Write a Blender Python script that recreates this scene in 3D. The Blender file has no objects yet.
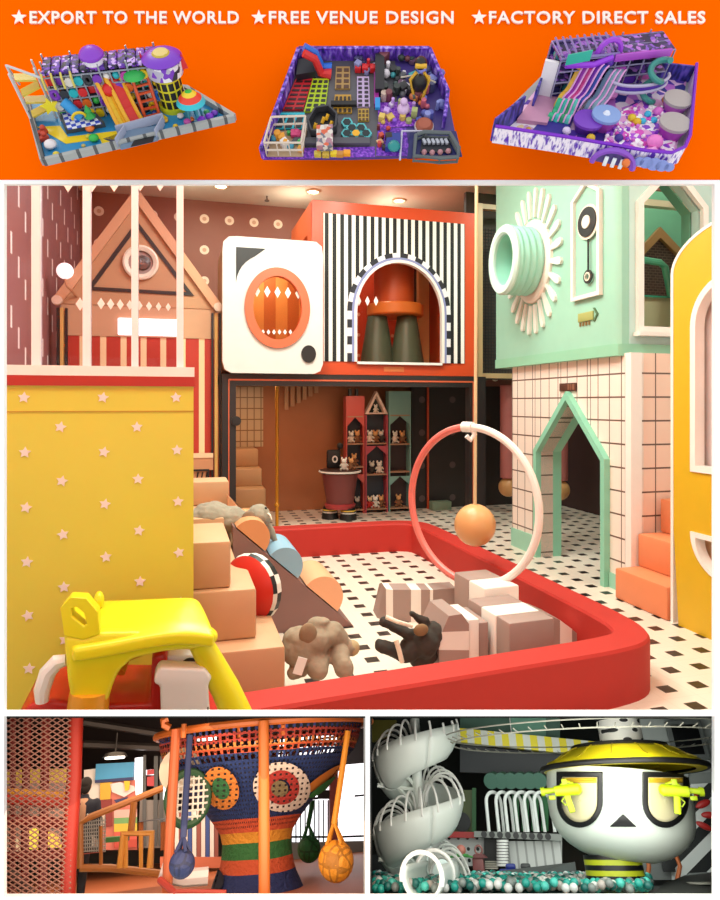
import bpy, bmesh, math, random
from mathutils import Matrix, Vector
random.seed(7)
R=math.radians; PI=math.pi
sc=bpy.context.scene; C=sc.collection
V=Vector
CAM=V((0,0,1.6)); FO=650.0; HX=360.0; HY=403.0
# ---------------------------------------------------------------- frames of reference (each room stands in its own)
F=Matrix.Identity(4)
def setF(m):
    global F
    F=m
def ray(px,py):
    i=F.inverted(); o=i@CAM; t=i@(CAM+V(((px-HX)/FO,1,-(py-HY)/FO)))
    return o,t-o
def P(px,py,x=None,y=None,z=None):
    o,d=ray(px,py)
    if x is not None: t=(x-o.x)/d.x
    elif y is not None: t=(y-o.y)/d.y
    else: t=(z-o.z)/d.z
    return o+d*t
# ---------------------------------------------------------------- materials
def lin(h):
    if isinstance(h,tuple): return h if len(h)==4 else (*h,1)
    c=[int(h[i:i+2],16)/255 for i in (0,2,4)]
    return tuple([v/12.92 if v<=.04045 else ((v+.055)/1.055)**2.4 for v in c])+(1,)
class NB:
    def __init__(s,name,rough=.5,metal=0,bump=0,emit=None):
        s.m=bpy.data.materials.new(name); s.m.use_nodes=True; s.t=s.m.node_tree; s.n=s.t.nodes
        s.b=s.n['Principled BSDF']; s.b.inputs['Roughness'].default_value=rough; s.b.inputs['Metallic'].default_value=metal
        s.tc=s.n.new('ShaderNodeTexCoord'); sp=s.n.new('ShaderNodeSeparateXYZ'); s.l(s.tc.outputs['Object'],sp.inputs[0])
        s.x,s.y,s.z=sp.outputs
    def l(s,a,b): s.t.links.new(a,b)
    def m_(s,op,a,b=0.0,c=None):
        n=s.n.new('ShaderNodeMath'); n.operation=op
        for i,v in enumerate((a,b,c)):
            if v is None: continue
            if isinstance(v,(int,float)): n.inputs[i].default_value=v
            else: s.l(v,n.inputs[i])
        return n.outputs[0]
    def add(s,a,b): return s.m_('ADD',a,b)
    def mul(s,a,b): return s.m_('MULTIPLY',a,b)
    def fr(s,a): return s.m_('FRACT',a)
    def lt(s,a,b): return s.m_('LESS_THAN',a,b)
    def gt(s,a,b): return s.m_('GREATER_THAN',a,b)
    def near(s,a,c,w): return s.lt(s.m_('ABSOLUTE',s.m_('SUBTRACT',a,c)),w)
    def mix(s,f,a,b):
        n=s.n.new('ShaderNodeMix'); n.data_type='RGBA'
        if isinstance(f,(int,float)): n.inputs[0].default_value=f
        else: s.l(f,n.inputs[0])
        for i,v in ((6,a),(7,b)):
            if isinstance(v,(str,tuple)): n.inputs[i].default_value=lin(v)
            else: s.l(v,n.inputs[i])
        return n.outputs[2]
    def noise(s,scale,detail=3):
        n=s.n.new('ShaderNodeTexNoise'); n.inputs['Scale'].default_value=scale; n.inputs['Detail'].default_value=detail
        s.l(s.tc.outputs['Object'],n.inputs['Vector']); return n.outputs['Fac']
    def out(s,c,bump=0,bs=40):
        s.l(c,s.b.inputs['Base Color'])
        if bump:
            b=s.n.new('ShaderNodeBump'); b.inputs['Strength'].default_value=bump; b.inputs['Distance'].default_value=.01
            s.l(s.noise(bs),b.inputs['Height']); s.l(b.outputs[0],s.b.inputs['Normal'])
        return s.m
_mc={}
def mat(h,rough=.5,metal=0,var=.05,bump=0,bs=40,ns=6):
    k=(h,rough,metal,var,bump,bs)
    if k in _mc: return _mc[k]
    nb=NB('mat_'+str(h),rough,metal); c=lin(h)
    d=tuple(v*(1-var*2) for v in c[:3])+(1,)
    _mc[k]=nb.out(nb.mix(nb.noise(ns),c,d),bump,bs); return _mc[k]
def emit(h,s):
    k=('e',h,s)
    if k in _mc: return _mc[k]
    nb=NB('glow_'+h); nb.b.inputs['Emission Color'].default_value=lin(h); nb.b.inputs['Emission Strength'].default_value=s
    nb.b.inputs['Base Color'].default_value=lin(h); _mc[k]=nb.m; return nb.m
def glassm(name,tint,f=.12,rough=.02):
    m=bpy.data.materials.new(name); m.use_nodes=True; t=m.node_tree; n=t.nodes; n.clear()
    o=n.new('ShaderNodeOutputMaterial'); a=n.new('ShaderNodeBsdfTransparent'); a.inputs[0].default_value=lin(tint)
    g=n.new('ShaderNodeBsdfGlossy'); g.inputs['Roughness'].default_value=rough; x=n.new('ShaderNodeMixShader')
    fr=n.new('ShaderNodeLayerWeight'); fr.inputs[0].default_value=f; t.links.new(fr.outputs['Fresnel'],x.inputs[0])
    t.links.new(a.outputs[0],x.inputs[1]); t.links.new(g.outputs[0],x.inputs[2]); t.links.new(x.outputs[0],o.inputs[0]); return m
def stripes(name,axis,period,duty,a,b,rough=.5,off=0,bands=None):
    nb=NB(name,rough); s={'x':nb.x,'y':nb.y,'z':nb.z}[axis] if isinstance(axis,str) else None
    if s is None:
        s=nb.add(nb.add(nb.mul(nb.x,axis[0]),nb.mul(nb.y,axis[1])),nb.mul(nb.z,axis[2]))
    f=nb.fr(nb.m_('DIVIDE',nb.add(s,off+1000*period),period))
    return nb.out(nb.mix(nb.lt(f,duty),a,b))
def bands(name,axis,stops,rough=.6,net=0):
    """stops: [(pos,hex)...] ascending; colour from pos upward"""
    nb=NB(name,rough); s={'x':nb.x,'y':nb.y,'z':nb.z}[axis]; c=nb.mix(0.0,stops[0][1],stops[0][1])
    s2=nb.add(s,nb.mul(nb.m_('SUBTRACT',nb.noise(1.5),.5),net*.0+.12 if net else 0.0)) if net else s
    for p,h in stops[1:]: c=nb.mix(nb.gt(s2,p),c,h)
    if net:
        a=nb.m_('ARCTAN2',nb.y,nb.x); k=nb.fr(nb.mul(a,net)); q=nb.fr(nb.mul(nb.z,14.0))
        hole=nb.mul(nb.near(k,.5,.28),nb.near(q,.5,.25)); c=nb.mix(nb.mul(hole,.55),c,'101018')
    return nb.out(c,.3,60)
# ---------------------------------------------------------------- mesh builder
class MB:
    def __init__(s): s.bm=bmesh.new(); s.mi=0; s.M=None
    def _v(s,p):
        p=V(p); return s.bm.verts.new(s.M@p if s.M else p)
    def face(s,vs):
        try: f=s.bm.faces.new(vs); f.material_index=s.mi; return f
        except ValueError: return None
    def poly(s,pts): return s.face([s._v(p) for p in pts])
    def box(s,c,d,rz=0,bev=0,seg=2,rot=None):
        t=bmesh.new(); bmesh.ops.create_cube(t,size=1)
        bmesh.ops.scale(t,vec=V(d),verts=t.verts)
        if bev: bmesh.ops.bevel(t,geom=list(t.edges)+list(t.verts),offset=bev,segments=seg,profile=.5,affect='EDGES')
        m=Matrix.Translation(V(c))@(rot.to_4x4() if rot is not None else Matrix.Rotation(rz,4,'Z'))
        s._merge(t,m); return s
    def b2(s,a,b,bev=0):
        a=V(a);b=V(b); return s.box((a+b)/2,[abs(v) for v in (b-a)],bev=bev)
    def _merge(s,t,m=None):
        mp={}
        for v in t.verts: mp[v]=s._v(m@v.co if m is not None else v.co)
        for f in t.faces: s.face([mp[v] for v in f.verts])
        t.free()
    def cyl(s,a,b,r0,r1=None,n=14,cap=True):
        a=V(a);b=V(b);r1=r0 if r1 is None else r1
        d=(b-a).normalized(); q=d.to_track_quat('Z','Y').to_matrix()
        A=[];B=[]
        for i in range(n):
            e=q@V((math.cos(2*PI*i/n),math.sin(2*PI*i/n),0)); A.append(s._v(a+e*r0)); B.append(s._v(b+e*r1))
        for i in range(n): s.face([A[i],A[(i+1)%n],B[(i+1)%n],B[i]])
        if cap: s.face(A[::-1]); s.face(B)
        return s
    def sph(s,c,r,n=12,rot=None):
        t=bmesh.new(); bmesh.ops.create_uvsphere(t,u_segments=n,v_segments=max(6,n*2//3),radius=1)
        if isinstance(r,(int,float)): r=(r,r,r)
        m=Matrix.Translation(V(c))@(rot.to_4x4() if rot is not None else Matrix.Identity(4))@Matrix.Diagonal((*r,1))
        s._merge(t,m); return s
    def lathe(s,prof,c=(0,0,0),n=24,axis=(0,0,1),sx=1):
        q=V(axis).normalized().to_track_quat('Z','Y').to_matrix(); c=V(c); rows=[]
        for r,z in prof:
            if r<1e-6: rows.append([s._v(c+q@V((0,0,z)))])
            else: rows.append([s._v(c+q@V((sx*r*math.cos(2*PI*i/n),r*math.sin(2*PI*i/n),z))) for i in range(n)])
        for A,B in zip(rows,rows[1:]):
            for i in range(n):
                j=(i+1)%n
                if len(A)==1 and len(B)==1: break
                if len(A)==1: s.face([A[0],B[j],B[i]])
                elif len(B)==1: s.face([A[i],A[j],B[0]])
                else: s.face([A[i],A[j],B[j],B[i]])
        return s
    def tube(s,pts,r,n=8,closed=False,cap=True):
        pts=[V(p) for p in pts]; k=len(pts); rs=r if isinstance(r,(list,tuple)) else [r]*k
        rows=[]; up=None
        for i,p in enumerate(pts):
            if closed: d=pts[(i+1)%k]-pts[i-1]
            else: d=pts[min(i+1,k-1)]-pts[max(i-1,0)]
            d.normalize()
            if up is None:
                up=d.orthogonal().normalized()
            up=(up-d*up.dot(d))
            if up.length<1e-5: up=d.orthogonal()
            up.normalize(); w=d.cross(up)
            rows.append([s._v(p+(up*math.cos(2*PI*j/n)+w*math.sin(2*PI*j/n))*rs[i]) for j in range(n)])
        rr=list(zip(rows,rows[1:]))
        if closed: rr.append((rows[-1],rows[0]))
        for A,B in rr:
            for j in range(n): s.face([A[j],A[(j+1)%n],B[(j+1)%n],B[j]])
        if cap and not closed: s.face(rows[0][::-1]); s.face(rows[-1])
        return s
    def prism(s,pts,off):
        off=V(off); A=[s._v(p) for p in pts]; B=[s._v(V(p)+off) for p in pts]; n=len(A)
        s.face(A[::-1]); s.face(B)
        for i in range(n): s.face([A[i],A[(i+1)%n],B[(i+1)%n],B[i]])
        return s
    def frame(s,outer,inner,off,closed=True):
        off=V(off); n=len(outer)
        O=[s._v(p) for p in outer];I=[s._v(p) for p in inner];O2=[s._v(V(p)+off) for p in outer];I2=[s._v(V(p)+off) for p in inner]
        for i in range(n if closed else n-1):
            j=(i+1)%n
            s.face([O[i],O[j],I[j],I[i]]); s.face([O2[i],I2[i],I2[j],O2[j]]); s.face([O[i],O2[i],O2[j],O[j]]); s.face([I[i],I[j],I2[j],I2[i]])
        if not closed:
            for k in (0,n-1): s.face([O[k],I[k],I2[k],O2[k]])
        return s
LOC={}
def _tag(o,label=None,cat=None,group=None,kind=None):
    if label: o['label']=label
    if cat: o['category']=cat
    if group: o['group']=group
    if kind: o['kind']=kind
def thing(name,label,cat,loc=(0,0,0),group=None):
    o=bpy.data.objects.new(name,None); C.objects.link(o); o.empty_display_size=.05
    o.matrix_world=F@Matrix.Translation(V(loc)); LOC[o.name]=V(loc); _tag(o,label,cat,group); return o
def _obj(name,mb,mats,loc,ang=35,smooth=True):
    me=bpy.data.meshes.new(name); bm=mb.bm
    bmesh.ops.recalc_face_normals(bm,faces=bm.faces[:])
    bmesh.ops.translate(bm,vec=-V(loc),verts=bm.verts[:]); bm.to_mesh(me); bm.free()
    if not isinstance(mats,(list,tuple)): mats=[mats]
    for m in mats: me.materials.append(m)
    if smooth:
        me.polygons.foreach_set('use_smooth',[True]*len(me.polygons)); me.set_sharp_from_angle(angle=R(ang))
    o=bpy.data.objects.new(name,me); C.objects.link(o); return o
def part(name,mb,mats,parent,label=None,kind=None,ang=35):
    loc=LOC[parent.name]; o=_obj(name,mb,mats,loc,ang); o.parent=parent; LOC[o.name]=loc
    if label: o['label']=label
    if kind: o['kind']=kind
    return o
def solo(name,mb,mats,label,cat,loc=None,group=None,kind=None,ang=35):
    if loc is None:
        xs=[v.co for v in mb.bm.verts]; mn=[min(p[i] for p in xs) for i in range(3)]; mx=[max(p[i] for p in xs) for i in range(3)]
        loc=((mn[0]+mx[0])/2,(mn[1]+mx[1])/2,mn[2])
    o=_obj(name,mb,mats,loc,ang); o.matrix_world=F@Matrix.Translation(V(loc)); LOC[o.name]=V(loc); _tag(o,label,cat,group,kind); return o
def struct(name,mb,mats,ang=30):
    o=_obj(name,mb,mats,(0,0,0),ang); o.matrix_world=F.copy(); LOC[o.name]=V((0,0,0)); o['kind']='structure'; return o
def dup(root,loc,rz=0,s=1,label=None,rot=None):
    def cp(o,par):
        c=o.copy(); C.objects.link(c); c.parent=par
        for ch in list(o.children): cp(ch,c)
        return c
    c=cp(root,None); c.matrix_world=F@Matrix.Translation(V(loc))@(rot.to_4x4() if rot is not None else Matrix.Rotation(rz,4,'Z'))@Matrix.Diagonal((s,s,s,1))
    if label: c['label']=label
    LOC[c.name]=V(loc); return c
def arc(c,r,a0,a1,n,ax='xz',r2=None):
    r2=r if r2 is None else r2; out=[]
    for i in range(n+1):
        a=R(a0+(a1-a0)*i/n); u=r*math.cos(a); w=r2*math.sin(a)
        p=V(c)
        if ax=='xz': p=p+V((u,0,w))
        elif ax=='yz': p=p+V((0,u,w))
        else: p=p+V((u,w,0))
        out.append(p)
    return out
def blob(o,vox,sm=6):
    m=o.modifiers.new('Remesh','REMESH'); m.mode='VOXEL'; m.voxel_size=vox; m.use_smooth_shade=True
    q=o.modifiers.new('Smooth','SMOOTH'); q.factor=.6; q.iterations=sm
def lamp(kind,loc,energy,col='ffe2c0',size=.3,sy=None,aim=None,name='room_or_fill_light'):
    l=bpy.data.lights.new(name,kind); l.energy=energy; l.color=lin(col)[:3]
    if kind=='AREA':
        l.size=size
        if sy: l.shape='RECTANGLE'; l.size_y=sy
    elif kind!='SUN': l.shadow_soft_size=size
    if kind=='SPOT': l.spot_size=sy; l.spot_blend=.6
    o=bpy.data.objects.new(name,l); C.objects.link(o); w=F@V(loc); q=Matrix.Identity(4)
    if aim is not None:
        d=((F@V(aim))-w).normalized(); q=d.to_track_quat('-Z','Y').to_matrix().to_4x4()
    else:
        q=(F.to_quaternion()).to_matrix().to_4x4()
    o.matrix_world=Matrix.Translation(w)@q; return o
# ---------------------------------------------------------------- camera, world
cd=bpy.data.cameras.new('camera'); cam=bpy.data.objects.new('camera',cd); C.objects.link(cam); sc.camera=cam
cam.location=CAM; cam.rotation_euler=(R(90),0,0); cd.sensor_fit='HORIZONTAL'; cd.sensor_width=36; cd.lens=FO/720*36
cd.shift_y=-(450-HY)/720; cd.clip_start=.05; cd.clip_end=100
w=bpy.data.worlds.new('world'); sc.world=w; w.use_nodes=True; bg=w.node_tree.nodes['Background']
bg.inputs[0].default_value=(1,1,1,1); bg.inputs[1].default_value=1.12
sc.view_settings.view_transform='Standard'; sc.view_settings.look='None'; sc.view_settings.gamma=1; sc.view_settings.exposure=0; sc.view_settings.use_curve_mapping=False
WHITE=mat('f7f3ee',.45); BLACK=mat('1c1a1b',.45); CREAM=mat('f3e6d2',.5)
# ================================================================ DISPLAY CABINET FRONT (world axes)
YF=1.0
def wp(px,py,Y=YF): return V(((px-HX)/FO*Y,Y,1.6-(py-HY)/FO*Y))
def board(name,x0,y0,x1,y1,m,t=.008):
    a=wp(x0,y0);b=wp(x1,y1); mb=MB(); mb.b2((a.x,YF,b.z),(b.x,YF+t,a.z)); return struct(name,mb,m)
TW=mat('fdfcfa',.6,var=.01)
board('trim_1',-1400,180,2500,184,TW); board('trim_2',4,712.3,714.5,716.2,TW); board('trim_3',-1400,184,4,1650,TW)
board('trim_4',714.5,184,2500,1650,TW); board('trim_5',365.3,716.2,370,897.5,TW); board('trim_6',4,897.5,714.5,1650,TW)
# ================================================================ MAIN PLAY ROOM
A=Matrix.Rotation(R(15.5),4,'Z'); setF(A)
def loc_of(X,Y,z=0): p=A.inverted()@V((X,Y,z)); return p
# --- shell
nb=NB('tile_floor',.3)
fx=nb.fr(nb.m_('DIVIDE',nb.add(nb.x,50.4),.21)); fy=nb.fr(nb.m_('DIVIDE',nb.add(nb.y,50.4),.21))
dot=nb.mul(nb.near(fx,.5,.2),nb.near(fy,.5,.2))
gr=nb.m_('MAXIMUM',nb.near(fx,.0,.02),nb.near(fy,.0,.02))
cc=nb.mix(nb.noise(3),'f1e2d3','e7d4c4'); cc=nb.mix(nb.mul(gr,.25),cc,'c9b6a6'); cc=nb.mix(dot,cc,'25201f')
M_floor=nb.out(cc)
mb=MB(); c=[loc_of(-2.3,2.02),loc_of(4.0,2.02),V((7.5,5,0)),V((7.5,10.2,0)),V((-1.6,10.2,0)),V((-1.6,4.6,0))]
mb.prism([V((p.x,p.y,-.03)) for p in c],(0,0,.03)); struct('floor',mb,M_floor)
for nm,q0,q1 in (('wall_left',(-2.7,1.009),(-2.3,3.12)),('wall_right',(3.25,1.009),(5.95,6.82)),('light_baffle',(-2.7,2.03),(3.25,2.03))):  # unseen panels added to shut stray world light out of the room
    mb=MB(); a=loc_of(*q0);b=loc_of(*q1); d=(b-a).normalized(); n=V((-d.y,d.x,0))*(.06 if nm!='wall_right' else -.06); lo,hi=(-.3,4.6) if nm!='light_baffle' else (-.3,-.031)
    mb.prism([V((a.x,a.y,lo)),V((b.x,b.y,lo)),V((b.x+n.x,b.y+n.y,lo)),V((a.x+n.x,a.y+n.y,lo))],(0,0,hi-lo)); struct(nm,mb,mat('e2e8ee',.8))
mb=MB(); mb.prism([loc_of(-2.7,1.009,-.33),loc_of(3.25,1.009,-.33),loc_of(3.25,2.1,-.33),loc_of(-2.7,2.1,-.33)],(0,0,.029)); struct('floor',mb,mat('c9b8a4',.8))  # unseen plate added against light leaking in from below
c=[loc_of(-2.75,1.009),loc_of(3.3,1.009),loc_of(6.0,6.8),V((7.5,10.0,0)),V((-1.6,10.0,0)),V((-1.6,3.6,0))]
mb=MB(); mb.prism([V((p.x,p.y,4.6)) for p in c],(0,0,.06)); struct('ceiling',mb,mat('ecd6bc',.6))
nb=NB('wall_dots',.6); fx=nb.fr(nb.m_('DIVIDE',nb.add(nb.x,39.98),.365)); fz=nb.fr(nb.m_('DIVIDE',nb.add(nb.z,.04),.46))
dx=nb.mul(nb.m_('SUBTRACT',fx,.5),.365); dz=nb.mul(nb.m_('SUBTRACT',fz,.5),.46)
rr=nb.m_('SQRT',nb.add(nb.mul(dx,dx),nb.mul(dz,dz)))
cc=nb.mix(nb.noise(2),'9a5f4a','8a5040'); cc=nb.mix(nb.lt(rr,.068),cc,'f6dcc0'); cc=nb.mix(nb.lt(rr,.03),cc,'d9a888')
mb=MB(); mb.b2((-1.6,9.9,0),(7.5,10.0,4.6)); struct('wall_back',mb,nb.out(cc))
nb=NB('wall_dashes',.5); fy=nb.m_('DIVIDE',nb.add(nb.y,50.0),.26); col=nb.m_('FLOOR',fy)
fz=nb.fr(nb.m_('DIVIDE',nb.add(nb.z,nb.mul(nb.fr(nb.mul(col,.25)),.62)),.62))
ds=nb.mul(nb.near(nb.fr(fy),.5,.11),nb.near(fz,.5,.15))
cc=nb.mix(nb.noise(1.2),'a5685c','8f5b63'); cc=nb.mix(ds,cc,'fbf0ea')
mb=MB(); mb.b2((-1.42,3.6,0),(-1.36,9.9,4.6)); struct('wall_left',mb,nb.out(cc))
mb=MB(); mb.b2((7.4,5,0),(7.5,9.9,4.6)); struct('wall_right',mb,mat('5b4038',.7))
# downlights
for i,(px,py) in enumerate([(399,200),(313,191),(474,209),(221,185.5),(65,189)]):
    p=P(px,py,z=4.6); t=thing('ceiling_light',['round recessed ceiling light above the black and white striped play box','round recessed ceiling light above the left corner of the orange box','round recessed ceiling light above the black net','round recessed ceiling light at the top edge over the dotted wall','round recessed ceiling light over the far left wall'][i],'ceiling light',(p.x,p.y,4.6))
    m=MB(); m.lathe([(.075,-.0),(.11,-.0),(.11,-.02),(.085,-.025),(.075,-.01)],p,20); part('light_ring',m,mat('e8c8a0',.3),t)
    m=MB(); m.lathe([(0,-.012),(.075,-.012),(.075,-.002),(0,-.002)],p,16); part('lamp_lens',m,emit('fff0d8',9),t)
p=P(267,196,z=4.6); mb=MB(); mb.cyl(p,p-V((0,0,.06)),.012); mb.cyl(p-V((0,0,.06)),p-V((0,0,.075)),.035); solo('ceiling_sprinkler',mb,mat('6b5648'),'small dark sprinkler head on the ceiling','sprinkler')
# --- yellow star block with glazed parapet
vb=3.15
a=P(3,373,y=vb); b=P(193.5,378,y=vb); zt=1.722
nb=NB('yellow_stars',.4)
cc=nb.mix(nb.noise(1.0),'dcd24c','d4c640'); M_yel=nb.out(cc)
t=thing('star_panel_block','tall yellow play block wall with white stars and red top band','play block',(-.4,vb,0))
mb=MB(); mb.b2((-1.3,vb,0),(b.x,vb+.75,zt-.045)); part('block_body',mb,M_yel,t)
mb=MB(); mb.b2((-1.3,vb-.012,zt-.045),(b.x+.006,vb+.76,zt)); part('top_band',mb,mat('b32a1e',.4),t)
mb=MB(); z=P(100,411.5,y=vb).z; mb.b2((-1.3,vb-.003,z-.003),(b.x,vb+.001,z+.003)); part('seam',mb,mat('c49a2c'),t)
def star(mb,c,r,d=(0,-.004,0),k=.5,n=5,ph=90,ax='xz'):
    pts=[]
    for i in range(2*n):
        a=R(ph+180*i/n); q=r if i%2==0 else r*k
        pts.append(V(c)+(V((q*math.cos(a),0,q*math.sin(a))) if ax=='xz' else V((0,q*math.cos(a),q*math.sin(a)))))
    mb.prism(pts,d)
stars=[(24,397.5),(103,397.5),(176,397.5),(60.5,427),(137,427),(25,452.5),(104,452),(177,450),(62,481),(138,479),(26,507.5),(105,504),(178,501.5),(63,534.5),(139,530.5),(27,562),(106,557),(179,552.5),(64,587),(140,581.5),(28,615.5),(65,640),(142,633),(29,668.5),(180,602),(107,608)]
for px,py in stars:
    p=P(px,py,y=vb); mb=MB(); star(mb,p,.026,k=.5,ph=90+random.uniform(-15,15)); part('star',mb,mat('f4e4e2',.4),t)
zt2=zt+.045
t=thing('glazed_parapet','white framed glass screen on top of the yellow star block','glass screen',(-.4,vb+.02,zt))
mb=MB(); mb.b2((-1.3,vb-.012,zt+.0005),(b.x+.004,vb+.74,zt2)); part('base_rail',mb,WHITE,t)
for x0,x1 in ((32,41),(83,91),(131.5,138.5),(176.5,183.5)):
    a0=P(x0,300,y=vb+.02);a1=P(x1,300,y=vb+.02); mb=MB(); mb.b2((a0.x,vb+.005,zt2),(a1.x,vb+.045,3.3)); part('post',mb,mat('f2f6f8',.35),t)
a1=P(183.5,300,y=vb+.02)
mb=MB(); mb.b2((a1.x-.012,vb+.05,zt2),(a1.x,vb+.72,3.3)); 
mb.b2((-1.3,vb+.02,zt2),(a1.x-.01,vb+.026,3.3)); part('glass_pane',mb,glassm('clear_glass','f3eaf0',.18),t)
for px,py,r in [(68,184,5.5),(92,184,5.5),(114,184,5.5),(140,184,5),(160,184,5)]+[(80,304,4.5)]+[(101+i*9.6,303.5+i*.5,4-i*.16) for i in range(8)]:
    c=P(px,py,y=vb+.018); q=r/650*3.6; mb=MB(); mb.prism([c+V((-q*.75,0,0)),c+V((0,0,-q*1.2)),c+V((q*.75,0,0)),c+V((0,0,q*1.2))],(0,.002,0)); part('diamond_sticker',mb,WHITE,t)
# --- wooden gabled house front
vh=7.6
def q(px,py,v=vh): return P(px,py,y=v)
TAN=mat('cf9a76',.55); TAN2=mat('c98b64',.5); 
L=q(58,301);Rr=q(218,308);T=q(137,196)
t=thing('gabled_playhouse','tan gabled playhouse front with round window and red striped lower wall','playhouse',((L.x+Rr.x)/2,vh,0))
mb=MB(); zL=(L.z+Rr.z)/2-.02; zs=q(140,337).z
mb.prism([V((L.x,vh,zL)),V((Rr.x,vh,zL)),T],(0,.25,0)); part('gable',mb,mat('c4936c',.55),t)
mb=MB(); mb.b2((L.x+.03,vh+.01,zs),(Rr.x-.03,vh+.25,zL-.001)); part('wall_band',mb,mat('cc9c78',.5),t)
mb=MB(); mb.b2((L.x+.03,vh+.02,0),(Rr.x-.03,vh+.25,zs-.001)); part('striped_wall',mb,stripes('redcream','x',.21,.3,'b5301f','f0cfa0',.5),t)
for s,e in ((L,T),(Rr,T)):
    mb=MB(); d=(e-s); n=V((-d.z,0,d.x)).normalized()*(.05 if d.x>0 else -.05); mb.prism([s-n,e-n,e+n,s+n],(0,-.05,0)); part('roof_board',mb,mat('d9a27c',.45),t)
tri=[q(86,290),q(137,221),q(194,296)]
cen=sum(tri,V())/3
mb=MB(); mb.frame([p+V((0,-.004,0)) for p in tri],[cen+(p-cen)*.86+V((0,-.004,0)) for p in tri],(0,-.012,0)); part('black_triangle',mb,BLACK,t)
c=q(141,263); mb=MB(); mb.lathe([(.13,0),(.19,0),(.19,.05),(.17,.06),(.13,.04)],c,28,(0,-1,0)); o=part('round_window',mb,CREAM,t)
mb=MB(); mb.lathe([(0,.0),(.13,.0),(.13,.01),(0,.01)],c+V((0,-.003,0)),24,(0,-1,0)); part('window_back',mb,mat('b0938a'),o)
mb=MB(); mb.lathe([(0,.0),(.085,.0),(.075,.03),(0,.035)],c+V((.02,-.016,.0)),24,(0,-1,0)); part('glass_lens',mb,mat('55504f',.15),o)
for p in (L,Rr): mb=MB(); mb.lathe([(0,0),(.055,0),(.05,.04),(0,.045)],p+V((0,-.05,0)),18,(0,-1,0)); part('roof_stud',mb,mat('e9cdb8',.4),t)
for x0 in (q(60,400).x,q(214,400).x):
    for k,(dx,m) in enumerate(((0,BLACK),(.035,mat('dfae62',.4)),(.085,BLACK))): mb=MB(); mb.b2((x0+dx-.03,vh-.03,0),(x0+dx+(.012 if k!=1 else .025)-.02,vh+.02,zL-.05)); part('post',mb,m,t)
a=q(193,455);b_=q(213,460); mb=MB(); mb.b2((a.x-.3,vh-.06,a.z-.03),(b_.x,vh+.0,a.z+.02)); part('ledge',mb,mat('f0c8a0'),t)
mb=MB(); mb.b2((a.x-.3,vh-.05,a.z-.17),(b_.x,vh+.0,a.z-.03)); part('ledge_front',mb,TAN2,t)
a=q(193,469);b_=q(209,487); mb=MB(); mb.frame([V((a.x-.15,vh-.06,b_.z)),V((b_.x,vh-.06,b_.z)),V((b_.x,vh-.06,a.z)),V((a.x-.15,vh-.06,a.z))],[V((a.x-.13,vh-.06,b_.z+.02)),V((b_.x-.02,vh-.06,b_.z+.02)),V((b_.x-.02,vh-.06,a.z-.02)),V((a.x-.13,vh-.06,a.z-.02))],(0,.05,0)); o=part('sign_frame',mb,BLACK,t)
mb=MB(); mb.b2((a.x-.13,vh-.03,b_.z+.02),(b_.x-.02,vh-.01,a.z-.02)); part('sign_panel',mb,TAN2,o)
for k in range(3): mb=MB(); x=a.x+.02+k*.05; mb.tube([V((x,vh-.04,b_.z+.04)),V((x+.02,vh-.04,b_.z+.09)),V((x+.035,vh-.04,a.z-.035))],.008,6); part('sign_mark',mb,BLACK,o)
a=q(118,318);b_=q(178,336.5); mb=MB(); mb.b2((a.x,vh-.03,b_.z),(b_.x,vh+.005,a.z),bev=.012); part('reflected_glow',mb,emit('fff6f8',2.6),t,label='glowing white patch for a reflected glow')  # emissive patch stands in for a bright reflection, no lamp here
c=q(65,271,7.4); t=thing('globe_lamp','white globe lamp beside the left roof slope of the tan playhouse','lamp',c)
mb=MB(); mb.sph(c,.085,18); part('globe',mb,emit('fff6ee',1.3),t)
mb=MB(); mb.tube([c-V((0,0,.08)),c-V((-.02,0,.16)),c-V((-.06,-.1,.2)),V((c.x+.09,7.61,c.z-.24))],.012); part('bracket',mb,TAN2,t)
# --- washing machine shaped box
vw=7.35
def w_(px,py,v=vw): return P(px,py,y=v)
a=w_(222.5,372);b_=w_(323,236); zb=1.935; z1=3.46
t=thing('washer_play_box','white rounded play box with an orange ringed porthole window','play box',((a.x+b_.x)/2,vw+.5,zb))
def rrect(x0,x1,z0,z1,r,y,n=6):
    pts=[]
    for cx,cz,s in ((x1-r,z0+r,-90),(x1-r,z1-r,0),(x0+r,z1-r,90),(x0+r,z0+r,180)): pts+=arc((cx,y,cz),r,s,s+90,n)
    return pts
c=w_(277.5,308); rx,rz=.37,.455
def oval(c,rx,rz,N=28,st=-90):
    return [V(c)+V((rx*math.cos(R(st)+2*PI*i/N),0,rz*math.sin(R(st)+2*PI*i/N))) for i in range(N)]
out=rrect(a.x,b_.x,zb,z1,.11,vw)
# resample outer to angles around the porthole
def castpoly(poly,c,angs):
    res=[]
    n=len(poly)
    for an in angs:
        d=V((math.cos(an),0,math.sin(an))); best=None
        for i in range(n):
            p=poly[i];e=poly[(i+1)%n]-p; den=d.x*e.z-d.z*e.x
            if abs(den)<1e-9: continue
            tt=((p.x-c.x)*e.z-(p.z-c.z)*e.x)/den; uu=((p.x-c.x)*d.z-(p.z-c.z)*d.x)/den
            if tt>0 and -1e-6<=uu<=1+1e-6 and (best is None or tt<best): best=tt
        res.append(c+d*best)
    return res
N=72; angs=[2*PI*i/N for i in range(N)]
ro=castpoly([V((p.x,vw,p.z)) for p in out],V((c.x,vw,c.z)),angs); ri=[V((c.x+.3*math.cos(x),vw,c.z+.385*math.sin(x))) for x in angs]
mb=MB(); mb.frame(ro,ri,(0,.06,0)); part('front_panel',mb,mat('dcd8d4',.4),t)
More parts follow.
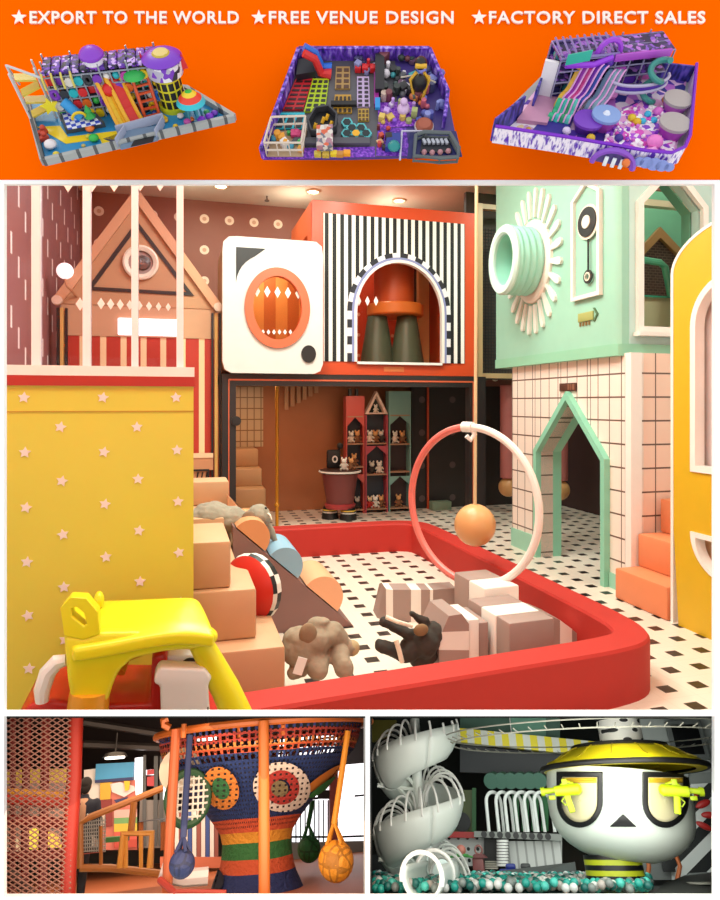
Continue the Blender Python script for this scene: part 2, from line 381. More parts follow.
outT=[V((p.x,vw+.06,p.z)) for p in ro]; inT=[V((c.x+(p.x-c.x)*.96,vw+.06,(zb+z1)/2+(p.z-(zb+z1)/2)*.96)) for p in ro]
mb=MB(); mb.frame(outT,inT,(0,.9,0)); part('box_shell',mb,mat('cf9f78',.5),t)
mb=MB(); mb.b2((a.x+.05,vw+.9,zb+.05),(b_.x-.05,vw+.94,z1-.05)); part('back_panel',mb,stripes('inner_gold','x',.3,.5,'c79a5e','a86a3c'),t)
mb=MB(); mb.frame([V((c.x+rx*math.cos(x),vw-.03,c.z+rz*math.sin(x))) for x in angs],[V((c.x+.275*math.cos(x),vw-.03,c.z+.36*math.sin(x))) for x in angs],(0,.1,0)); o=part('porthole_ring',mb,mat('df6a48',.35),t)
mb=MB(); mb.prism([V((c.x+.276*math.cos(x),vw+.03,c.z+.361*math.sin(x))) for x in angs],(0,.006,0)); o2=part('porthole_glass',mb,glassm('porthole_glass_m','f4e6dc',.15),o)
for i in range(5):
    p=w_(257+i*10.3,291+i*.6,vw+.02); mb=MB(); mb.prism([p+V((-.035,0,0)),p+V((0,0,-.065)),p+V((.035,0,0)),p+V((0,0,.065))],(0,.003,0)); part('diamond_sticker',mb,WHITE,o)
for i in range(6):
    p=w_(263+i*5.5,332,vw+.02); mb=MB(); mb.prism([p+V((-.02,0,0)),p+V((0,0,-.03)),p+V((.02,0,0)),p+V((0,0,.03))],(0,.003,0)); part('diamond_sticker',mb,WHITE,o)
A0=w_(236,247);mb=MB(); pts=[V((A0.x,vw-.006,A0.z)),V((A0.x+.33,vw-.006,A0.z))]+[V((A0.x+.33-.33*math.sin(R(x)),vw-.006,A0.z-.4+.4*math.cos(R(x)))) for x in range(15,90,15)]+[V((A0.x,vw-.006,A0.z-.4))]
# concave quarter cut
pts=[V((A0.x,vw-.006,A0.z)),V((A0.x+.33,vw-.006,A0.z))]+[V((A0.x+.36-.36*math.sin(R(x))**1.0,vw-.006,A0.z-.42+.36*math.cos(R(x)))) for x in range(25,86,10)]+[V((A0.x,vw-.006,A0.z-.4))]
mb.prism(pts,(0,.005,0)); part('corner_mark',mb,BLACK,t)
p=w_(308.5,354); mb=MB(); mb.lathe([(0,0),(.1,0),(.1,.02),(0,.02)],p,24,(0,-1,0),sx=.85); part('round_mark',mb,BLACK,t)
# --- orange striped box with arched window
vo=7.7
def o_(px,py,v=vo): return P(px,py,y=v)
x0=o_(312,200).x; x1=o_(475,213).x; z0=1.945; z1=4.05; c=o_(397.5,300)
t=thing('striped_play_box','orange play box with black and white striped front and arched window','play box',((x0+x1)/2,vo+.8,z0))
ORG=mat('dd4f26',.35)
wx0=o_(356.5,363).x; wx1=o_(441,363).x; cx=(wx0+wx1)/2; wz0=o_(400,362.5).z; hw=(wx1-wx0)/2; wzt=o_(397,263).z; wzc=wzt-hw*1.12
def archpts(e,y,n=20):
    return [V((cx+hw+e,y,wz0))]+arc((cx,y,wzc),hw+e,0,180,n,r2=hw*1.12+e)+[V((cx-hw-e,y,wz0))]
s0=o_(323.5,213);s1=o_(464.5,365)
cc0=V((cx,vo,wzc))
pan=[V((s1.x,vo,s1.z)),V((s1.x,vo,s0.z-.01)),V((s0.x,vo,s0.z-.01)),V((s0.x,vo,s1.z))]
def around(y,rect,e):
    ar=archpts(e,y); cen=V((cx,y,wz0)); O=[]
    for i,p in enumerate(ar):
        if i==0: O.append(V((rect[0].x,y,wz0))); continue
        if i==len(ar)-1: O.append(V((rect[2].x,y,wz0))); continue
        d=math.atan2(p.z-wz0,p.x-cx); O.append(castpoly([V((q_.x,y,q_.z)) for q_ in rect],cen,[d])[0])
    # insert corners
    O2=[];I2=[]
    for i,(o_1,a_1) in enumerate(zip(O,ar)):
        if i:
            pr=O[i-1]
            if abs(pr.x-o_1.x)>1e-6 and abs(pr.z-o_1.z)>1e-6:
                cxr=rect[1].x if o_1.x>cx-.01 and pr.x>cx else rect[2].x
                O2.append(V((cxr,y,rect[1].z))); I2.append((ar[i-1]+a_1)/2)
        O2.append(o_1); I2.append(a_1)
    return O2,I2
rect=[V((s1.x,0,wz0-.02)),V((s1.x,0,s0.z)),V((s0.x,0,s0.z)),V((s0.x,0,wz0-.02))]
O,I=around(vo-.01,rect,.12); mb=MB(); mb.frame(O,I,(0,.03,0),closed=False); part('striped_front',mb,stripes('bw_stripes','x',.0965,.5,'100e10','f6f1ec',.6),t)
mb=MB()
mb.b2((x0,vo,s0.z),(x1,vo+.06,z1)); mb.b2((x0,vo,z0),(x1,vo+.06,wz0)); mb.b2((x0,vo,wz0),(s0.x,vo+.06,s0.z)); mb.b2((s1.x,vo,wz0),(x1,vo+.06,s0.z))
part('front_border',mb,ORG,t)
mb=MB(); mb.b2((x0,vo+.06,z1-.05),(x1,vo+1.5,z1)); mb.b2((x0,vo+.06,z0),(x1,vo+1.5,z0+.05)); mb.b2((x1-.05,vo+.06,z0+.05),(x1,vo+1.5,z1-.05))
mb.b2((x0,vo+.06,z0+.05),(x0+.05,vo+.3,z1-.05)); mb.b2((x0,vo+1.3,z0+.05),(x0+.05,vo+1.5,z1-.05)); mb.b2((x0,vo+.3,z0+.05),(x0+.05,vo+1.3,z0+.6));mb.b2((x0,vo+.3,z1-.35),(x0+.05,vo+1.3,z1-.05)); part('box_shell',mb,mat('d9602f',.45),t)
mb=MB(); mb.b2((x0+.05,vo+1.45,z0+.05),(x1-.05,vo+1.5,z1-.05))
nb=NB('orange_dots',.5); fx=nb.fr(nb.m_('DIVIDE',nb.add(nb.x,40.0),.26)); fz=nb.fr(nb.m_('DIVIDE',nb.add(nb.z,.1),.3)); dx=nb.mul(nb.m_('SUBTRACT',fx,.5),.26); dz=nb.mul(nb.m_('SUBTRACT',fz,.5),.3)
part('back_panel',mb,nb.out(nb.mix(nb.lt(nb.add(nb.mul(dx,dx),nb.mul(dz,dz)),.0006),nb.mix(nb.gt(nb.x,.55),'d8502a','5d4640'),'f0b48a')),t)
for e0,e1,m,nm,dy in ((.0,.035,mat('f6eee8',.3),'white_trim',-.035),(.035,.065,mat('8e93c4',.4),'lilac_trim',-.03)):
    mb=MB(); mb.frame(archpts(e1,vo+dy),archpts(e0,vo+dy),(0,.07,0),closed=False); part(nm,mb,m,t)
oo=archpts(.12,vo-.03,40); ii=archpts(.065,vo-.03,40)
def densify(a,n):
    r=[a[0]+(a[1]-a[0])*k/n for k in range(n)]; r+=a[1:-1]; r+=[a[-2]+(a[-1]-a[-2])*k/n for k in range(1,n+1)]; return r
oo=densify(oo,12);ii=densify(ii,12)
mb=MB()
for k in range(len(oo)-1):
    mb.mi=(k//2)%2; mb.frame([oo[k],oo[k+1]],[ii[k],ii[k+1]],(0,.05,0),closed=False)
part('checkered_trim',mb,[mat('eeeaf0'),mat('23222c')],t)
mb=MB(); mb.b2((wx0,vo-.05,wz0-.03),(wx1,vo+.1,wz0)); part('sill',mb,WHITE,t)
mb=MB(); mb.poly([p+V((0,.05,0)) for p in archpts(0,vo)]); part('window_glass',mb,glassm('arch_glass','f6e8e0',.12),t)
mb=MB(); a=o_(384,366);mb.b2((a.x,vo-.006,a.z-.07),(a.x+.26,vo,a.z-.01)); part('name_plate',mb,mat('e07a44',.4),t)
# mushroom seat inside
c=P(383,365,y=vo+.55); c.z=z0+.05
t=thing('mushroom_table','orange disc table on dark green conical legs behind the arched window','table',c)
tz=o_(395,305,vo+.55).z
mb=MB(); mb.lathe([(0,tz-.16),(.36,tz-.16),(.38,tz-.14),(.38,tz-.02),(.36,tz),(0,tz)],V((c.x+.17,c.y,0)),32); part('tabletop',mb,mat('d9772f',.4),t)
mb=MB(); mb.cyl((c.x+.17,c.y+.05,tz),(c.x+.17,c.y+.05,z1-.06),.27,.27,24); part('hanging_drum',mb,mat('c85a2c',.4),t)
for dx,dy in ((-.08,.0),(.3,-.1)): mb=MB(); mb.cyl((c.x+dx,c.y+dy,z0+.052),(c.x+dx,c.y+dy,tz-.165),.25,.13,20); part('leg',mb,mat('4f5a48',.45),t)
mb=MB(); p0=P(421,300,y=vo+1.2); mb.b2((p0.x-.04,vo+1.18,z0+.052),(p0.x+.12,vo+1.28,z1-.06)); solo('curtain_post',mb,mat('dcae70',.5),'tan upright post inside the arched window right of the table','post')
for i in range(3):
    p=o_(358+i*8.5,301,vo+.035); 
t=bpy.data.objects['striped_play_box']
for i in range(3):
    p=o_(359+i*8.5,301,vo+.04); mb=MB(); mb.prism([p+V((-.03,0,0)),p+V((0,0,-.06)),p+V((.03,0,0)),p+V((0,0,.06))],(0,.004,0)); part('diamond_sticker',mb,WHITE,t)
# --- black shop front below
vf=7.7
def f_(px,py,v=vf): return P(px,py,y=v)
xa=f_(222,400,7.45).x; xb=f_(477,400).x
t=thing('shopfront_frame','black shop front frame with a thin orange outline under the play boxes','shop front',((xa+xb)/2,vf-.1,0))
mb=MB(); vS=7.45
zo=f_(300,386,7.45).z
mb.b2((xa,vS,zo),(xb,vS+.14,1.93)); mb.b2((xa,vS,0),(f_(236,450,vS).x,vS+.14,zo)); mb.b2((f_(470,450,vS).x,vS,0),(xb,vS+.14,zo)); part('frame',mb,mat('262122',.4),t)
xi0=f_(229,400,vS).x; xi1=f_(473,400,vS).x; zi=f_(300,380,vS).z
mb=MB(); mb.b2((xi0,vS-.008,zi-.012),(xi1,vS,zi+.006)); mb.b2((xi0-.008,vS-.008,0),(xi0+.004,vS,zi)); mb.b2((xi1-.004,vS-.008,0),(xi1+.008,vS,zi)); part('orange_outline',mb,mat('d2603c',.4),t)
p=f_(236,421,vS); mb=MB(); mb.lathe([(0,0),(.055,0),(.055,.03),(0,.035)],p,18,(0,-1,0)); part('round_knob',mb,BLACK,t)
# deck over the shop
mb=MB(); mb.b2((xa,vS+.15,1.86),(xb,9.88,1.93)); solo('upper_deck',mb,mat('3a2c28',.6),'dark platform slab carrying the orange and white play boxes','platform')
for i,(px,py) in enumerate(((272,388),(341,388),(406,389.5))):
    p=P(px,py,z=1.86); mb=MB(); mb.lathe([(0,-.02),(.05,-.02),(.055,0),(0,0)],p,14); solo('spot_light',mb,emit('fff0dc',6),'small round spotlight in the shop ceiling, '+['left one above the steps','middle one left of the pink shelf','right one above the teal shelf'][i],'light')
# shop back wall and parts
vbk=9.6
mb=MB(); mb.b2((xa,vbk,0),(P(415,450,y=vbk).x,vbk+.1,1.86)); solo('partition_wall',mb,mat('b8734a',.6),'plain brown wall at the back of the shop','wall panel')
nb=NB('dark_dots',.5); fx=nb.fr(nb.m_('DIVIDE',nb.add(nb.x,40.0),.5)); fz=nb.fr(nb.m_('DIVIDE',nb.add(nb.z,.1),.5)); dx=nb.mul(nb.m_('SUBTRACT',fx,.5),.5); dz=nb.mul(nb.m_('SUBTRACT',fz,.5),.5)
M_dd=nb.out(nb.mix(nb.lt(nb.add(nb.mul(dx,dx),nb.mul(dz,dz)),.0025),'2e2827','5c4c4c'))
xr=P(411,450,y=9.3).x
mb=MB(); mb.b2((xr,9.25,0),(6.2,9.33,1.86)); solo('dark_partition',mb,M_dd,'dark dotted wall right of the toy shelves','wall panel')
mb=MB(); x=P(428,450,y=9.2).x; mb.b2((x-.012,9.19,0),(x+.012,9.22,1.84)); solo('orange_strip',mb,mat('d0502c'),'thin orange upright strip on the dark wall beside the teal shelf','trim strip')
a=P(430,492,y=9.1);b_=P(449,504,y=9.1); mb=MB(); mb.b2((a.x,9.0,0.001),(b_.x,9.15,.13),bev=.01); solo('storage_bench',mb,mat('7f8f78'),'low grey green bench at the foot of the dark wall','bench')
# stairs inside shop
xs0=P(232,480,y=8.6).x; t=thing('shop_stairs','tan padded steps inside the shop at the left','stairs',(xs0+.3,8.8,0))
xe=P(268,480,y=8.5).x; zst=[(502,.0),(484,0),(465,0),(446,0)]
for k in range(4):
    z=.24+k*.24; mb=MB(); mb.b2((xa+.16,8.3+k*.26,.0 if k==0 else z-.24),(xe-.02*k,vbk-.01,z),bev=.02); part('step',mb,mat('c39468',.5),t)
mb=MB(); mb.b2((xa+.16,vbk-.02,.96),(P(263,420,y=vbk).x,vbk-.001,1.85))
nb=NB('tile_tan',.35); g=nb.m_('MAXIMUM',nb.near(nb.fr(nb.m_('DIVIDE',nb.add(nb.x,40.0),.1)),.5,.07),nb.near(nb.fr(nb.m_('DIVIDE',nb.z,.16)),.5,.05)); solo('tiled_wall',mb,nb.out(nb.mix(g,'cfae84','8a6440')),'tan tiled panel with a dark grid behind the shop steps','wall panel')
p=P(277,513,y=8.4); mb=MB(); mb.cyl((p.x,8.4,0),(p.x,8.4,1.86),.022); mb.sph((p.x,8.4,.28),.035); solo('brass_pole',mb,mat('d9952e',.25,.5),'thin golden pole standing beside the shop steps','pole')
mb=MB(); a=P(281,388,y=vbk-.05)
for k in range(6): x=a.x+.05+k*.09; mb.b2((x,vbk-.06,1.5-k*-.05),(x+.06,vbk-.03,1.85))
solo('slatted_screen',mb,mat('c9936a'),'short tan slatted screen at the top of the brown wall','screen')
# toy shelves
DK=mat('2b3440',.5)
def shelf(name,label,px0,px1,col,levels,topz,inner):
    v0,v1=9.08,9.24 ; a=P(px0,450,y=v0).x;b=P(px1,450,y=v0).x
    t=thing(name,label,'shelf',((a+b)/2,v1,0)); mb=MB(); mb.b2((a,v1,0),(b,v1+.02,topz)); part('back_panel',mb,inner,t)
    for x in (a,b-.02): mb=MB(); mb.b2((x,v0,0),(x+.02,v1-.001,topz)); part('side_panel',mb,mat(col,.45),t)
    for z in levels: mb=MB(); mb.b2((a+.021,v0,z[0]-.02),(b-.021,v1-.001,z[0])); part('shelf_board',mb,mat('b08468'),t)
    for z,h,kind in levels:
        if kind=='g':
            mb=MB(); xm=(a+b)/2; mb.prism([V((a+.02,v0,z+h)),V((a+.02,v0,z+h-.13)),V((xm,v0,z+h))],(0,.02,0)); mb.prism([V((b-.02,v0,z+h)),V((xm,v0,z+h)),V((b-.02,v0,z+h-.13))],(0,.02,0)); part('gable_trim',mb,mat(col,.45),t)
        if kind=='f':
            mb=MB(); mb.b2((a+.021,v0,z),(b-.021,v0+.03,z+h)); part('front_board',mb,mat(col,.45),t)
    return t,a,b
def zat(py): return P(370,py,y=9.1).z
S=[]
lv1=[(.06,zat(474)-.06,'g'),(zat(466),zat(446)-zat(466),'o'),(zat(443),zat(417)-zat(443),'g'),(zat(416),zat(396)-zat(416),'f')]
S.append(shelf('toy_shelf','coral pink toy shelf tower, left of the three, with two dark chimneys',346,364.5,'c8524a',lv1,zat(396),DK))
lv2=[(.06,zat(476)-.06,'o'),(zat(474),zat(446)-zat(474),'g'),(zat(443),zat(417)-zat(443),'o')]
S.append(shelf('toy_shelf','pink toy shelf tower in the middle with a pointed roof compartment',365.5,388,'b84a58',lv2,zat(415),DK))
lv3=[(.06,zat(477)-.06,'g'),(zat(472),zat(446)-zat(472),'o'),(zat(444),zat(416)-zat(444),'g'),(zat(415),zat(391)-zat(415),'f')]
S.append(shelf('toy_shelf','teal toy shelf tower, right of the three',389,411,'7fa8a0',lv3,zat(391),mat('3a2a2c')))
t,a,b=S[1]; xm=(a+b)/2; z0_=zat(414);z1_=zat(391)
mb=MB(); mb.frame([V((a,9.08,z0_)),V((b,9.08,z0_)),V((xm,9.08,z1_))],[V((a+.05,9.08,z0_+.02)),V((b-.05,9.08,z0_+.02)),V((xm,9.08,z1_-.07))],(0,.12,0)); part('roof_frame',mb,mat('e8c4b4'),t)
mb=MB(); mb.prism([V((a+.02,9.21,z0_)),V((b-.02,9.21,z0_)),V((xm,9.21,z1_-.02))],(0,.03,0)); part('roof_back',mb,mat('2f4a48'),t)
t,a,b=S[0]
for k in range(2): mb=MB(); mb.b2((a+.05+k*.1,9.1,zat(400)),(a+.09+k*.1,9.16,zat(389))); part('chimney',mb,BLACK,t)
# little toys
def toy(col,col2):
    t=thing('plush_toy','x','toy',(0,0,0),'small toys on the shop shelves')
    m=MB(); m.sph((0,0,.055),(.04,.03,.055),10); part('toy_body',m,mat(col,.8),t)
    m=MB(); m.sph((0,-.012,.125),(.036,.032,.034),10); m.sph((0,-.045,.118),(.014,.012,.012),8); part('head',m,mat(col2,.8),t)
    for s in (-1,1):
        m=MB(); m.sph((s*.027,0,.16),(.014,.008,.02),8); part('ear',m,mat(col2,.8),t)
        m=MB(); m.cyl((s*.03,-.01,.03),(s*.05,-.04,.012),.012,.014,8); part('leg',m,mat(col,.8),t)
        m=MB(); m.cyl((s*.03,-.01,.09),(s*.058,-.025,.06),.011,.009,8); part('arm',m,mat(col,.8),t)
    return t
protos=[toy('e8dcd0','f6efe6'),toy('8a5a3a','d9a068'),toy('c02c24','e8c8a0'),toy('3b332f','d8cfc4')]
used=[0]*4
cn=['white','brown and tan','red and cream','black and white']
cols={0:('left pink shelf',S[0]),1:('middle pink shelf',S[1]),2:('teal shelf',S[2])}
plan=[(0,0,(1,3)),(0,1,(1,)),(0,2,(0,1)),(1,0,(2,0,1)),(1,1,(3,0)),(1,2,(0,1,3)),(2,0,(1,)),(2,2,(0,1))]
lvl={0:lv1,1:lv2,2:lv3}; ln=['bottom','lower middle','upper middle']
for ci,li,ks in plan:
    nm,(t,a,b)=cols[ci]; z=lvl[ci][li][0]
    for j,k in enumerate(ks):
        x=a+(b-a)*(j+1)/(len(ks)+1); pos=['','left ','middle ','right '][0 if len(ks)==1 else (1 if j==0 else (3 if j==len(ks)-1 else 2))]
        lab=f'small {cn[k]} toy, {pos}on the {ln[li]} level of the {nm}'
        if not used[k]: used[k]=1; o=protos[k]; o.matrix_world=F@Matrix.Translation(V((x,9.15,z+.002))); o['label']=lab
        else: dup(protos[k],(x,9.15,z+.002),random.uniform(-.4,.4),1.05,lab)
t,a,b=S[1]; dup(protos[0],((a+b)/2,9.14,z0_+.02),0,.7,'tiny white toy in the pointed roof compartment of the middle shelf')
# counter with register and stools
c=P(340,470,y=8.75); ct=c.z
t=thing('display_counter','dark round display counter with a white rimmed top beside the toy shelves','counter',(c.x,8.75,0))
mb=MB(); mb.lathe([(0,ct-.04),(.26,ct-.04),(.28,ct-.02),(.28,ct+.005),(.26,ct+.01),(0,ct+.01)],V((c.x,8.75,0)),28); part('countertop',mb,mat('4a3430',.4),t)
mb=MB(); mb.tube([V((c.x,8.75,0))+V((.285*math.cos(2*PI*i/28),.285*math.sin(2*PI*i/28),ct-.015)) for i in range(28)],.013,6,True); part('white_rim',mb,WHITE,t)
mb=MB(); mb.lathe([(.25,ct-.041),(.2,.3),(.19,.22)],V((c.x,8.75,0)),24); part('counter_body',mb,mat('7a3a38',.5),t)
mb=MB(); mb.lathe([(.19,.219),(.22,.2),(.2,.15),(0,.15)],V((c.x,8.75,0)),24); part('red_skirt',mb,mat('b03a3c'),t)
for dx,dy in ((-.13,.05),(.09,-.1)):
    mb=MB(); mb.M=None; mb.cyl((c.x+dx,8.75+dy,0.001),(c.x+dx,8.75+dy,.16),.12,.095,18); o=part('foot',mb,BLACK,t)
    for z,cl in ((.125,'e0b840'),(.095,'cfcac4')): mb=MB(); r=.12-.025*z/.16+.003; mb.lathe([(r,z-.009),(r+.002,z),(r-.001,z+.009)],V((c.x+dx,8.75+dy,0)),18); part('foot_band',mb,mat(cl),o)
rc=P(335,461,y=8.8)
t=thing('black_mirror_stand','black rounded stand with an oval white mirror on the counter','mirror',(rc.x,8.8,ct+.011))
mb=MB(); mb.box((rc.x-.02,8.8,ct+.15),(.2,.06,.26),bev=.03); part('stand_body',mb,BLACK,t)
mb=MB(); mb.lathe([(.028,0),(.05,0),(.05,.012),(.028,.012)],V((rc.x-.01,8.768,ct+.15)),20,(0,-1,0),sx=.8); part('oval_frame',mb,WHITE,t)
mb=MB(); mb.sph((rc.x+.07,8.8,ct+.33),.045,14); mb.cyl((rc.x+.05,8.8,ct+.26),(rc.x+.07,8.8,ct+.31),.015); part('top_ball',mb,BLACK,t)
dup(protos[1],(c.x+.12,8.62,ct+.011),.3,1.0,'brown and tan toy sitting on the round counter')
dup(protos[0],(c.x+.02,8.60,ct+.011),-.2,1.0,'white toy sitting on the round counter')
# net column
xn0=P(484,300,y=8.0).x; xn1=P(496,300,y=8.0).x
t=thing('climbing_net','black climbing net in a tan frame between the orange box and the mint house','net',(xn0,8.0,1.93))
mb=MB()
for i in range(12): x=xn0-.02+(xn1-xn0+.3)*i/11; mb.cyl((x,8.0,2.0),(x,8.0,3.96),.006,n=4)
for i in range(46): z=2.0+i*.043; mb.cyl((xn0-.03,8.0,z),(xn1+.28,8.0,z),.006,n=4)
part('netting',mb,BLACK,t)
zt_=P(484,207,y=8.0).z
for z in (1.97,zt_): mb=MB(); mb.b2((xn0-.1,7.96,z-.035),(xn1+.3,8.04,z+.03)); part('rail',mb,mat('c8a87c',.4),t)
xp=P(479,300,y=7.9).x; mb=MB(); mb.b2((xp-.035,7.86,0),(xp+.035,7.95,zt_)); part('post',mb,mat('cbaa7c',.4),t)
mb=MB(); mb.b2((xn0-.1,8.35,1.93),(5.2,8.42,4.55)); solo('dark_screen_wall',mb,mat('4a4038',.7),'dark wall behind the black climbing net','wall panel')
# --- mint house on tiled walls
uW=3.61; zB=2.02
MINT=mat('9dcbb5',.45); MINT2=mat('c2dcd4',.4)
def tilem(name,ax,base='f3e0d4'):
    nb=NB(name,.3); s=nb.y if ax=='y' else nb.x
    g=nb.near(nb.fr(nb.m_('DIVIDE',nb.add(s,40.0),.16)),.5,.035)
    g2=nb.near(nb.fr(nb.m_('DIVIDE',nb.add(s,40.05),.48)),.5,.009)
    h=nb.near(nb.fr(nb.m_('DIVIDE',nb.add(nb.z,.05),.2)),.5,.035)
    g=nb.m_('MAXIMUM',nb.m_('MAXIMUM',g,g2),h)
    return nb.out(nb.mix(g,base,'6e5145'))
T_=tilem('tile_y','y'); T2=tilem('tile_x','x','f4cdb8')
t=thing('tiled_playhouse','white tiled playhouse base with a dark grid and a mint pointed doorway','playhouse',(uW+.5,5.6,0))
vN,vF=4.62,6.6
dl=P(541,500,x=uW).y; dr=P(606,500,x=uW).y; dz=P(567,400,x=uW).z; de=P(608,461,x=uW).z; dm=(dl+dr)/2
mb=MB()
def yz(y,z,x=uW): return V((x,y,z))
mb.prism([yz(vN,0),yz(vN,zB),yz(dm,zB),yz(dm,dz),yz(dr,de),yz(dr,0)],(.14,0,0))
mb.prism([yz(vF,0),yz(vF,zB),yz(dm,zB),yz(dm,dz),yz(dl,de),yz(dl,0)],(.14,0,0))
part('front_wall',mb,T_,t)
mb=MB(); mb.b2((uW+.14,vN,0),(5.4,vN+.1,zB)); part('side_wall',mb,T2,t)
mb=MB(); mb.b2((uW-.005,vN-.03,0),(uW+.1,vN+.045,zB)); part('corner_post',mb,mat('f8ece4',.35),t)
mb=MB(); mb.b2((uW+.14,vF-.1,0),(4.0,vF,zB)); part('end_wall',mb,T2,t)
o=.055
mb=MB(); mb.frame([yz(dr-o,0,uW-.06),yz(dr-o,de+.02,uW-.06),yz(dm,dz+o*1.5,uW-.06),yz(dl+o,de+.02,uW-.06),yz(dl+o,0,uW-.06)],[yz(dr,0,uW-.06),yz(dr,de,uW-.06),yz(dm,dz,uW-.06),yz(dl,de,uW-.06),yz(dl,0,uW-.06)],(.3,0,0),closed=False); part('door_frame',mb,mat('8fd0b4',.35),t)
for y0,y1 in ((vN-.0,dr-o-.005),(dl+o+.005,vF)): mb=MB(); mb.b2((uW-.015,y0+.045*(y0==vN),0),(uW-.001,y1,.13 if y0==vN else .2)); part('skirting',mb,mat('9ed3ba',.4),t)
a=P(561,383.5,x=uW);b_=P(577,391,x=uW); mb=MB(); mb.b2((uW-.02,b_.y,b_.z),(uW-.001,a.y,a.z),bev=.004); o1=part('sign_plate',mb,mat('5a3428'),t)
mb=MB(); mb.b2((uW-.024,b_.y+.01,b_.z+.012),(uW-.021,b_.y+.045,a.z-.012)); mb.b2((uW-.024,b_.y+.06,b_.z+.012),(uW-.021,b_.y+.075,a.z-.012)); mb.b2((uW-.024,b_.y+.09,b_.z+.012),(uW-.021,b_.y+.12,a.z-.012)); part('sign_mark',mb,mat('8d5a44'),o1)
# dark interior
mb=MB(); mb.b2((5.75,4.8,0),(5.85,9.2,zB-.02)); solo('inner_wall',mb,mat('4a3230',.6),'dark brown wall seen through the mint doorway','wall panel')
# upper mint box
t=thing('mint_play_box','large mint green upper play house box with sun porthole and pointed window','play box',(uW+.6,5.6,zB))
uM=3.55; vE=6.87
mb=MB(); prof=[(uM,vE),(uM,4.70),(3.62,4.55),(3.78,4.5)]
ze=4.58
mb.prism([V((uM,vE,zB)),V((uM,4.76,zB)),V((3.575,4.72,zB)),V((3.60,4.701,zB)),V((3.67,4.701,zB)),V((3.67,vE,zB))],(0,0,ze-zB)); part('box_wall',mb,MINT,t)
# front (v) face with window opening
wl=P(641,300,y=4.70).x; wr=P(700,300,y=4.70).x; wb=P(650,327,y=4.70).z; wt=P(650,205,y=4.70).z; wm=(wl+wr)/2; wp_=P(668,172,y=4.70).z
def xz(x,z,y=4.70): return V((x,y,z))
mb=MB(); xR=5.4; ze2=ze
mb.prism([xz(3.672,zB),xz(3.672,ze2),xz(wm,ze2),xz(wm,wp_),xz(wl,wt),xz(wl,wb),xz(wm,wb),xz(wm,zB)],(0,.1,0))
mb.prism([xz(xR,zB),xz(xR,ze2),xz(wm,ze2),xz(wm,wp_),xz(wr,wt),xz(wr,wb),xz(wm,wb),xz(wm,zB)],(0,.1,0)); part('front_panel',mb,MINT2,t)
e=.055
mb=MB(); mb.frame([xz(wl-e,wb-e,4.66),xz(wr+e,wb-e,4.66),xz(wr+e,wt+.02,4.66),xz(wm,wp_+e*1.6,4.66),xz(wl-e,wt+.02,4.66)],[xz(wl,wb,4.66),xz(wr,wb,4.66),xz(wr,wt,4.66),xz(wm,wp_,4.66),xz(wl,wt,4.66)],(0,.06,0)); part('window_frame',mb,mat('f6ece4',.3),t)
mb=MB(); mb.b2((wl-e-.03,4.61,wb-e-.03),(wr+e+.03,4.69,wb-e+.005)); part('window_sill',mb,mat('f6ece4',.3),t)
mb=MB(); mb.frame([xz(wl-.001,wb,4.81),xz(wr+.001,wb,4.81),xz(wr+.001,wt,4.81),xz(wm,wp_+.01,4.81),xz(wl-.001,wt,4.81)],[xz(wl+.01,wb+.01,4.81),xz(wr-.01,wb+.01,4.81),xz(wr-.01,wt,4.81),xz(wm,wp_-.01,4.81),xz(wl+.01,wt,4.81)],(0,.1,0)); part('window_lining',mb,mat('6fa58a',.4),t)
mb=MB(); mb.b2((3.68,5.9,zB+.01),(xR,5.98,ze-.02)); part('inner_panel',mb,mat('7cc4a0',.4),t)
mb=MB(); mb.b2((3.68,4.82,zB),(xR,5.89,zB+.04)); part('deck',mb,mat('c9c3a0'),t)
# rim
mb=MB(); zr=P(622,341,x=uM).z; mb.prism([V((uM-.012,vE,zB-.02)),V((uM-.012,4.75,zB-.02)),V((3.565,4.70,zB-.02)),V((3.60,4.685,zB-.02)),V((xR,4.685,zB-.02)),V((xR,4.78,zB-.02)),V((3.8,4.8,zB-.02)),V((3.7,vE,zB-.02))],(0,0,.1)); part('bottom_rim',mb,mat('93c9aa',.4),t)
# inside the mint window
g=P(657,228,y=5.55)
gz=P(657,250,y=5.55)
t=thing('gable_panel','tan pointed gable frame with dark brick infill inside the mint window','panel',(g.x,5.55,zB+.04))
gl=P(637,250,y=5.55);gr_=P(682,262,y=5.55);zl=P(640,255,y=5.55).z
mb=MB(); mb.frame([V((gl.x-.1,5.50,zB+.05)),V((gr_.x+.1,5.50,zB+.05)),V((gr_.x+.1,5.50,zl-.05)),V((g.x,5.50,g.z)),V((gl.x-.1,5.50,zl-.05))],[V((gl.x-.02,5.50,zB+.06)),V((gr_.x+.02,5.50,zB+.06)),V((gr_.x+.02,5.50,zl-.07)),V((g.x,5.50,g.z-.11)),V((gl.x-.02,5.50,zl-.07))],(0,.04,0)); part('gable_frame',mb,mat('b98a58',.5),t)
nb=NB('dark_brick',.6); br=nb.n.new('ShaderNodeTexBrick'); br.inputs['Scale'].default_value=9; br.inputs['Color1'].default_value=lin('5b4038'); br.inputs['Color2'].default_value=lin('4a3430'); br.inputs['Mortar'].default_value=lin('86695a')
mp=nb.n.new('ShaderNodeMapping'); mp.inputs['Rotation'].default_value=(R(90),0,0); nb.l(nb.tc.outputs['Object'],mp.inputs[0]); nb.l(mp.outputs[0],br.inputs['Vector'])
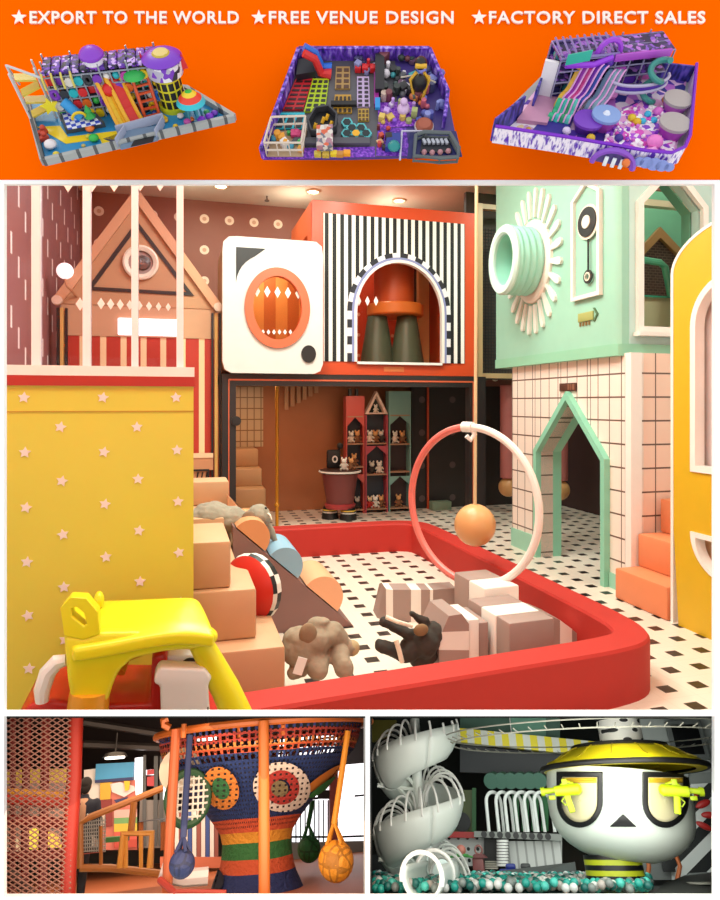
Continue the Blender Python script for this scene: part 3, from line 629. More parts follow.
mb=MB(); mb.prism([V((gl.x-.02,5.54,zB+.06)),V((gr_.x+.02,5.54,zB+.06)),V((gr_.x+.02,5.54,zl-.07)),V((g.x,5.54,g.z-.11)),V((gl.x-.02,5.54,zl-.07))],(0,.02,0)); part('brick_panel',mb,nb.out(br.outputs[0]),t)
a=P(640,191,y=5.55);b_=P(690,212,y=5.55)
mb=MB(); mb.b2((a.x-.1,5.47,b_.z),(b_.x+.1,5.55,P(650,202,y=5.55).z)); solo('cream_beam',mb,mat('ecd2b4'),'cream beam across the top inside the mint window','beam')
p=P(668,188,y=5.45); mb=MB(); mb.prism([V((p.x-.22,5.45,p.z-.03)),V((p.x+.2,5.45,p.z-.03)),V((p.x,5.45,p.z+.28))],(0,.04,0)); solo('pink_gable',mb,mat('a8665a'),'dusty pink gable piece at the top of the mint window','panel')
a=P(642,260,y=5.2);b_=P(665,265,y=5.2);d_=P(671,297,y=5.2)
t=thing('green_rail_seat','green tubular rail over a green bench behind the mint window','seat',(b_.x,5.2,zB+.04))
mb=MB(); mb.tube([V((a.x-.1,5.2,a.z+.01)),V((b_.x-.06,5.2,b_.z+.02)),V((b_.x,5.2,b_.z-.02)),V((d_.x,5.2,d_.z))],.032,10); part('rail',mb,mat('5aa886',.35),t)
a=P(640,289,y=4.9);b_=P(674,298,y=5.25); mb=MB(); mb.b2((a.x-.1,5.21,b_.z),(b_.x,5.35,a.z),bev=.01); part('bench_pad',mb,mat('3f9c7c',.4),t)
mb=MB(); mb.b2((a.x-.1,5.25,zB+.041),(b_.x+.05,5.45,b_.z-.001)); part('bench_base',mb,mat('c8c29c'),t)
# sun porthole
def uW_(px,py,x=uM): return P(px,py,x=x)
c=uW_(534,262); 
t=thing('sun_porthole','mint tube porthole with white sun petals on the mint house','porthole',V((uM,c.y,c.z-.8)))
mb=MB(); mb.lathe([(0,0),(.43,0),(.43,.03),(.41,.045),(0,.045)],c,40,(-1,0,0),sx=.84); part('white_disc',mb,mat('f4e6dc',.35),t)
mb=MB(); prof=[(.30,.045)]+[(.345+(.012 if i%2 else -.006),.05+i*.035) for i in range(9)]+[(.27,.33),(.27,.06)]
mb.lathe(prof,c,40,(-1,0,0),sx=.84); part('ribbed_tube',mb,mat('a4dac8',.35),t)
mb=MB(); mb.lathe([(.26,.325),(.355,.325),(.36,.35),(.34,.375),(.28,.375),(.26,.355),(.26,.325)],c,40,(-1,0,0),sx=.84); part('front_ring',mb,mat('cfe6dc',.3),t)
mb=MB(); mb.lathe([(0,.1),(.27,.1),(.27,.12),(0,.12)],c,32,(-1,0,0),sx=.84); part('green_inner',mb,mat('3f9c74',.4),t)
for k in range(24):
    an=2*PI*(k+.5)/24; u=V((0,math.cos(an),math.sin(an))); w=V((0,-math.sin(an),math.cos(an))); r0,r1=.455,.76
    pts=[c+u*r0+w*.018,c+u*(r1-.09)+w*.038,c+u*(r1-.02)+w*.03,c+u*r1,c+u*(r1-.02)-w*.03,c+u*(r1-.09)-w*.038,c+u*r0-w*.018]
    mb=MB(); pts=[V((p.x,c.y+(p.y-c.y)*.72,p.z)) for p in pts]; mb.prism([p+V((-.002,0,0)) for p in pts],(-.03,0,0)); part('petal',mb,mat('f3efe6',.35),t)
# pendulum clock plaque
a=uW_(574.5,302);b_=uW_(603,299); yl,yr=a.y,b_.y; zb_=a.z; zt_=uW_(575,203).z; za=uW_(589,180).z; ym=(yl+yr)/2
t=thing('pendulum_plaque','white house shaped plaque with a black and white pendulum clock','wall clock',V((uM,ym,zb_)))
xx=uM-.002
def fr5(e,x): return [V((x,yl-e,zb_+e)),V((x,yr+e,zb_+e)),V((x,yr+e,zt_-e*.3)),V((x,ym,za-e*1.3)),V((x,yl-e,zt_-e*.3))]
mb=MB(); mb.frame(fr5(0,xx),fr5(.035,xx),(-.04,0,0)); part('plaque_frame',mb,mat('f4ece4',.35),t)
mb=MB(); mb.prism(fr5(.034,xx),(-.008,0,0)); part('plaque_panel',mb,MINT,t)
c=uW_(588.5,222,uM-.03); 
for r0,r1,m,nm,d in ((0,.155,CREAM,'cream_ring',0),(0,.132,BLACK,'black_face',.012),(0,.058,CREAM,'white_centre',.022)):
    mb=MB(); mb.lathe([(0,d),(r1,d),(r1,d+.01),(0,d+.012)],c,28,(-1,0,0)); part(nm,mb,m,t)
c2=uW_(587.5,277,uM-.03)
mb=MB(); mb.b2((c.x-.008,c.y-.009,c2.z+.04),(c.x,c.y+.009,c.z-.15)); part('pendulum_rod',mb,BLACK,t)
mb=MB(); mb.lathe([(.03,0),(.062,0),(.062,.012),(.03,.012)],V((c.x,c.y,c2.z)),20,(-1,0,0)); part('pendulum_ring',mb,mat('2a2a28'),t)
mb=MB(); mb.lathe([(.028,.0),(.04,.0),(.04,.016),(.028,.016)],V((c.x-.001,c.y,c2.z)),20,(-1,0,0)); part('pendulum_core',mb,CREAM,t)
a=uW_(579,314);b_=uW_(594,323)
t=thing('arrow_sign','small olive sign with an arrow head under the pendulum plaque','sign',V((uM,a.y,b_.z)))
mb=MB(); mb.b2((uM-.014,b_.y+.0,b_.z+.03),(uM-.001,a.y,a.z),bev=.003); part('sign_body',mb,mat('a9a862'),t)
for k in range(4): mb=MB(); y=a.y-.02-k*.045; mb.b2((uM-.012,y-.02,b_.z-.01),(uM-.001,y,b_.z+.025)); part('sign_mark',mb,mat('8a6a3c'),t)
y=b_.y-.02; zc=(a.z+b_.z)/2+.02; mb=MB(); mb.prism([V((uM-.001,y,zc+.06)),V((uM-.001,y-.05,zc)),V((uM-.001,y,zc-.06)),V((uM-.001,y+.02,zc-.06)),V((uM-.001,y-.025,zc)),V((uM-.001,y+.02,zc+.06))],(-.012,0,0)); part('arrow_head',mb,mat('55704c'),t)
# orange padded steps
t=thing('orange_steps','orange padded steps beside the tiled playhouse corner','steps',(3.8,4.3,0))
OS=mat('e88a5c',.5); 
for x0,x1,z0_,z1_ in ((3.44,3.72,0,.25),(3.66,3.92,0.25,.52),(3.88,4.3,.52,.80)): mb=MB(); mb.b2((x0,3.99,z0_+.001),(x1 if z0_ else 4.3,vN-.04,z1_),bev=.015); part('step',mb,OS,t)
# yellow arched panel
uY=3.46
t=thing('yellow_arch_panel','tall yellow arched playhouse wall with white edging at the right','playhouse',(uY,3.4,0))
def ar(c0,z0_,a,b,n,e=0): return [V((uY,c0+(a+e)*math.cos(R(x)),z0_+(b+e)*math.sin(R(x)))) for x in [180*i/n for i in range(n+1)]]
cy,zc=3.375,2.53
outp=[V((uY,cy+.57,0))]+ar(cy,zc,.57,.29,24)+[V((uY,cy-.57,0))]
wc,wz=3.44,2.13; ww=.335
inn=[V((uY,wc+ww,1.12))]+ar(wc,wz,ww,.33,24)+[V((uY,wc-ww,1.12))]
mb=MB(); up=[V((p.x,p.y,max(p.z,1.12))) for p in outp]
mb.frame(up,inn,(.06,0,0),closed=False)
# lower part with half moon
hz=.70
mo=[V((uY,wc+ww*math.cos(R(x)),hz-.3*math.sin(R(x)))) for x in [180*i/24 for i in range(25)]]
lo=[V((uY,cy+.57,hz))]+[V((uY,cy+.57-1.14*i/24,0)) for i in range(1,24)]+[V((uY,cy-.57,hz))]
mb.frame(lo,mo,(.06,0,0),closed=False)
mb.b2((uY,cy-.57,hz),(uY+.06,cy+.57,1.12)); part('wall_panel',mb,mat('dcae1c',.45),t)
mb=MB(); oe=[V((uY-.004,cy+(p.y-cy)*1.045 if p.z>0.001 or 1 else p.y,p.z if p.z<zc else zc+(p.z-zc)*1.08)) for p in outp]; mb.frame(oe,[V((uY-.004,p.y,p.z)) for p in outp],(.07,0,0),closed=False); part('edge_trim',mb,mat('f8efe6',.3),t)
mb=MB(); i2=[V((uY-.012,p.y,p.z)) for p in inn]; i3=[V((uY-.012,wc+(p.y-wc)*.86,p.z+.045 if k in(0,len(inn)-1) else wz+(p.z-wz)*.86)) for k,p in enumerate(inn)]; mb.frame(i2,i3,(.08,0,0)); part('arch_trim',mb,mat('f8efe8',.3),t)
mb=MB(); mb.prism([p+V((.11,0,0)) for p in [V((uY,cy+.5,.9)),V((uY,cy+.5,2.6)),V((uY,cy-.5,2.6)),V((uY,cy-.5,.9))]],(.02,0,0)); o=part('recess_panel',mb,mat('eedfe0',.4),t)
mb=MB(); mb.frame([V((uY+.1,wc+.24,1.12))]+[V((uY+.1,wc+.24*math.cos(R(x)),2.0+.26*math.sin(R(x)))) for x in range(0,181,10)]+[V((uY+.1,wc-.24,1.12))],[V((uY+.1,wc+.232,1.12))]+[V((uY+.1,wc+.232*math.cos(R(x)),2.0+.25*math.sin(R(x)))) for x in range(0,181,10)]+[V((uY+.1,wc-.232,1.12))],(.009,0,0),closed=False); part('dark_line',mb,mat('6b4a48'),o)
mb=MB(); m2=[V((uY-.012,p.y,p.z)) for p in mo]; m3=[V((uY-.012,wc+(p.y-wc)*.86,hz-.035+(p.z-hz)*.8)) for p in mo]; mb.frame(m2,m3,(.08,0,0)); part('half_moon_trim',mb,mat('f8efe8',.3),t)
mb=MB(); mb.b2((uY+.1,wc-.36,.3),(uY+.12,wc+.36,.8)); o=part('half_moon_recess',mb,mat('e2b894'),t)
mb=MB(); mb.tube([V((uY+.095,wc+.17*math.cos(R(x)),hz-.17*math.sin(R(x)))) for x in range(0,181,15)],.006,5); part('dark_line',mb,mat('5a3a30'),o)
# --- red padded ring
RED=mat('b8251a',.7,bump=.1,bs=8,var=.03)
ctl=[(.12,2.75),(2.2,2.92),(2.48,2.99),(2.61,3.18),(2.64,3.5),(2.62,6.45),(2.56,6.72),(2.3,6.86),(.45,6.86)]
def off(pts,d):
    res=[]
    for i,p in enumerate(pts):
        a=V(pts[max(i-1,0)]);b=V(pts[min(i+1,len(pts)-1)]); t_=(b-a).normalized(); res.append(V((p[0]-t_.y*d,p[1]+t_.x*d)))
    return res
def smooth(pts,it=2):
    for _ in range(it):
        r=[pts[0]]
        for a,b in zip(pts,pts[1:]):
            a=V(a);b=V(b); l=(b-a).length; f=min(.25,.12/l if l>.5 else .25); r+=[a+(b-a)*f,b-(b-a)*f]
        pts=r+[pts[-1]]
    return pts
cp=smooth([V(p) for p in ctl],2); ip=off(cp,.2)
ring_mb=MB(); sect=[(0,0),(0,.285),(.012,.3),(.188,.3),(.2,.285),(.2,0)]
rows=[]
for i,p in enumerate(cp):
    d=(ip[i]-p)/.2; rows.append([ring_mb._v((p.x+d.x*s,p.y+d.y*s,z)) for s,z in sect])
for a_,b_ in zip(rows,rows[1:]):
    for k in range(len(sect)): ring_mb.face([a_[k],a_[(k+1)%6],b_[(k+1)%6],b_[k]])
ring_mb.face(rows[0]); ring_mb.face(rows[-1][::-1])
solo('padded_play_ring',ring_mb,RED,'low red padded barrier around the soft play area','play barrier',loc=(1.2,4.8,0))
# --- tan foam stair blocks
FM=mat('cf9f78',.55,bump=.06,bs=10)
FG='tan foam stair blocks beside the yellow star block'
def fblock(a,b,label,m=FM): mb=MB(); mb.b2(a,b,bev=.015); return solo('foam_block',mb,m,label,'foam block',group=FG)
fblock((.03,3.18,.001),(.50,4.05,.405),'widest tan foam block, lowest in the stack by the ring front')
fblock((.03,3.32,.406),(.375,4.0,.66),'second tan foam block up, under the narrow upright one')
fblock((.03,3.36,.661),(.25,3.9,.90),'tan foam block just below the lying elephant, third up')
fblock((.03,4.06,.001),(.34,4.62,.62),'tan foam block behind, between the beach disc and the ramp')
fblock((.03,4.63,.001),(.30,5.5,.80),'tan foam block that carries the lying elephant')
a=P(195,482,y=5.2);b_=P(229,505,y=5.2); fblock((.03,5.2,.801),(b_.x,5.5,a.z),'topmost tan foam block behind the lying elephant')
# beach disc
c=P(256,588,y=3.72); r=.185; c.z=.66-.661+.406+.0; c=V((P(251,588,y=3.78).x,3.78,P(251,588,y=3.78).z)); print('disc',c)
ax=V((-.75,-.66,.0)).normalized()
t=thing('round_play_cushion','round red cushion with a black and white checkered rim on the foam blocks','cushion',V((c.x,c.y,c.z-.2)))
mb=MB(); mb.lathe([(0,.10),(.08,.09),(.14,.065),(.185,.03),(.19,.025)],c,30,ax); part('red_face',mb,mat('cf2a20',.35),t)
nb=NB('checker_rim',.4)
ck=nb.m_('FLOOR',nb.mul(nb.m_('ARCTAN2',nb.m_('SUBTRACT',nb.z,.2),nb.add(nb.mul(nb.x,.66),nb.mul(nb.y,-.75))),2.55))
mb=MB(); N_=24
q_=V(ax).to_track_quat('Z','Y').to_matrix()
prof=[(.19,.025),(.2,0),(.195,-.04),(.17,-.07)]
for i in range(N_):
    for k in range(3):
        mb.mi=(i//2+(k>0))%2
        pts=[]
        for (rr_,zz),ii in ((prof[k],i),(prof[k],i+1),(prof[k+1],i+1),(prof[k+1],i)): pts.append(c+q_@V((rr_*math.cos(2*PI*ii/N_),rr_*math.sin(2*PI*ii/N_),zz)))
        mb.poly(pts)
part('checkered_rim',mb,[mat('1d1c1c'),mat('efe9e0')],t)
mb=MB(); mb.lathe([(.17,-.07),(.1,-.09),(0,-.1)],c,24,ax); part('red_back',mb,mat('cf2a20',.35),t)
# --- roller ramp
va,vb2=4.5,5.08
t=thing('roller_ramp','grey brown foam ramp with peach rails sloping down to the play floor','ramp',(.8,4.8,0))
mb=MB(); mb.prism([V((.35,va,.001)),V((1.2,va,.001)),V((.35,va,.76))],(0,.5,0)); part('wedge_body',mb,mat('8a6660',.6),t)
mb=MB(); mb.prism([V((.35,va+.52,.761)),V((1.16,va+.52,.05)),V((1.2,va+.52,.001)),V((1.1,va+.52,.0011)),V((.35,va+.52,.9))],(0,.1,0)); part('far_rail',mb,mat('d99a70',.5),t)
RO='half round foam rollers on the ramp'
sl=math.atan2(-.76,.85)
for k,(u_,m,nm) in enumerate(((.47,'e29a68','upper peach'),(.70,'8fb4cc','blue'),(.97,'efae84','lower peach'))):
    z_=.76*(1.2-u_)/.85+.012; mb=MB(); N2=16; d=V((math.cos(sl),0,math.sin(sl))); n=V((-math.sin(sl),0,math.cos(sl))); rr_=.13 if k<2 else .15
    pts=[V((u_,va+.002,z_))+d*(rr_*math.cos(PI*i/N2))+n*(rr_*1.05*math.sin(PI*i/N2)) for i in range(N2+1)]
    mb.prism(pts,(0,.5,0)); solo('foam_roller',mb,mat(m,.5),f'{nm} half round foam roller on the ramp','foam roller',group=RO)
# --- striped foam arches and cubes
BR=mat('a48a82',.55); WH=mat('f3eae2',.5)
def striped(name,label,c,size,rz,axis,fr_,g='striped foam blocks in the play ring',cat='foam block'):
    """box of alternating bands along an axis"""
    t=thing(name,label,cat,(c[0],c[1],c[2]-size[2]/2),g); rot=Matrix.Rotation(rz,4,'Z'); tot=0
    for i,(f,col) in enumerate(fr_):
        s=list(size); o=V((0,0,0)); s[axis]=size[axis]*f-.002; o[axis]=-size[axis]/2+size[axis]*(tot+f/2); tot+=f
        m=MB(); m.M=Matrix.Translation(V(c))@rot; m.box(o,s,bev=.012); part('foam_band',m,col,t)
    return t
def atg(px,py,z): return P(px,py,z=z)
p=atg(484,578,.42); print('cube',p)
def garch(name,label,px0,py0,px1,h,th,y0,segs,bow):
    """curved standing strip of foam bands (quarter arches lying on the floor)"""
# left curved wall of bands
t=thing('striped_foam_arch','grey and white striped curved foam arch, the left one by the dark plush dog','foam block',(1.6,4.1,0),'striped foam blocks in the play ring')
pl=[atg(377,617,0),atg(390,620,0),atg(420,622,0),atg(455,624,0)]
base=[(377,618),(386,621),(393,622),(411,622),(421,622),(430,622),(433,622),(456,620)]
cols=[BR,WH,BR,WH,BR,WH,BR]; zt_=.235
for i in range(7):
    a=atg(*base[i],0);b=atg(*base[i+1],0); tl=(3.5,3,1,0,0,0,0)[i]/650*4.4
    dd=V((.02,.17,0)); m=MB(); m.prism([V((a.x+tl,a.y,.001)) if 0 else V((a.x,a.y,.001)),V((b.x,b.y,.001)),V((b.x,b.y,zt_)),V((a.x+(0.05 if i==0 else 0),a.y,zt_-(.03 if i==0 else 0)))],dd); part('foam_band',m,cols[i],t)
# crossing cubes
striped('striped_foam_block','grey topped striped foam block, the rear one under the hoop',(p.x+.04,p.y+.06,.2),(.26,.44,.4),.05,1,[(.5,WH),(.5,BR)])
p=atg(503,607,.36)
striped('striped_foam_block','grey and white foam block in front of the hoop block, left of the low arch',(p.x+.03,p.y-.02,.18),(.3,.5,.36),.05,1,[(.3,BR),(.36,WH),(.34,BR)])
# front arch profile (hexagon) and right arch
t=thing('striped_foam_arch','grey and white foam arch with angled shoulders at the front of the ring','foam block',(1.35,3.35,0),'striped foam blocks in the play ring')
yF=3.45
pr=[P(439,668,y=yF),P(439,650,y=yF),P(442,632,y=yF),P(449,616,y=yF),P(462,614,y=yF),P(469,624,y=yF),P(469,668,y=yF)]
zz=max(pr[0].z,0.001); pr[0].z=pr[-1].z=.001
for i,(i0,i1,m_) in enumerate(((0,1,BR),(1,2,WH),(2,3,BR),)):
    pass
def slab(pa,pb,pc,pd,m_): m=MB(); m.prism([pa,pb,pc,pd],(0,.3,0)); part('foam_band',m,m_,t)
R_=pr[5];R0=pr[6]
def rz_(z): return V((R0.x,yF,z))
slab(pr[0],R0,rz_(pr[1].z-.02),pr[1],BR); slab(pr[1],rz_(pr[1].z-.02),rz_(pr[2].z-.01),pr[2],WH)
m=MB(); m.prism([pr[2],rz_(pr[2].z-.01),pr[5],pr[4],pr[3]],(0,.3,0)); part('foam_band',m,BR,t)
m=MB(); m.b2((R0.x+.002,yF+.01,.001),(R0.x+.07,yF+.31,pr[5].z+.02),bev=.008); part('foam_band',m,WH,t)
m=MB(); m.b2((R0.x+.072,yF+.03,.001),(R0.x+.14,yF+.33,pr[5].z-.01),bev=.008); part('foam_band',m,BR,t)
t=thing('striped_foam_arch','grey and white striped low foam arch at the right side of the ring','foam block',(2.1,3.6,0),'striped foam blocks in the play ring')
yF=3.62; seq=[(512,616,BR),(520,613,WH),(538,612,WH),(546,614,BR),(560,620,WH),(572,629,BR),(580,636,BR)]
prev=None
for i in range(len(seq)-1):
    a=P(seq[i][0],seq[i][1],y=yF);b=P(seq[i+1][0],seq[i+1][1],y=yF); m=MB(); m.prism([V((a.x,yF,.001)),V((b.x,yF,.001)),V((b.x,yF,max(b.z,.05))),V((a.x,yF,a.z))],(0,.22,0)); part('foam_band',m,[BR,WH,BR,BR,WH,BR][i],t)
# --- hoop
cH=P(470,505,y=4.25); hr=.555
t=thing('sensory_hoop','tall standing hoop, half pink and half white, rising from the foam blocks','hoop',V((cH.x,cH.y,cH.z-hr)))
ca,sa=math.cos(R(-62)),math.sin(R(-62))
def hp(a): a=R(a); return cH+V((hr*math.cos(a)*ca,hr*math.cos(a)*sa,hr*math.sin(a)))
for nm,a0,a1,m in (('pink_half',94,275,mat('e4736a',.35)),('white_half',-85,92,mat('f4e8e2',.35))):
    mb=MB(); mb.tube([hp(a0+(a1-a0)*i/40) for i in range(41)],.027,10); part(nm,mb,m,t)
p=hp(92); mb=MB(); mb.cyl(p+V((-.04*ca,-.04*sa,0)),p+V((.045*ca,.045*sa,0)),.038,n=14); mb.tube([p+V((.02,-.03,0)),p+V((.03,-.045,-.05)),p+V((.0,-.045,-.09)),p+V((-.03,-.04,-.06))],.018,8); part('joint_clip',mb,mat('f3ece8',.35),t)
# --- hanging balls
def hball(px,py,r,v,label,rod,col='e0a56c',g='peach punch balls hanging on rods'):
    c=P(px,py,y=v); t=thing('hanging_ball',label,'hanging ball',c-V((0,0,r)),g)
    mb=MB(); mb.lathe([(0,-r)]+[(r*math.cos(R(a)),r*1.02*math.sin(R(a))) for a in range(-75,76,15)]+[(0,r)],c,28); part('ball',mb,mat(col,.35),t)
    if rod=='rope': mb=MB(); mb.cyl(c+V((0,0,r*.98)),V((c.x+.02,c.y,4.6)),.014,n=8); part('rod',mb,mat('d8bd92',.4),t)
    else: mb=MB(); mb.cyl(c+V((0,0,r*.98)),V((c.x,c.y,rod)),r*.82,n=16); part('pink_sleeve',mb,mat('c0706c',.45),t)
    return t
hball(475,525,.165,4.75,'large peach ball hanging on a thin tan rod behind the hoop','rope')
hball(508,487,.14,8.6,'small peach ball under a pink sleeve left of the tiled playhouse',1.86)
hball(559.5,490,.14,7.9,'small peach ball under a pink sleeve seen through the mint doorway',1.98)
hball(596,470,.12,8.6,'dim peach ball under a pink sleeve at the right of the mint doorway',1.98)
# --- plush animals (one smooth skin each)
def plush(name,label,cat,balls,m,loc,ears=(),vox=.008,extra=()):
    mb=MB()
    for b in balls:
        if len(b)==2: mb.sph(b[0],b[1],14)
        else:
            n=6
            for i in range(n+1): k=i/n; mb.sph(V(b[0])*(1-k)+V(b[1])*k,b[2]*(1-k)+b[3]*k,10)
    t=thing(name,label,cat,loc); o=part('body',mb,m,t); blob(o,vox,5)
    tx=bpy.data.textures.new('cloth_folds','CLOUDS'); tx.noise_scale=.11; dm=o.modifiers.new('Folds','DISPLACE'); dm.texture=tx; dm.strength=.035; dm.mid_level=.5
    for nm,mm,fn in extra: e=MB(); fn(e); part(nm,e,mm,t)
    return t
GB=mat('a39684',.9,bump=.4,bs=25,var=.12,ns=14); 
v0=4.78; Pz=lambda px,py,v=v0: P(px,py,y=v)
s=1/650*4.9
e1=[(Pz(212,517),(.16,.15,.11)),(Pz(232,520),(.13,.14,.1)),(Pz(200,521),(.1,.12,.1)),(Pz(258,516),(.095,.1,.09)),(Pz(265,522),Pz(275,540),.035,.022),(Pz(275,540),Pz(279,549),.022,.018),
    (Pz(240,527),Pz(262,538,v0-.15),.05,.045),(Pz(236,532),Pz(237,541,v0-.2),.05,.05),(Pz(205,526),Pz(196,531,v0-.12),.05,.05)]
def tusk(e): e.tube([Pz(266,512),Pz(270,515,v0-.1),Pz(272,520,v0-.12)],[.008,.007,.003],6)
def tailk(e): e.sph(Pz(266,508,v0-.07),.01,8)
def ear1(e): e.sph(Pz(249,520,v0-.11),(.055,.02,.065),12)
plush('plush_elephant','grey brown plush elephant lying on the upper tan foam blocks','plush toy',e1,GB,(Pz(225,533).x,v0,.801),extra=(('tusk',mat('efe6d8',.5),tusk),('ear',mat('8d725c',.9,bump=.4,bs=25),ear1),('eye',BLACK,tailk)))
v1=3.55; Q=lambda px,py,v=v1: P(px,py,y=v)
e2=[(Q(302,646),(.115,.12,.12)),(Q(313,640),(.1,.12,.1)),(Q(330,634),(.08,.08,.065)),(Q(318,622),(.07,.05,.03)),(Q(335,648),Q(344,668,v1-.12),.055,.06),(Q(320,655),Q(318,668,v1-.1),.06,.06),(Q(336,630),Q(342,640),.045,.035),(Q(350,648),(.04,.045,.045)),(Q(300,668),Q(292,674,v1-.05),.05,.035)]
def tag(e): e.box(Q(300,666,v1-.17),(.05,.006,.09),rot=Matrix.Rotation(R(20),3,'Y'))
def ear2(e): e.sph(Q(308,634,v1-.09),(.05,.02,.06),12)
def paw(e): e.sph(Q(352,648,v1-.01),(.045,.04,.045),12)
plush('plush_elephant','light brown plush elephant slumped on the play floor by the lowest foam block','plush toy',e2,mat('a3907a',.9,bump=.6,bs=18,var=.14,ns=14),(Q(320,670).x,v1,0.001),extra=(('label_tag',WHITE,tag),('ear',mat('957a60',.9,bump=.4,bs=25),ear2),('foot_sole',mat('b8a078',.9,bump=.3,bs=25),paw)))
v2=3.5; D=lambda px,py,v=v2: P(px,py,y=v)
DK2=mat('3c342e',.85,bump=.4,bs=30,var=.15,ns=12)
e3=[(D(424,642),(.085,.1,.1)),(D(410,650),(.06,.07,.07)),(D(408,634),Q(385,621),.04,.035),(D(425,622),D(412,614),.03,.022),(D(405,655),D(380,645),.045,.035),(D(433,632),(.05,.06,.06)),(D(430,655),D(416,660),.05,.04)]
def band(e): e.tube([D(396,640,v2-.09),D(399,650,v2-.1),D(402,662,v2-.09)],.014,8)
def band2(e): e.tube([D(386,617,v2-.03),D(398,622,v2-.07),D(412,626,v2-.05)],.012,8)
def brow(e): e.sph(D(421,630,v2-.075),(.045,.02,.035),12)
plush('plush_dog','dark plush dog with cream stripes lying by the striped foam arches','plush toy',e3,DK2,(D(415,660).x,v2,.001),extra=(('cream_stripe',CREAM,band),('cream_stripe',CREAM,band2),('brown_patch',mat('8a6a48',.9),brow)))
# --- toy car
vC=2.62
def K(px,py,v=vC): return P(px,py,y=v)
YL=mat('f0e322',.32,var=.03)
t=thing('toy_car','yellow roofed red ride-on toy car at the front left','toy car',(K(150,700).x,vC,0))
def outline_solid(pts,y0,y1,m,nm,bev=.02,parent=None,hole=None):
    mb=MB(); tm=MB(); tm.prism([V((p.x,y0,p.z)) for p in pts],(0,y1-y0,0)); bmesh.ops.recalc_face_normals(tm.bm,faces=tm.bm.faces[:])
    bmesh.ops.bevel(tm.bm,geom=tm.bm.edges[:],offset=bev,segments=3,profile=.5,affect='EDGES',clamp_overlap=True)
    mb._merge(tm.bm); return part(nm,mb,m,parent or t,ang=60)
# roof: curved shell lofted between near and far rails
near=[(72,650),(85,648),(105,645),(130,640),(155,635),(180,632),(203,634),(215,636)]
far=[(66,604),(82,604),(98,600),(120,600),(145,599),(170,598),(190,597),(198,600)]
zr=None
mb=MB(); rows=[]
vN1,vF1=2.48,2.86
nr=[P(px,py,y=vN1) for px,py in near]; fr_=[P(px,py,y=vF1) for px,py in far]
K_=6
for k in range(K_+1):
    f=k/K_; rows.append([a.lerp(b,f)+V((0,0,.022*math.sin(PI*f)))+(V((0,0,.006)) if k in(1,5) else V((0,0,0))) for a,b in zip(nr,fr_)])
top=[[mb._v(p) for p in r] for r in rows]; bot=[[mb._v(p+V((0,0.0,-.05))) for p in r] for r in rows]
for A_,B_ in zip(top,top[1:]):
    for i in range(len(A_)-1): mb.face([A_[i],A_[i+1],B_[i+1],B_[i]])
for A_,B_ in zip(bot,bot[1:]):
    for i in range(len(A_)-1): mb.face([A_[i],B_[i],B_[i+1],A_[i+1]])
for A_,B_ in ((top[0],bot[0]),(top[-1],bot[-1])):
    for i in range(len(A_)-1): mb.face([A_[i],A_[i+1],B_[i+1],B_[i]])
for s_ in (0,-1):
    for k in range(K_): mb.face([top[k][s_],top[k+1][s_],bot[k+1][s_],bot[k][s_]])
o=part('roof',mb,YL,t,ang=80); md=o.modifiers.new('Bevel','BEVEL'); md.width=.014; md.segments=3; sd=o.modifiers.new('Subd','SUBSURF'); sd.levels=1; sd.render_levels=2
# broad near-left pillar and arch edge
c_=[(60,608),(70,598),(84,598),(92,604),(104,618),(130,630),(150,637),(210,632),(218,640),(214,647),(196,650),(160,653),(132,660),(116,673),(110,690),(108,700),(92,704),(70,703),(66,680),(64,650)]
pts=[K(px,py,2.5) for px,py in c_]
N_=56; cen=K(77,617,2.5)
holepts=[K(px,py,2.5) for px,py in [(71,608),(77,607),(84,613),(87,624),(84,626),(78,621),(72,616)]]
md_=sum(holepts,V())/len(holepts)
# pillar as ring (around the hand hole) plus arch
ring_o=[K(px,py,2.5) for px,py in [(60,608),(70,597),(86,598),(98,612),(100,634),(84,640),(64,636)]]
mb=MB(); mb.frame(ring_o,holepts,(0,.07,0)); o=part('handle_loop',mb,YL,t,ang=70); m_=o.modifiers.new('Bevel','BEVEL'); m_.width=.012; m_.segments=3
body=[(63,634),(84,638),(101,632),(130,632),(160,634),(212,630),(220,638),(213,647),(190,650),(160,653),(132,660),(118,673),(111,690),(108,702),(92,706),(71,704),(67,680)]
outline_solid([K(px,py,2.5) for px,py in body],2.5,2.56,YL,'near_arch',.018)
p=K(99,600,2.75); mb=MB(); mb.sph(p,(.02,.03,.035),12); part('roof_knob',mb,YL,t)
# right pillar
mb=MB(); mb.tube([K(200,642,2.56),K(212,664,2.56),K(226,690,2.56),K(240,722,2.56),K(252,760,2.56)],[.045,.05,.055,.06,.06],12); part('rear_pillar',mb,YL,t,ang=80)
# left lower post (orange yellow)
mb=MB(); mb.tube([K(90,690,2.54),K(86,730,2.54),K(84,790,2.54)],[.07,.075,.08],12); part('front_pillar',mb,mat('e8a024',.4),t)
mb=MB(); mb.tube([K(118,672,2.75),K(125,655,2.8),K(150,645,2.84)],[.03,.03,.03],8); part('far_pillar',mb,mat('e8a024',.4),t)
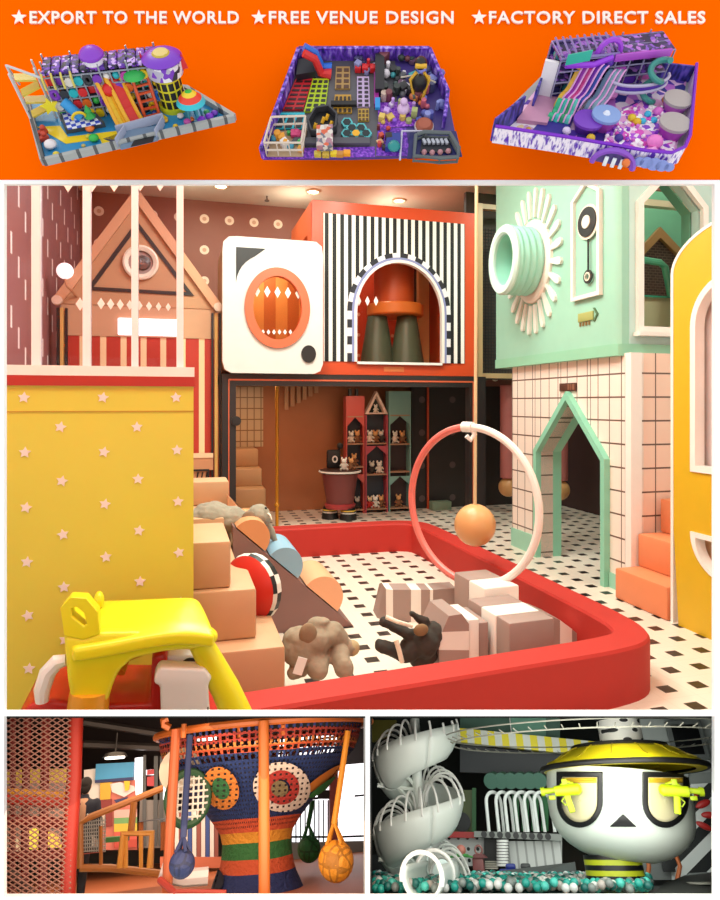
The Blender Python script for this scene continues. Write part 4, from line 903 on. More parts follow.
# body
RC=mat('c4241c',.35)
outline_solid([K(px,py,2.6) for px,py in [(108,704),(150,704),(152,655),(167,652),(168,712),(230,730),(226,795),(100,800),(60,790),(22,770),(14,720),(30,704),(52,700),(90,706)]],2.6,3.0,RC,'body_shell',.02)
mb=MB(); 
outline_solid([K(px,py,2.52) for px,py in [(155,672),(160,665),(205,667),(212,676),(208,683),(212,740),(162,740),(160,684),(154,682)]],2.5,2.58,mat('ece8e6',.35),'grey_white_tray',.012)
outline_solid([K(px,py,2.7) for px,py in [(166,652),(200,652),(205,668),(205,676),(166,676)]],2.66,2.74,mat('f1edf0',.35),'seat_back',.012)
p=K(197,664,2.62); mb=MB(); mb.tube([p+V((-.028+.03*math.cos(R(a)),0,.03*math.sin(R(a))-.01)) for a in range(30,211,20)],.008,6); mb.sph(p+V((-.008,0,-.012)),.011,8); part('eye_decal',mb,BLACK,t)
mb=MB(); mb.tube([K(42,702,2.56),K(42,690,2.56),K(48,672,2.56),K(57,662,2.56),K(66,660,2.56)],[.022,.028,.03,.028,.02],10); part('white_hoop',mb,mat('f2eef0',.35),t)
for px in (40,215):
    mb=MB(); c=K(px,800,2.55); mb.lathe([(0,-.05),(.1,-.05),(.12,-.03),(.12,.03),(.1,.05),(0,.05)],V((c.x,2.62,.12)),20,(0,1,0)); part('wheel',mb,mat('1e1e20',.6),t)
# --- room lamps (ceiling lighting plus added fill lamps)
WARM='eefbee'
for x,y,e in ((-.9,1.45,60),(.1,1.9,40),(1.6,2.2,28),(.2,3.9,55),(1.5,3.9,64),(0.8,5.6,84),(2.0,5.6,60),(4.6,6.8,50),(4.2,3.0,45)):  # first entries are unseen front fill for the yellow block and parapet
    lamp('AREA',(x,y,4.5),e,WARM,.7)
lamp('AREA',(.6,8.4,4.5),36,WARM,.6); lamp('AREA',(4.0,8.9,4.5),12,WARM,.6)
for x,y in ((.1,8.9),(1.6,9.2),(3.0,9.2),(.3,6.6),(2.0,7.0)): lamp('POINT',(x,y,4.25),9,WARM,.08)  # unseen point fills added to brighten the ceiling
for x,y,e in ((-.2,8.4,8),(1.0,8.6,8),(2.4,8.5,5)): lamp('AREA',(x,y,1.84),e,'ffd8b0',.25)
bs=bpy.data.objects['striped_play_box'].matrix_world.translation; bw=bpy.data.objects['washer_play_box'].matrix_world.translation
bl=A.inverted()@bs; lamp('AREA',(bl.x,bl.y-.1,3.95),22,'ffe4c8',.4)  # unseen lamp added to brighten the inside behind the arched window
bl=A.inverted()@bw; lamp('AREA',(bl.x,bl.y,3.38),14,'ffe0b4',.3)  # unseen lamp added to brighten the washer box behind its porthole
lamp('AREA',(4.5,5.3,4.4),16,'fff0e0',.3)
# ================================================================ ORANGE HEADER BOARD WITH THREE SCALE MODELS
setF(Matrix.Identity(4))
nbo=NB('orange_board',.9); nbo.b.inputs['Specular IOR Level'].default_value=0.0
M_OR=nbo.out(nbo.mix(nbo.noise(2),'ff6600','fd6500'))
t=thing('header_board','wide orange header board with white capital lettering and stars','sign board',wp(360,180,YF))
a=wp(-1400,-1590);b_=wp(2500,180); mb=MB(); mb.b2((a.x,YF,b_.z+.0005),(b_.x,YF+.02,a.z)); part('board_panel',mb,M_OR,t)
nbw=NB('lettering_white',.9); nbw.b.inputs['Specular IOR Level'].default_value=0.0; MWL=nbw.out(nbw.mix(nbw.noise(3),'fff4ec','fdf1e8'))

def text(s,px0,px1,py0,py1,parent,Y=YF-.002):
    cu=bpy.data.curves.new('lettering','FONT'); cu.body=s; cu.size=1; cu.extrude=.03; cu.offset=.018; cu.space_character=1.12; cu.resolution_u=3
    o=bpy.data.objects.new('tmp_text',cu); C.objects.link(o); dg=bpy.context.evaluated_depsgraph_get(); me=bpy.data.meshes.new_from_object(o.evaluated_get(dg)); 
    bpy.data.objects.remove(o)
    xs=[v.co.x for v in me.vertices]; ys=[v.co.y for v in me.vertices]; x0,x1,y0,y1=min(xs),max(xs),min(ys),max(ys)
    A_=wp(px0,py1,Y);B_=wp(px1,py0,Y)
    for v in me.vertices:
        c=v.co.copy(); v.co=V((A_.x+(c.x-x0)/(x1-x0)*(B_.x-A_.x),Y-c.z*.05,A_.z+(c.y-y0)/(y1-y0)*(B_.z-A_.z)))-LOC[parent.name]
    me.materials.append(MWL); l=bpy.data.objects.new('lettering',me); C.objects.link(l); l.parent=parent; LOC[l.name]=LOC[parent.name]
for s_,x0,x1,xs_ in (('EXPORT TO THE WORLD',30,239,19.5),('FREE VENUE DESIGN',269,453.5,259),('FACTORY DIRECT SALES',489,705,479)):
    text(s_,x0,x1,11.5,23.8,t)
    c=wp(xs_,18,YF-.002); mb=MB(); star(mb,c,.0118,d=(0,-.002,0),k=.42); part('star',mb,MWL,t)
def dframe(px,py,Y,yaw,pitch): setF(Matrix.Translation(wp(px,py,Y))@Matrix.Rotation(pitch,4,'X')@Matrix.Rotation(yaw,4,'Z')@Matrix.Scale(.01,4))
def galaxy(name,a='2a1f6a',b='6a34b8',c='b9a0ee',sc_=.35):
    nb=NB(name,.5); n=nb.n.new('ShaderNodeTexNoise'); n.inputs['Scale'].default_value=sc_*3; n.inputs['Detail'].default_value=4
    mp=nb.n.new('ShaderNodeMapping'); mp.inputs['Scale'].default_value=(1,1,.3); nb.l(nb.tc.outputs['Object'],mp.inputs[0]); nb.l(mp.outputs[0],n.inputs['Vector'])
    r=nb.n.new('ShaderNodeValToRGB'); e=r.color_ramp.elements; e[0].position=.38; e[0].color=lin(a); e[1].position=.72; e[1].color=lin(c); m=e.new(.52); m.color=lin(b)
    nb.l(n.outputs['Fac'],r.inputs[0]); return nb.out(r.outputs[0])
def checker(name,a,b,s):
    nb=NB(name,.5); n=nb.n.new('ShaderNodeTexChecker'); n.inputs['Scale'].default_value=s; n.inputs['Color1'].default_value=lin(a); n.inputs['Color2'].default_value=lin(b)
    nb.l(nb.tc.outputs['Object'],n.inputs['Vector']); return nb.out(n.outputs[0])
def cells(name,cols,s,rough=.5):
    nb=NB(name,rough); n=nb.n.new('ShaderNodeTexVoronoi'); n.inputs['Scale'].default_value=s; nb.l(nb.tc.outputs['Object'],n.inputs['Vector'])
    sp=nb.n.new('ShaderNodeSeparateColor'); nb.l(n.outputs['Color'],sp.inputs[0]); r=nb.n.new('ShaderNodeValToRGB'); r.color_ramp.interpolation='CONSTANT'; e=r.color_ramp.elements
    for i,c in enumerate(cols):
        p=i/len(cols)
        if i<2: e[i].position=p; e[i].color=lin(c)
        else: x=e.new(p); x.color=lin(c)
    nb.l(sp.outputs[0],r.inputs[0]); return nb.out(r.outputs[0])
def up(px,py,z=0): return P(px,py,z=z)
def patch(pts,z,h,m,name,par,**k):
    mb=MB(); mb.prism([V((p.x,p.y,z)) for p in [up(*q_,z) for q_ in pts]],(0,0,h)); return part(name,mb,m,par,**k)
def wall(pts,h,th,m,name,par,closed=False):
    mb=MB(); ps=[up(*q_) for q_ in pts]
    for a,b in zip(ps,ps[1:]+([ps[0]] if closed else [])):
        d=(b-a).normalized(); n=V((-d.y,d.x,0))*th; mb.prism([a-n,b-n,b+n,a+n],(0,0,h))
    return part(name,mb,m,par)
def zat2(px,py,base):  # height above floor of pixel py over floor point base
    return P(px,py,y=base.y).z
GREY=mat('8e9496',.5); DKG=mat('4a5054',.5)
c_=lambda h,r=.4: mat(h,r)
# ---- model 1
dframe(132,128,.9,.42,1.03)
random.seed(2)
t=thing('playground_model','leftmost of the three playground models, blue and yellow floor with a striped tower','playground model',(0,0,0))
FL,FR,BRr,BL=(45,165),(235,121),(187,92),(29,104)
patch([FL,FR,BRr,BL],-1.2,1.2,GREY,'base_slab',t)
Q1=[(46,163),(233,120),(187,93),(31,104)]
patch(Q1,0,.12,c_('2a8fc8'),'floor_mat',t)
patch([(37,127),(60,126),(68,137),(118,131),(122,140),(103,146),(100,139),(66,144)],.13,.05,c_('f0d020'),'yellow_path',t)
patch([(118,124),(160,112),(168,118),(125,131)],.13,.05,c_('f0d020'),'yellow_path',t)
patch([(103,139),(124,132),(140,138),(118,145)],.13,.05,c_('1e3c7a'),'dark_mat',t)
nb=NB('curb',.6); nb.out(nb.mix(nb.near(nb.fr(nb.mul(nb.add(nb.x,100.),.45)),.5,.1),'a2a7a6','54585a')); MC=nb.m
wall([BL,FL,FR,BRr],1.0,.3,MC,'curb_wall',t)
# multi level frame
a=up(62,122);b=up(168,110); d=(b-a); Lh=d.length; dx=d.normalized(); nrm=V((-dx.y,dx.x,0)); H=zat2(62,74,a)
NBAY=12; bay=Lh/NBAY; lev=H/4; dep=3.6
cols=['2b6fd0','7b35b8','e86a1e','35b045','d8262a','f0c818','24b4c0','c03ca8','30343c','e8e4e0']
mb=MB()
for i in range(NBAY+1):
    for j in range(3):
        p=a+dx*bay*i+nrm*dep*j/2; mb.cyl(p,p+V((0,0,H+1.2*(i%3==0))),.13,n=5)
for k in range(1,5):
    for j in range(3): p=a+nrm*dep*j/2+V((0,0,lev*k)); mb.cyl(p,p+dx*Lh,.11,n=5)
part('steel_frame',mb,c_('9aa0ac',.3),t)
for k in range(1,4): mb=MB(); mb.prism([a+V((0,0,lev*k-.1)),b+V((0,0,lev*k-.1)),b+nrm*dep+V((0,0,lev*k-.1)),a+nrm*dep+V((0,0,lev*k-.1))],(0,0,.15)); part('deck',mb,c_('3a3f52'),t)
random.seed(3)
for i in range(NBAY):
    for k in range(4):
        p=a+dx*bay*(i+.5)+V((0,0,lev*(k+.5))); cl=random.choice(cols); kind=random.randrange(4)
        mb=MB()
        if kind==0:
            mb.tube([p+dx*(bay*.36*math.cos(x))+V((0,0,lev*.36*math.sin(x))) for x in [2*PI*q_/14 for q_ in range(14)]],.28,6,True); nm='ring_panel'
        elif kind==1: mb.box(p+nrm*.6,(bay*.8,.5,lev*.7),rz=math.atan2(dx.y,dx.x),bev=.1); nm='block_panel'
        elif kind==2: mb.sph(p+nrm*.5,(.55,.55,.55),10); nm='play_ball'
        else: mb.cyl(p-nrm*.2,p+nrm*2,.6,n=12); nm='crawl_tube'
        part(nm,mb,c_(cl),t)
        mb=MB(); mb.box(p+nrm*dep*.95,(bay*.98,.2,lev*.95),rz=math.atan2(dx.y,dx.x)); part('back_panel',mb,c_(random.choice(['33205e','22283c','5a2c90','2c3440','6a4a2a'])),t)
GP=cells('purple_net',['3b1d78','7436b8','1c1a2c','c8a8e8','5a2ca0','2a2440'],2.2)
for i in range(NBAY):
    p=a+dx*bay*(i+.5)+V((0,0,H+.5)); mb=MB(); mb.box(p+nrm*dep*.5,(bay*.92,dep,.5),rz=math.atan2(dx.y,dx.x),bev=.1); part('roof_panel',mb,GP,t)
    if i<4:
        q0=a+dx*bay*i+V((0,0,H)); mb=MB(); mb.tube([q0+V((0,0,.6)),q0-nrm*.5+V((0,0,.1)),q0-nrm*.6-V((0,0,lev*.8))],.16,5); part('yellow_rib',mb,c_('d8c860'),t)
# back row behind, purple roofs towards the right
a2=a+nrm*dep*1.05+dx*bay*3; mb=MB()
for i in range(10): p=a2+dx*bay*i*.9; mb.box(p+V((0,0,H*.48)),(bay*.8,2.2,H*.96),rz=math.atan2(dx.y,dx.x),bev=.1)
part('rear_block',mb,GP,t)
# dome on top
p=a+dx*bay*5.6+nrm*dep*.3+V((0,0,H+.6)); mb=MB(); mb.lathe([(0,0),(1.2,0),(1.2,1.0),(1.6,1.1),(1.6,1.4),(1.2,1.9),(.6,2.2),(0,2.3)],p,16); part('purple_dome',mb,c_('8a3cc8'),t)
mb=MB(); mb.lathe([(1.22,.2),(1.3,.5),(1.22,.8)],p,16); part('dome_band',mb,c_('e8e4f0'),t)
p=a+dx*bay*6.4-nrm*.4+V((0,0,lev*2.6)); mb=MB(); mb.sph(p,.9,12); part('red_ball',mb,c_('d8201e'),t)
# round tower
c=up(175,107); Ht=zat2(175,71,c)
mb=MB(); nb=NB('tower_grid',.5); g=nb.m_('MAXIMUM',nb.near(nb.fr(nb.mul(nb.m_('ARCTAN2',nb.m_('SUBTRACT',nb.y,c.y),nb.m_('SUBTRACT',nb.x,c.x)),1.9)),.5,.12),nb.near(nb.fr(nb.mul(nb.z,.75)),.5,.1))
mb.lathe([(1.8,0),(1.8,Ht),(0,Ht)],c,28); part('tower_body',mb,nb.out(nb.mix(g,'1c1c1e','d8d024')),t)
mb=MB(); mb.lathe([(1.8,0),(2.1,0),(2.1,.8),(1.8,.8)],c,28); part('tower_base',mb,c_('cfd828'),t)
mb=MB(); mb.lathe([(1.8,Ht),(2.4,Ht+.1),(2.45,Ht+1.9),(2.3,Ht+2.0),(0,Ht+2.0)],c,28); part('tower_drum',mb,cells('drum_cells',['e8e4ec','30303a','b8b4c8','7a3cc0'],1.4),t)
mb=MB(); mb.lathe([(0,Ht+2.01),(2.5,Ht+2.01),(2.7,Ht+2.2),(2.3,Ht+2.5),(1.5,Ht+2.8),(0,Ht+2.8)],c,28); part('tower_roof',mb,c_('7a34c4'),t)
mb=MB(); mb.lathe([(0,Ht+2.81),(1.2,Ht+2.81),(1.0,Ht+3.0),(0,Ht+3.0)],c,20); part('roof_disc',mb,c_('c8b040'),t)
for s_ in (-1,1):
    mb=MB(); p=c+V((math.cos(-.42)*2.7*s_,math.sin(-.42)*2.7*s_,Ht+.6)); mb.prism([p+V((-.5,0,0)),p+V((.5,0,0)),p+V((0,0,2.3))],(0,.3,0)); part('red_flag',mb,c_('d82432'),t)
# slides
def slide(p0,p1,h0,w,m,m2,nm):
    A_=up(*p0);B_=up(*p1); A_=A_+V((0,0,h0)); B_=B_+V((0,0,.3)); dd=(B_-A_); s_=V((-dd.y,dd.x,0)).normalized()*w
    mb=MB(); n=8; pts=[A_+dd*k/n+V((0,0,.35*math.sin(k/n*PI*2.))) for k in range(n+1)]
    for u,v in zip(pts,pts[1:]): mb.prism([u-s_,v-s_,v+s_,u+s_],(0,0,.2))
    o=part(nm,mb,m,t)
    for sg in (-1,1): mb=MB(); mb.tube([q_+s_*sg+V((0,0,.3)) for q_ in pts],.28,6); part('slide_edge',mb,m2,o)
slide((124,112),(138,127),5.2,.9,c_('d8241c'),c_('f0b020'),'red_slide')
slide((112,114),(124,129),5.0,.55,c_('f0c818'),c_('f0b020'),'yellow_slide')
p=up(152,116); mb=MB(); 
for k in range(5): mb.box(p+V((-.0,k*.3-.6,.5+k*.95)),(2,.25,.25))
for sx in (-1,1): mb.cyl(p+V((sx,-.8,0)),p+V((sx,.8,5.2)),.22,n=6)
part('orange_ladder',mb,c_('e0562a'),t)
p=p+V((-.6,.9,5.6)); mb=MB(); mb.lathe([(0,0),(1.5,0),(1.2,.5),(0,.7)],p,16); part('green_canopy',mb,c_('2fb050'),t)
# ball pit
patch([(58,110),(88,107),(106,127),(67,134)],.13,.9,DKG,'pit_wall',t)
patch([(61,112),(88,109.5),(102,124),(68,130)],1.04,.08,checker('pit_checker','e8eaf4','3a4fc0',1.6),'pit_balls',t)
mb=MB(); p=up(82,118,1.1); mb.cyl(p,p+V((-1.5,1.5,2)),.7,n=12); part('blue_tube',mb,c_('2f9ae0'),t)
mb=MB(); mb.tube([p+V((.9*math.cos(x)-.3,-.8,.8*math.sin(x)+.6)) for x in [PI*i/8 for i in range(9)]],.2,6); part('yellow_arch',mb,c_('e8c820'),t)
p=up(91,119,1.1); mb=MB(); mb.lathe([(0,2.2),(.5,1.2),(.25,1.2),(.8,.4),(0,.4)],p,8); part('green_tree',mb,c_('28a84a'),t)
# left stair tower
p=up(44,118); mb=MB()
for k in range(4): q0=p+V((0,0,1.2+k*1.6)); mb.box(q0,(2.6,1.6,.25),rot=Matrix.Rotation(R(14 if k%2 else -14),3,'Y'))
part('yellow_ramps',mb,c_('d8c048'),t)
mb=MB(); 
for dx_,dy_ in ((-1.6,-1),(1.6,-1),(1.6,1),(-1.6,1)): mb.cyl(p+V((dx_,dy_,0)),p+V((dx_,dy_,7.5)),.15,n=5)
mb.tube([up(29,104)+V((0,0,3)),p+V((-1.6,1,7.5)),a+V((0,0,H))],.18,5); part('stair_frame',mb,c_('c8ccd0'),t)
p=a+V((-.6,-.5,3)); mb=MB(); star(mb,p,1.2,d=(0,-.3,0)); part('yellow_star',mb,c_('f0e030'),t)
# mushroom canopy
c=up(195,119); mb=MB()
for k in range(5): x=2*PI*k/5; mb.cyl(c+V((1.1*math.cos(x),1.1*math.sin(x),.13)),c+V((.9*math.cos(x),.9*math.sin(x),2.6)),.18,n=6)
o=part('canopy_legs',mb,c_('4a9aa8'),t)
for r0,r1,z0_,z1_,cl in ((2.0,1.6,2.6,3.2,'30c0d0'),(1.6,1.0,3.2,3.8,'e8402a'),(1.0,.5,3.8,4.2,'f0d030'),(.5,0,4.2,4.4,'38b840')):
    mb=MB(); mb.lathe([(0,z0_),(r0,z0_),(r1,z1_),(0,z1_)],c,20); part('canopy_ring',mb,c_(cl),t)
# small soft play shapes
for px,py,r,cl in [(52,148,.85,'e8e0e4'),(57,156,.45,'e8d030'),(95,141,.7,'30b848'),(89,138,.4,'d8c830'),(91,131,.65,'f07828'),(84,147,.3,'c8b060'),(181,118,.5,'e8dcd8'),(188,124,.55,'c850a8'),(202,122,.6,'7a30c8'),(210,119,.6,'7a30c8'),(215,115,.5,'7038b8'),(207,114,.45,'38a060'),(192,121,.4,'e87830'),(176,128,.4,'e8c028'),(155,114,.4,'3458a8'),(166,122,.4,'e8b028')]:
    p=up(px,py,.13); mb=MB(); mb.sph(p+V((0,0,r*.7)),(r,r,r*.7),10); part('soft_play_shape',mb,c_(cl),t)
for px,py in ((43,134),(44,140)): p=up(px,py,.2); mb=MB(); mb.box(p+V((0,0,.3)),(1.5,.7,.6),rz=.3,bev=.12); mb.sph(p+V((.3,0,.9)),.4,8); part('spring_rider',mb,c_('c8442c'),t)
# entrance bridge
patch([(121,150),(158,141),(164,128),(128,133)],.2,.5,c_('6f86a0'),'entrance_floor',t)
patch([(131,147),(153,142),(155,134),(136,137)],.72,.08,c_('14161c'),'entrance_opening',t)
for q0,q1 in (((119,138),(166,125)),((119,151),(128,137)),((158,142),(166,128))):
    A_=up(*q0);B_=up(*q1); mb=MB(); mb.prism([A_+V((0,0,.5)),B_+V((0,0,.5)),B_+V((0,.2,1.6)),A_+V((0,.2,1.6))],(0,.3,0)); part('entrance_side',mb,c_('a8b0c8'),t)
# ---- model 2
dframe(360,118,.93,-.02,1.28)
t=thing('playground_model','middle one of the three playground models, top view trampoline park with purple walls','playground model',(0,0,0))
patch([(263,160),(352,160),(460,157),(455,140),(446,95),(430,55),(297,55)],-.8,.8,c_('4a3a88'),'base_slab',t)
patch([(264,159),(400,156),(395,60),(300,60)],0,.1,c_('5c5a60'),'grey_floor',t)
G2=galaxy('galaxy_wall','2a2070','6b38c0','c4aef4',.5)
wall([(263,159),(300,60),(428,60),(446,102),(443,128)],2.3,.25,G2,'galaxy_wall_panel',t)
patch([(376,156),(410,156),(406,128),(378,128)],.12,.08,galaxy('galaxy_floor','4a1f98','7a34c0','b070e8',.9),'purple_floor',t)
patch([(378,128),(418,126),(412,102),(378,103)],.12,.08,galaxy('galaxy_floor2','6a20b0','9a48d8','d090f0',.9),'purple_floor',t)
patch([(264,159.5),(375,157),(375,147),(268,149)],.12,.08,galaxy('galaxy_floor3','4a1f98','7a34c0','b070e8',.9),'purple_floor',t)
patch([(290,146),(370,146),(370,140),(295,140)],.22,.6,c_('54525a'),'grey_step',t)
def tramp(pts,nx,ny,m,nm,dark='1a1a1e',fx=.14,fy=.2):
    c4=[up(*q_,.3) for q_ in pts]; o=patch(pts,.1,.3,m,nm,t)
    for i in range(nx):
        for j in range(ny):
            def L_(u,v): return (c4[0].lerp(c4[1],u)).lerp(c4[3].lerp(c4[2],u),v)
            u0,u1=(i+fx)/nx,(i+1-fx)/nx; v0_,v1_=(j+fy)/ny,(j+1-fy)/ny; mb=MB(); mb.prism([V((p.x,p.y,.41)) for p in (L_(u0,v0_),L_(u1,v0_),L_(u1,v1_),L_(u0,v1_))],(0,0,.06)); part('jump_bed',mb,c_(dark),o)
tramp([(283,111),(303,111),(313,80),(296,80)],2,7,c_('c81e2a'),'red_trampoline','3a1418',.1,.28)
tramp([(304,113),(325,113),(329,80),(313,80)],3,7,c_('b8d020'),'lime_trampoline','2a2c28',.16,.22)
tramp([(273,130),(302,130),(305,114),(281,114)],3,1,c_('28c0d0'),'cyan_trampoline','1c2c34',.14,.1)
tramp([(357,108),(370,108),(369,78),(357,78)],2,7,c_('c8b0d8'),'lilac_trampoline','2a2028',.2,.22)
tramp([(335,90),(350,90),(350,68),(336,68)],2,4,c_('b08a50'),'tan_trampoline','5a3a28',.16,.2)
tramp([(333,114),(352,114),(351,96),(335,96)],4,3,c_('c09030'),'gold_trampoline','3a2a18',.2,.2)
tramp([(358,122),(369,122),(369,110),(358,110)],3,3,c_('b89438'),'gold_mat','5a3c1c',.2,.2)
patch([(331,107),(357,107),(357,103),(331,103)],.5,.5,c_('1c1a1c'),'dark_beam',t)
for px,py in ((356,135),(347,124),(347,135),(352,129.5),(361,129.5),(366,135),(352,140.5),(361,140.5)):
    p=up(px,py,.2); cen_=px==356; mb=MB(); mb.lathe([(0,0),(.85,0),(.85,.4),(0,.4)],p,6); o=part('hex_pad',mb,c_('58c0c4'),t)
    mb=MB(); mb.lathe([(0,.41),(.58,.41),(.58,.47),(0,.47)],p,6); part('hex_bed',mb,c_('f0b020' if cen_ else '14282c'),o)
# octagon arena
ps=[(309,128),(316,116),(329,114),(337,122),(336,134),(325,140),(312,138)]
patch(ps,.2,.5,c_('1e1e22'),'arena_floor',t); wall(ps,1.8,.12,c_('3a3a40'),'arena_fence',t,True)
for px,py in ((322,123),(330,127),(314,129),(326,120)): p=up(px,py,.8); mb=MB(); mb.cyl(p,p+V((.3,.5,.6)),.25,n=6); part('arena_light',mb,c_('f0b828'),t)
patch([(317,152),(333,152),(333,130),(317,131)],.8,1.2,cells('mixed_cells',['c8b8b0','a87888','6a6a78','d8d0c8','d06040'],1.6),'climbing_unit',t)
# slide at the back left
A_=up(306,74);B_=up(331,76)
for k,(cl,dy) in enumerate((('2a6fd8',.9),('d82c2c',-.2),)):
    mb=MB(); mb.tube([V((A_.x,A_.y+dy,4)),V((A_.x+1.5,A_.y+dy,3)),V((B_.x-1.4,B_.y+dy,.8)),V((B_.x,B_.y+dy,.5))],[.55,.55,.6,.8],8); part('slide',mb,c_(cl),t)
patch([(297,82),(316,79),(312,66),(299,66)],.15,1.4,c_('20202a'),'dark_unit',t)
# front left two level unit
ps=[(267,157),(303,157),(307,131),(274,132)]
o=patch(ps,.2,.2,c_('b89a78'),'unit_deck',t)
mb=MB()
cs=[up(*q_) for q_ in ps]
for k in range(4):
    A_,B_=cs[k],cs[(k+1)%4]
    for f in (0,.33,.66): p=A_.lerp(B_,f); mb.cyl(p,p+V((0,0,3)),.1,n=5)
    for z in (1.5,3): mb.cyl(A_+V((0,0,z)),B_+V((0,0,z)),.16,n=5)
part('unit_frame',mb,c_('d8c8b8'),t)
random.seed(5)
def scatter(x0,y0,x1,y1,n,pal,rr=(.35,.8),z=.2,hh=(.4,1.6)):
    for _ in range(n):
        p=up(random.uniform(x0,x1),random.uniform(y0,y1),z); r=random.uniform(*rr); h=random.uniform(*hh); mb=MB(); k=random.randrange(3)
        if k==0: mb.box(p+V((0,0,h/2)),(r*1.6,r*1.6,h),rz=random.random()*3,bev=.08); nm='soft_block'
        elif k==1: mb.cyl(p,p+V((0,0,h)),r*.7,r*.6,n=10); nm='soft_pillar'
        else: mb.sph(p+V((0,0,r*.8)),r*.8,8); nm='soft_ball'
        part(nm,mb,c_(random.choice(pal)),t)
scatter(272,135,302,153,14,['d84880','40b058','e8a030','e8e0d8','7a4a30','48a0c0'])
scatter(378,60,418,100,46,['4a5a58','5a5a60','7a4048','c8b0a0','38403c','d07848','48a8b0','e0d8e0','70506a','2c2c30'],(.4,.95))
scatter(418,70,442,122,26,['5a60b0','7878c8','d0687a','e0783c','c89838','484a70','8890d0'],(.4,.9))
scatter(380,104,416,124,16,['c8a0e8','e0c060','8a50d0','a8b070','e8d8f0','50a080'],(.35,.75))
scatter(378,128,392,150,8,['7a3028','c84838','e0b080','30281e'],(.3,.6))
scatter(356,62,376,74,12,['8a8ab8','c8c8e0','403c68','d02830'],(.35,.7))
for px in (358,365,373): p=up(px,71,.2); mb=MB(); mb.box(p+V((0,0,.5)),(.9,.9,1),bev=.1); part('red_cushion',mb,c_('d82428'),t)
patch([(375,97),(384,97),(384,62),(375,62)],.15,1.6,c_('1c1c24'),'dark_wall_unit',t)
patch([(374,108),(379,108),(378,76),(374,76)],.2,.8,c_('a02890'),'magenta_strip',t)
patch([(375,110),(380,110),(380,100),(375,100)],1.05,.5,c_('2a90d8'),'blue_block',t)
# black and gold robot climber
p=up(418,96,.2); mb=MB(); mb.sph(p+V((0,1.4,4.6)),.9,12); mb.sph(p+V((0,0,2.4)),(1.1,.9,1.5),12); o=part('climber_body',mb,c_('1c1a18'),t)
for sx in (-1,1):
    mb=MB(); mb.tube([p+V((sx*.5,.6,3.8)),p+V((sx*1.3,.2,2.8)),p+V((sx*.9,-.2,1.5)),p+V((sx*.5,-1,.2))],.24,6); part('gold_band',mb,c_('d8a828'),o)
mb=MB(); mb.box(p+V((0,.6,4.9)),(1.6,.5,.5),bev=.1); part('gold_visor',mb,c_('e0b030'),o)
mb=MB(); A_=up(400,88,.3);B_=up(434,93,.3); mb.tube([A_+V((0,0,2)),A_.lerp(B_,.5)+V((0,0,3)),B_+V((0,0,2))],.12,5); part('cable',mb,c_('b8b0a0'),t)
# arcade pads and foreground stage
patch([(385,152),(400,152),(400,138),(387,138)],.25,1.1,c_('283a90'),'blue_pit',t)
mb=MB(); p=up(394,146,1.4); mb.sph(p,(.9,.9,.6),10); part('teal_mound',mb,c_('1f8a8a'),t)
patch([(407,159),(462,157),(456,132),(410,132)],.05,.2,c_('22266a'),'navy_floor',t)
ps=[up(*q_,1.4) for q_ in ((414,156),(416,135),(424,132),(450,133),(459,148),(458,157),(440,158))]
mb=MB(); mb.tube([V((p.x,p.y,1.4)) for p in ps],.3,6,True); mb.tube([V((p.x,p.y,.4)) for p in ps],.22,6,True)
for p in ps: mb.cyl((p.x,p.y,.2),(p.x,p.y,1.5),.15,n=5)
part('track_fence',mb,c_('5a6468'),t)
patch([(420,153),(452,153),(448,138),(422,138)],.3,.2,c_('1a1c28'),'track_floor',t)
for k in range(6): p=up(424+k*4.4,143,.5); mb=MB(); mb.box(p+V((0,0,.3)),(.4,.8,.5),rz=.4,bev=.05); part('bumper_car',mb,c_('b8bcc8'),t)
for px,py in ((424,153),(432,153.5),(440,153),(448,152)): p=up(px,py,.5); mb=MB(); mb.sph(p+V((0,0,.2)),.4,8); part('kart_pad',mb,c_('c08890'),t)
c=up(424,127,.3); mb=MB(); mb.lathe([(0,0),(1.25,0),(1.25,.5),(.9,.9),(0,1.0)],c,20); o=part('round_pavilion',mb,c_('a85840'),t)
mb=MB(); mb.lathe([(1.26,0),(1.4,.05),(1.35,.3),(1.26,.35)],c,20); part('pavilion_rim',mb,c_('d8d0d0'),o)
p=up(403,113,.3); mb=MB(); mb.sph(p+V((0,0,.8)),(.9,.9,.8),12); mb.sph(p+V((0,.2,2)),.55,10); part('white_figure',mb,c_('d8b8e0'),t)
mb=MB(); 
for q0,q1 in (((400,160),(402,131)),((402,131),(423,131))): mb.cyl(up(*q0,.9),up(*q1,.9),.15,n=5)
part('white_rail',mb,c_('c8c4d8'),t)
for px,py,cl in ((318,156,'c8b040'),(326,156.5,'c8a840'),(334,155.5,'e8c828'),(347,155,'f0a020'),(340,156,'c88838')): p=up(px,py,.2); mb=MB(); mb.box(p+V((0,0,.4)),(1,.7,.8),bev=.1); part('letter_block',mb,c_(cl),t)
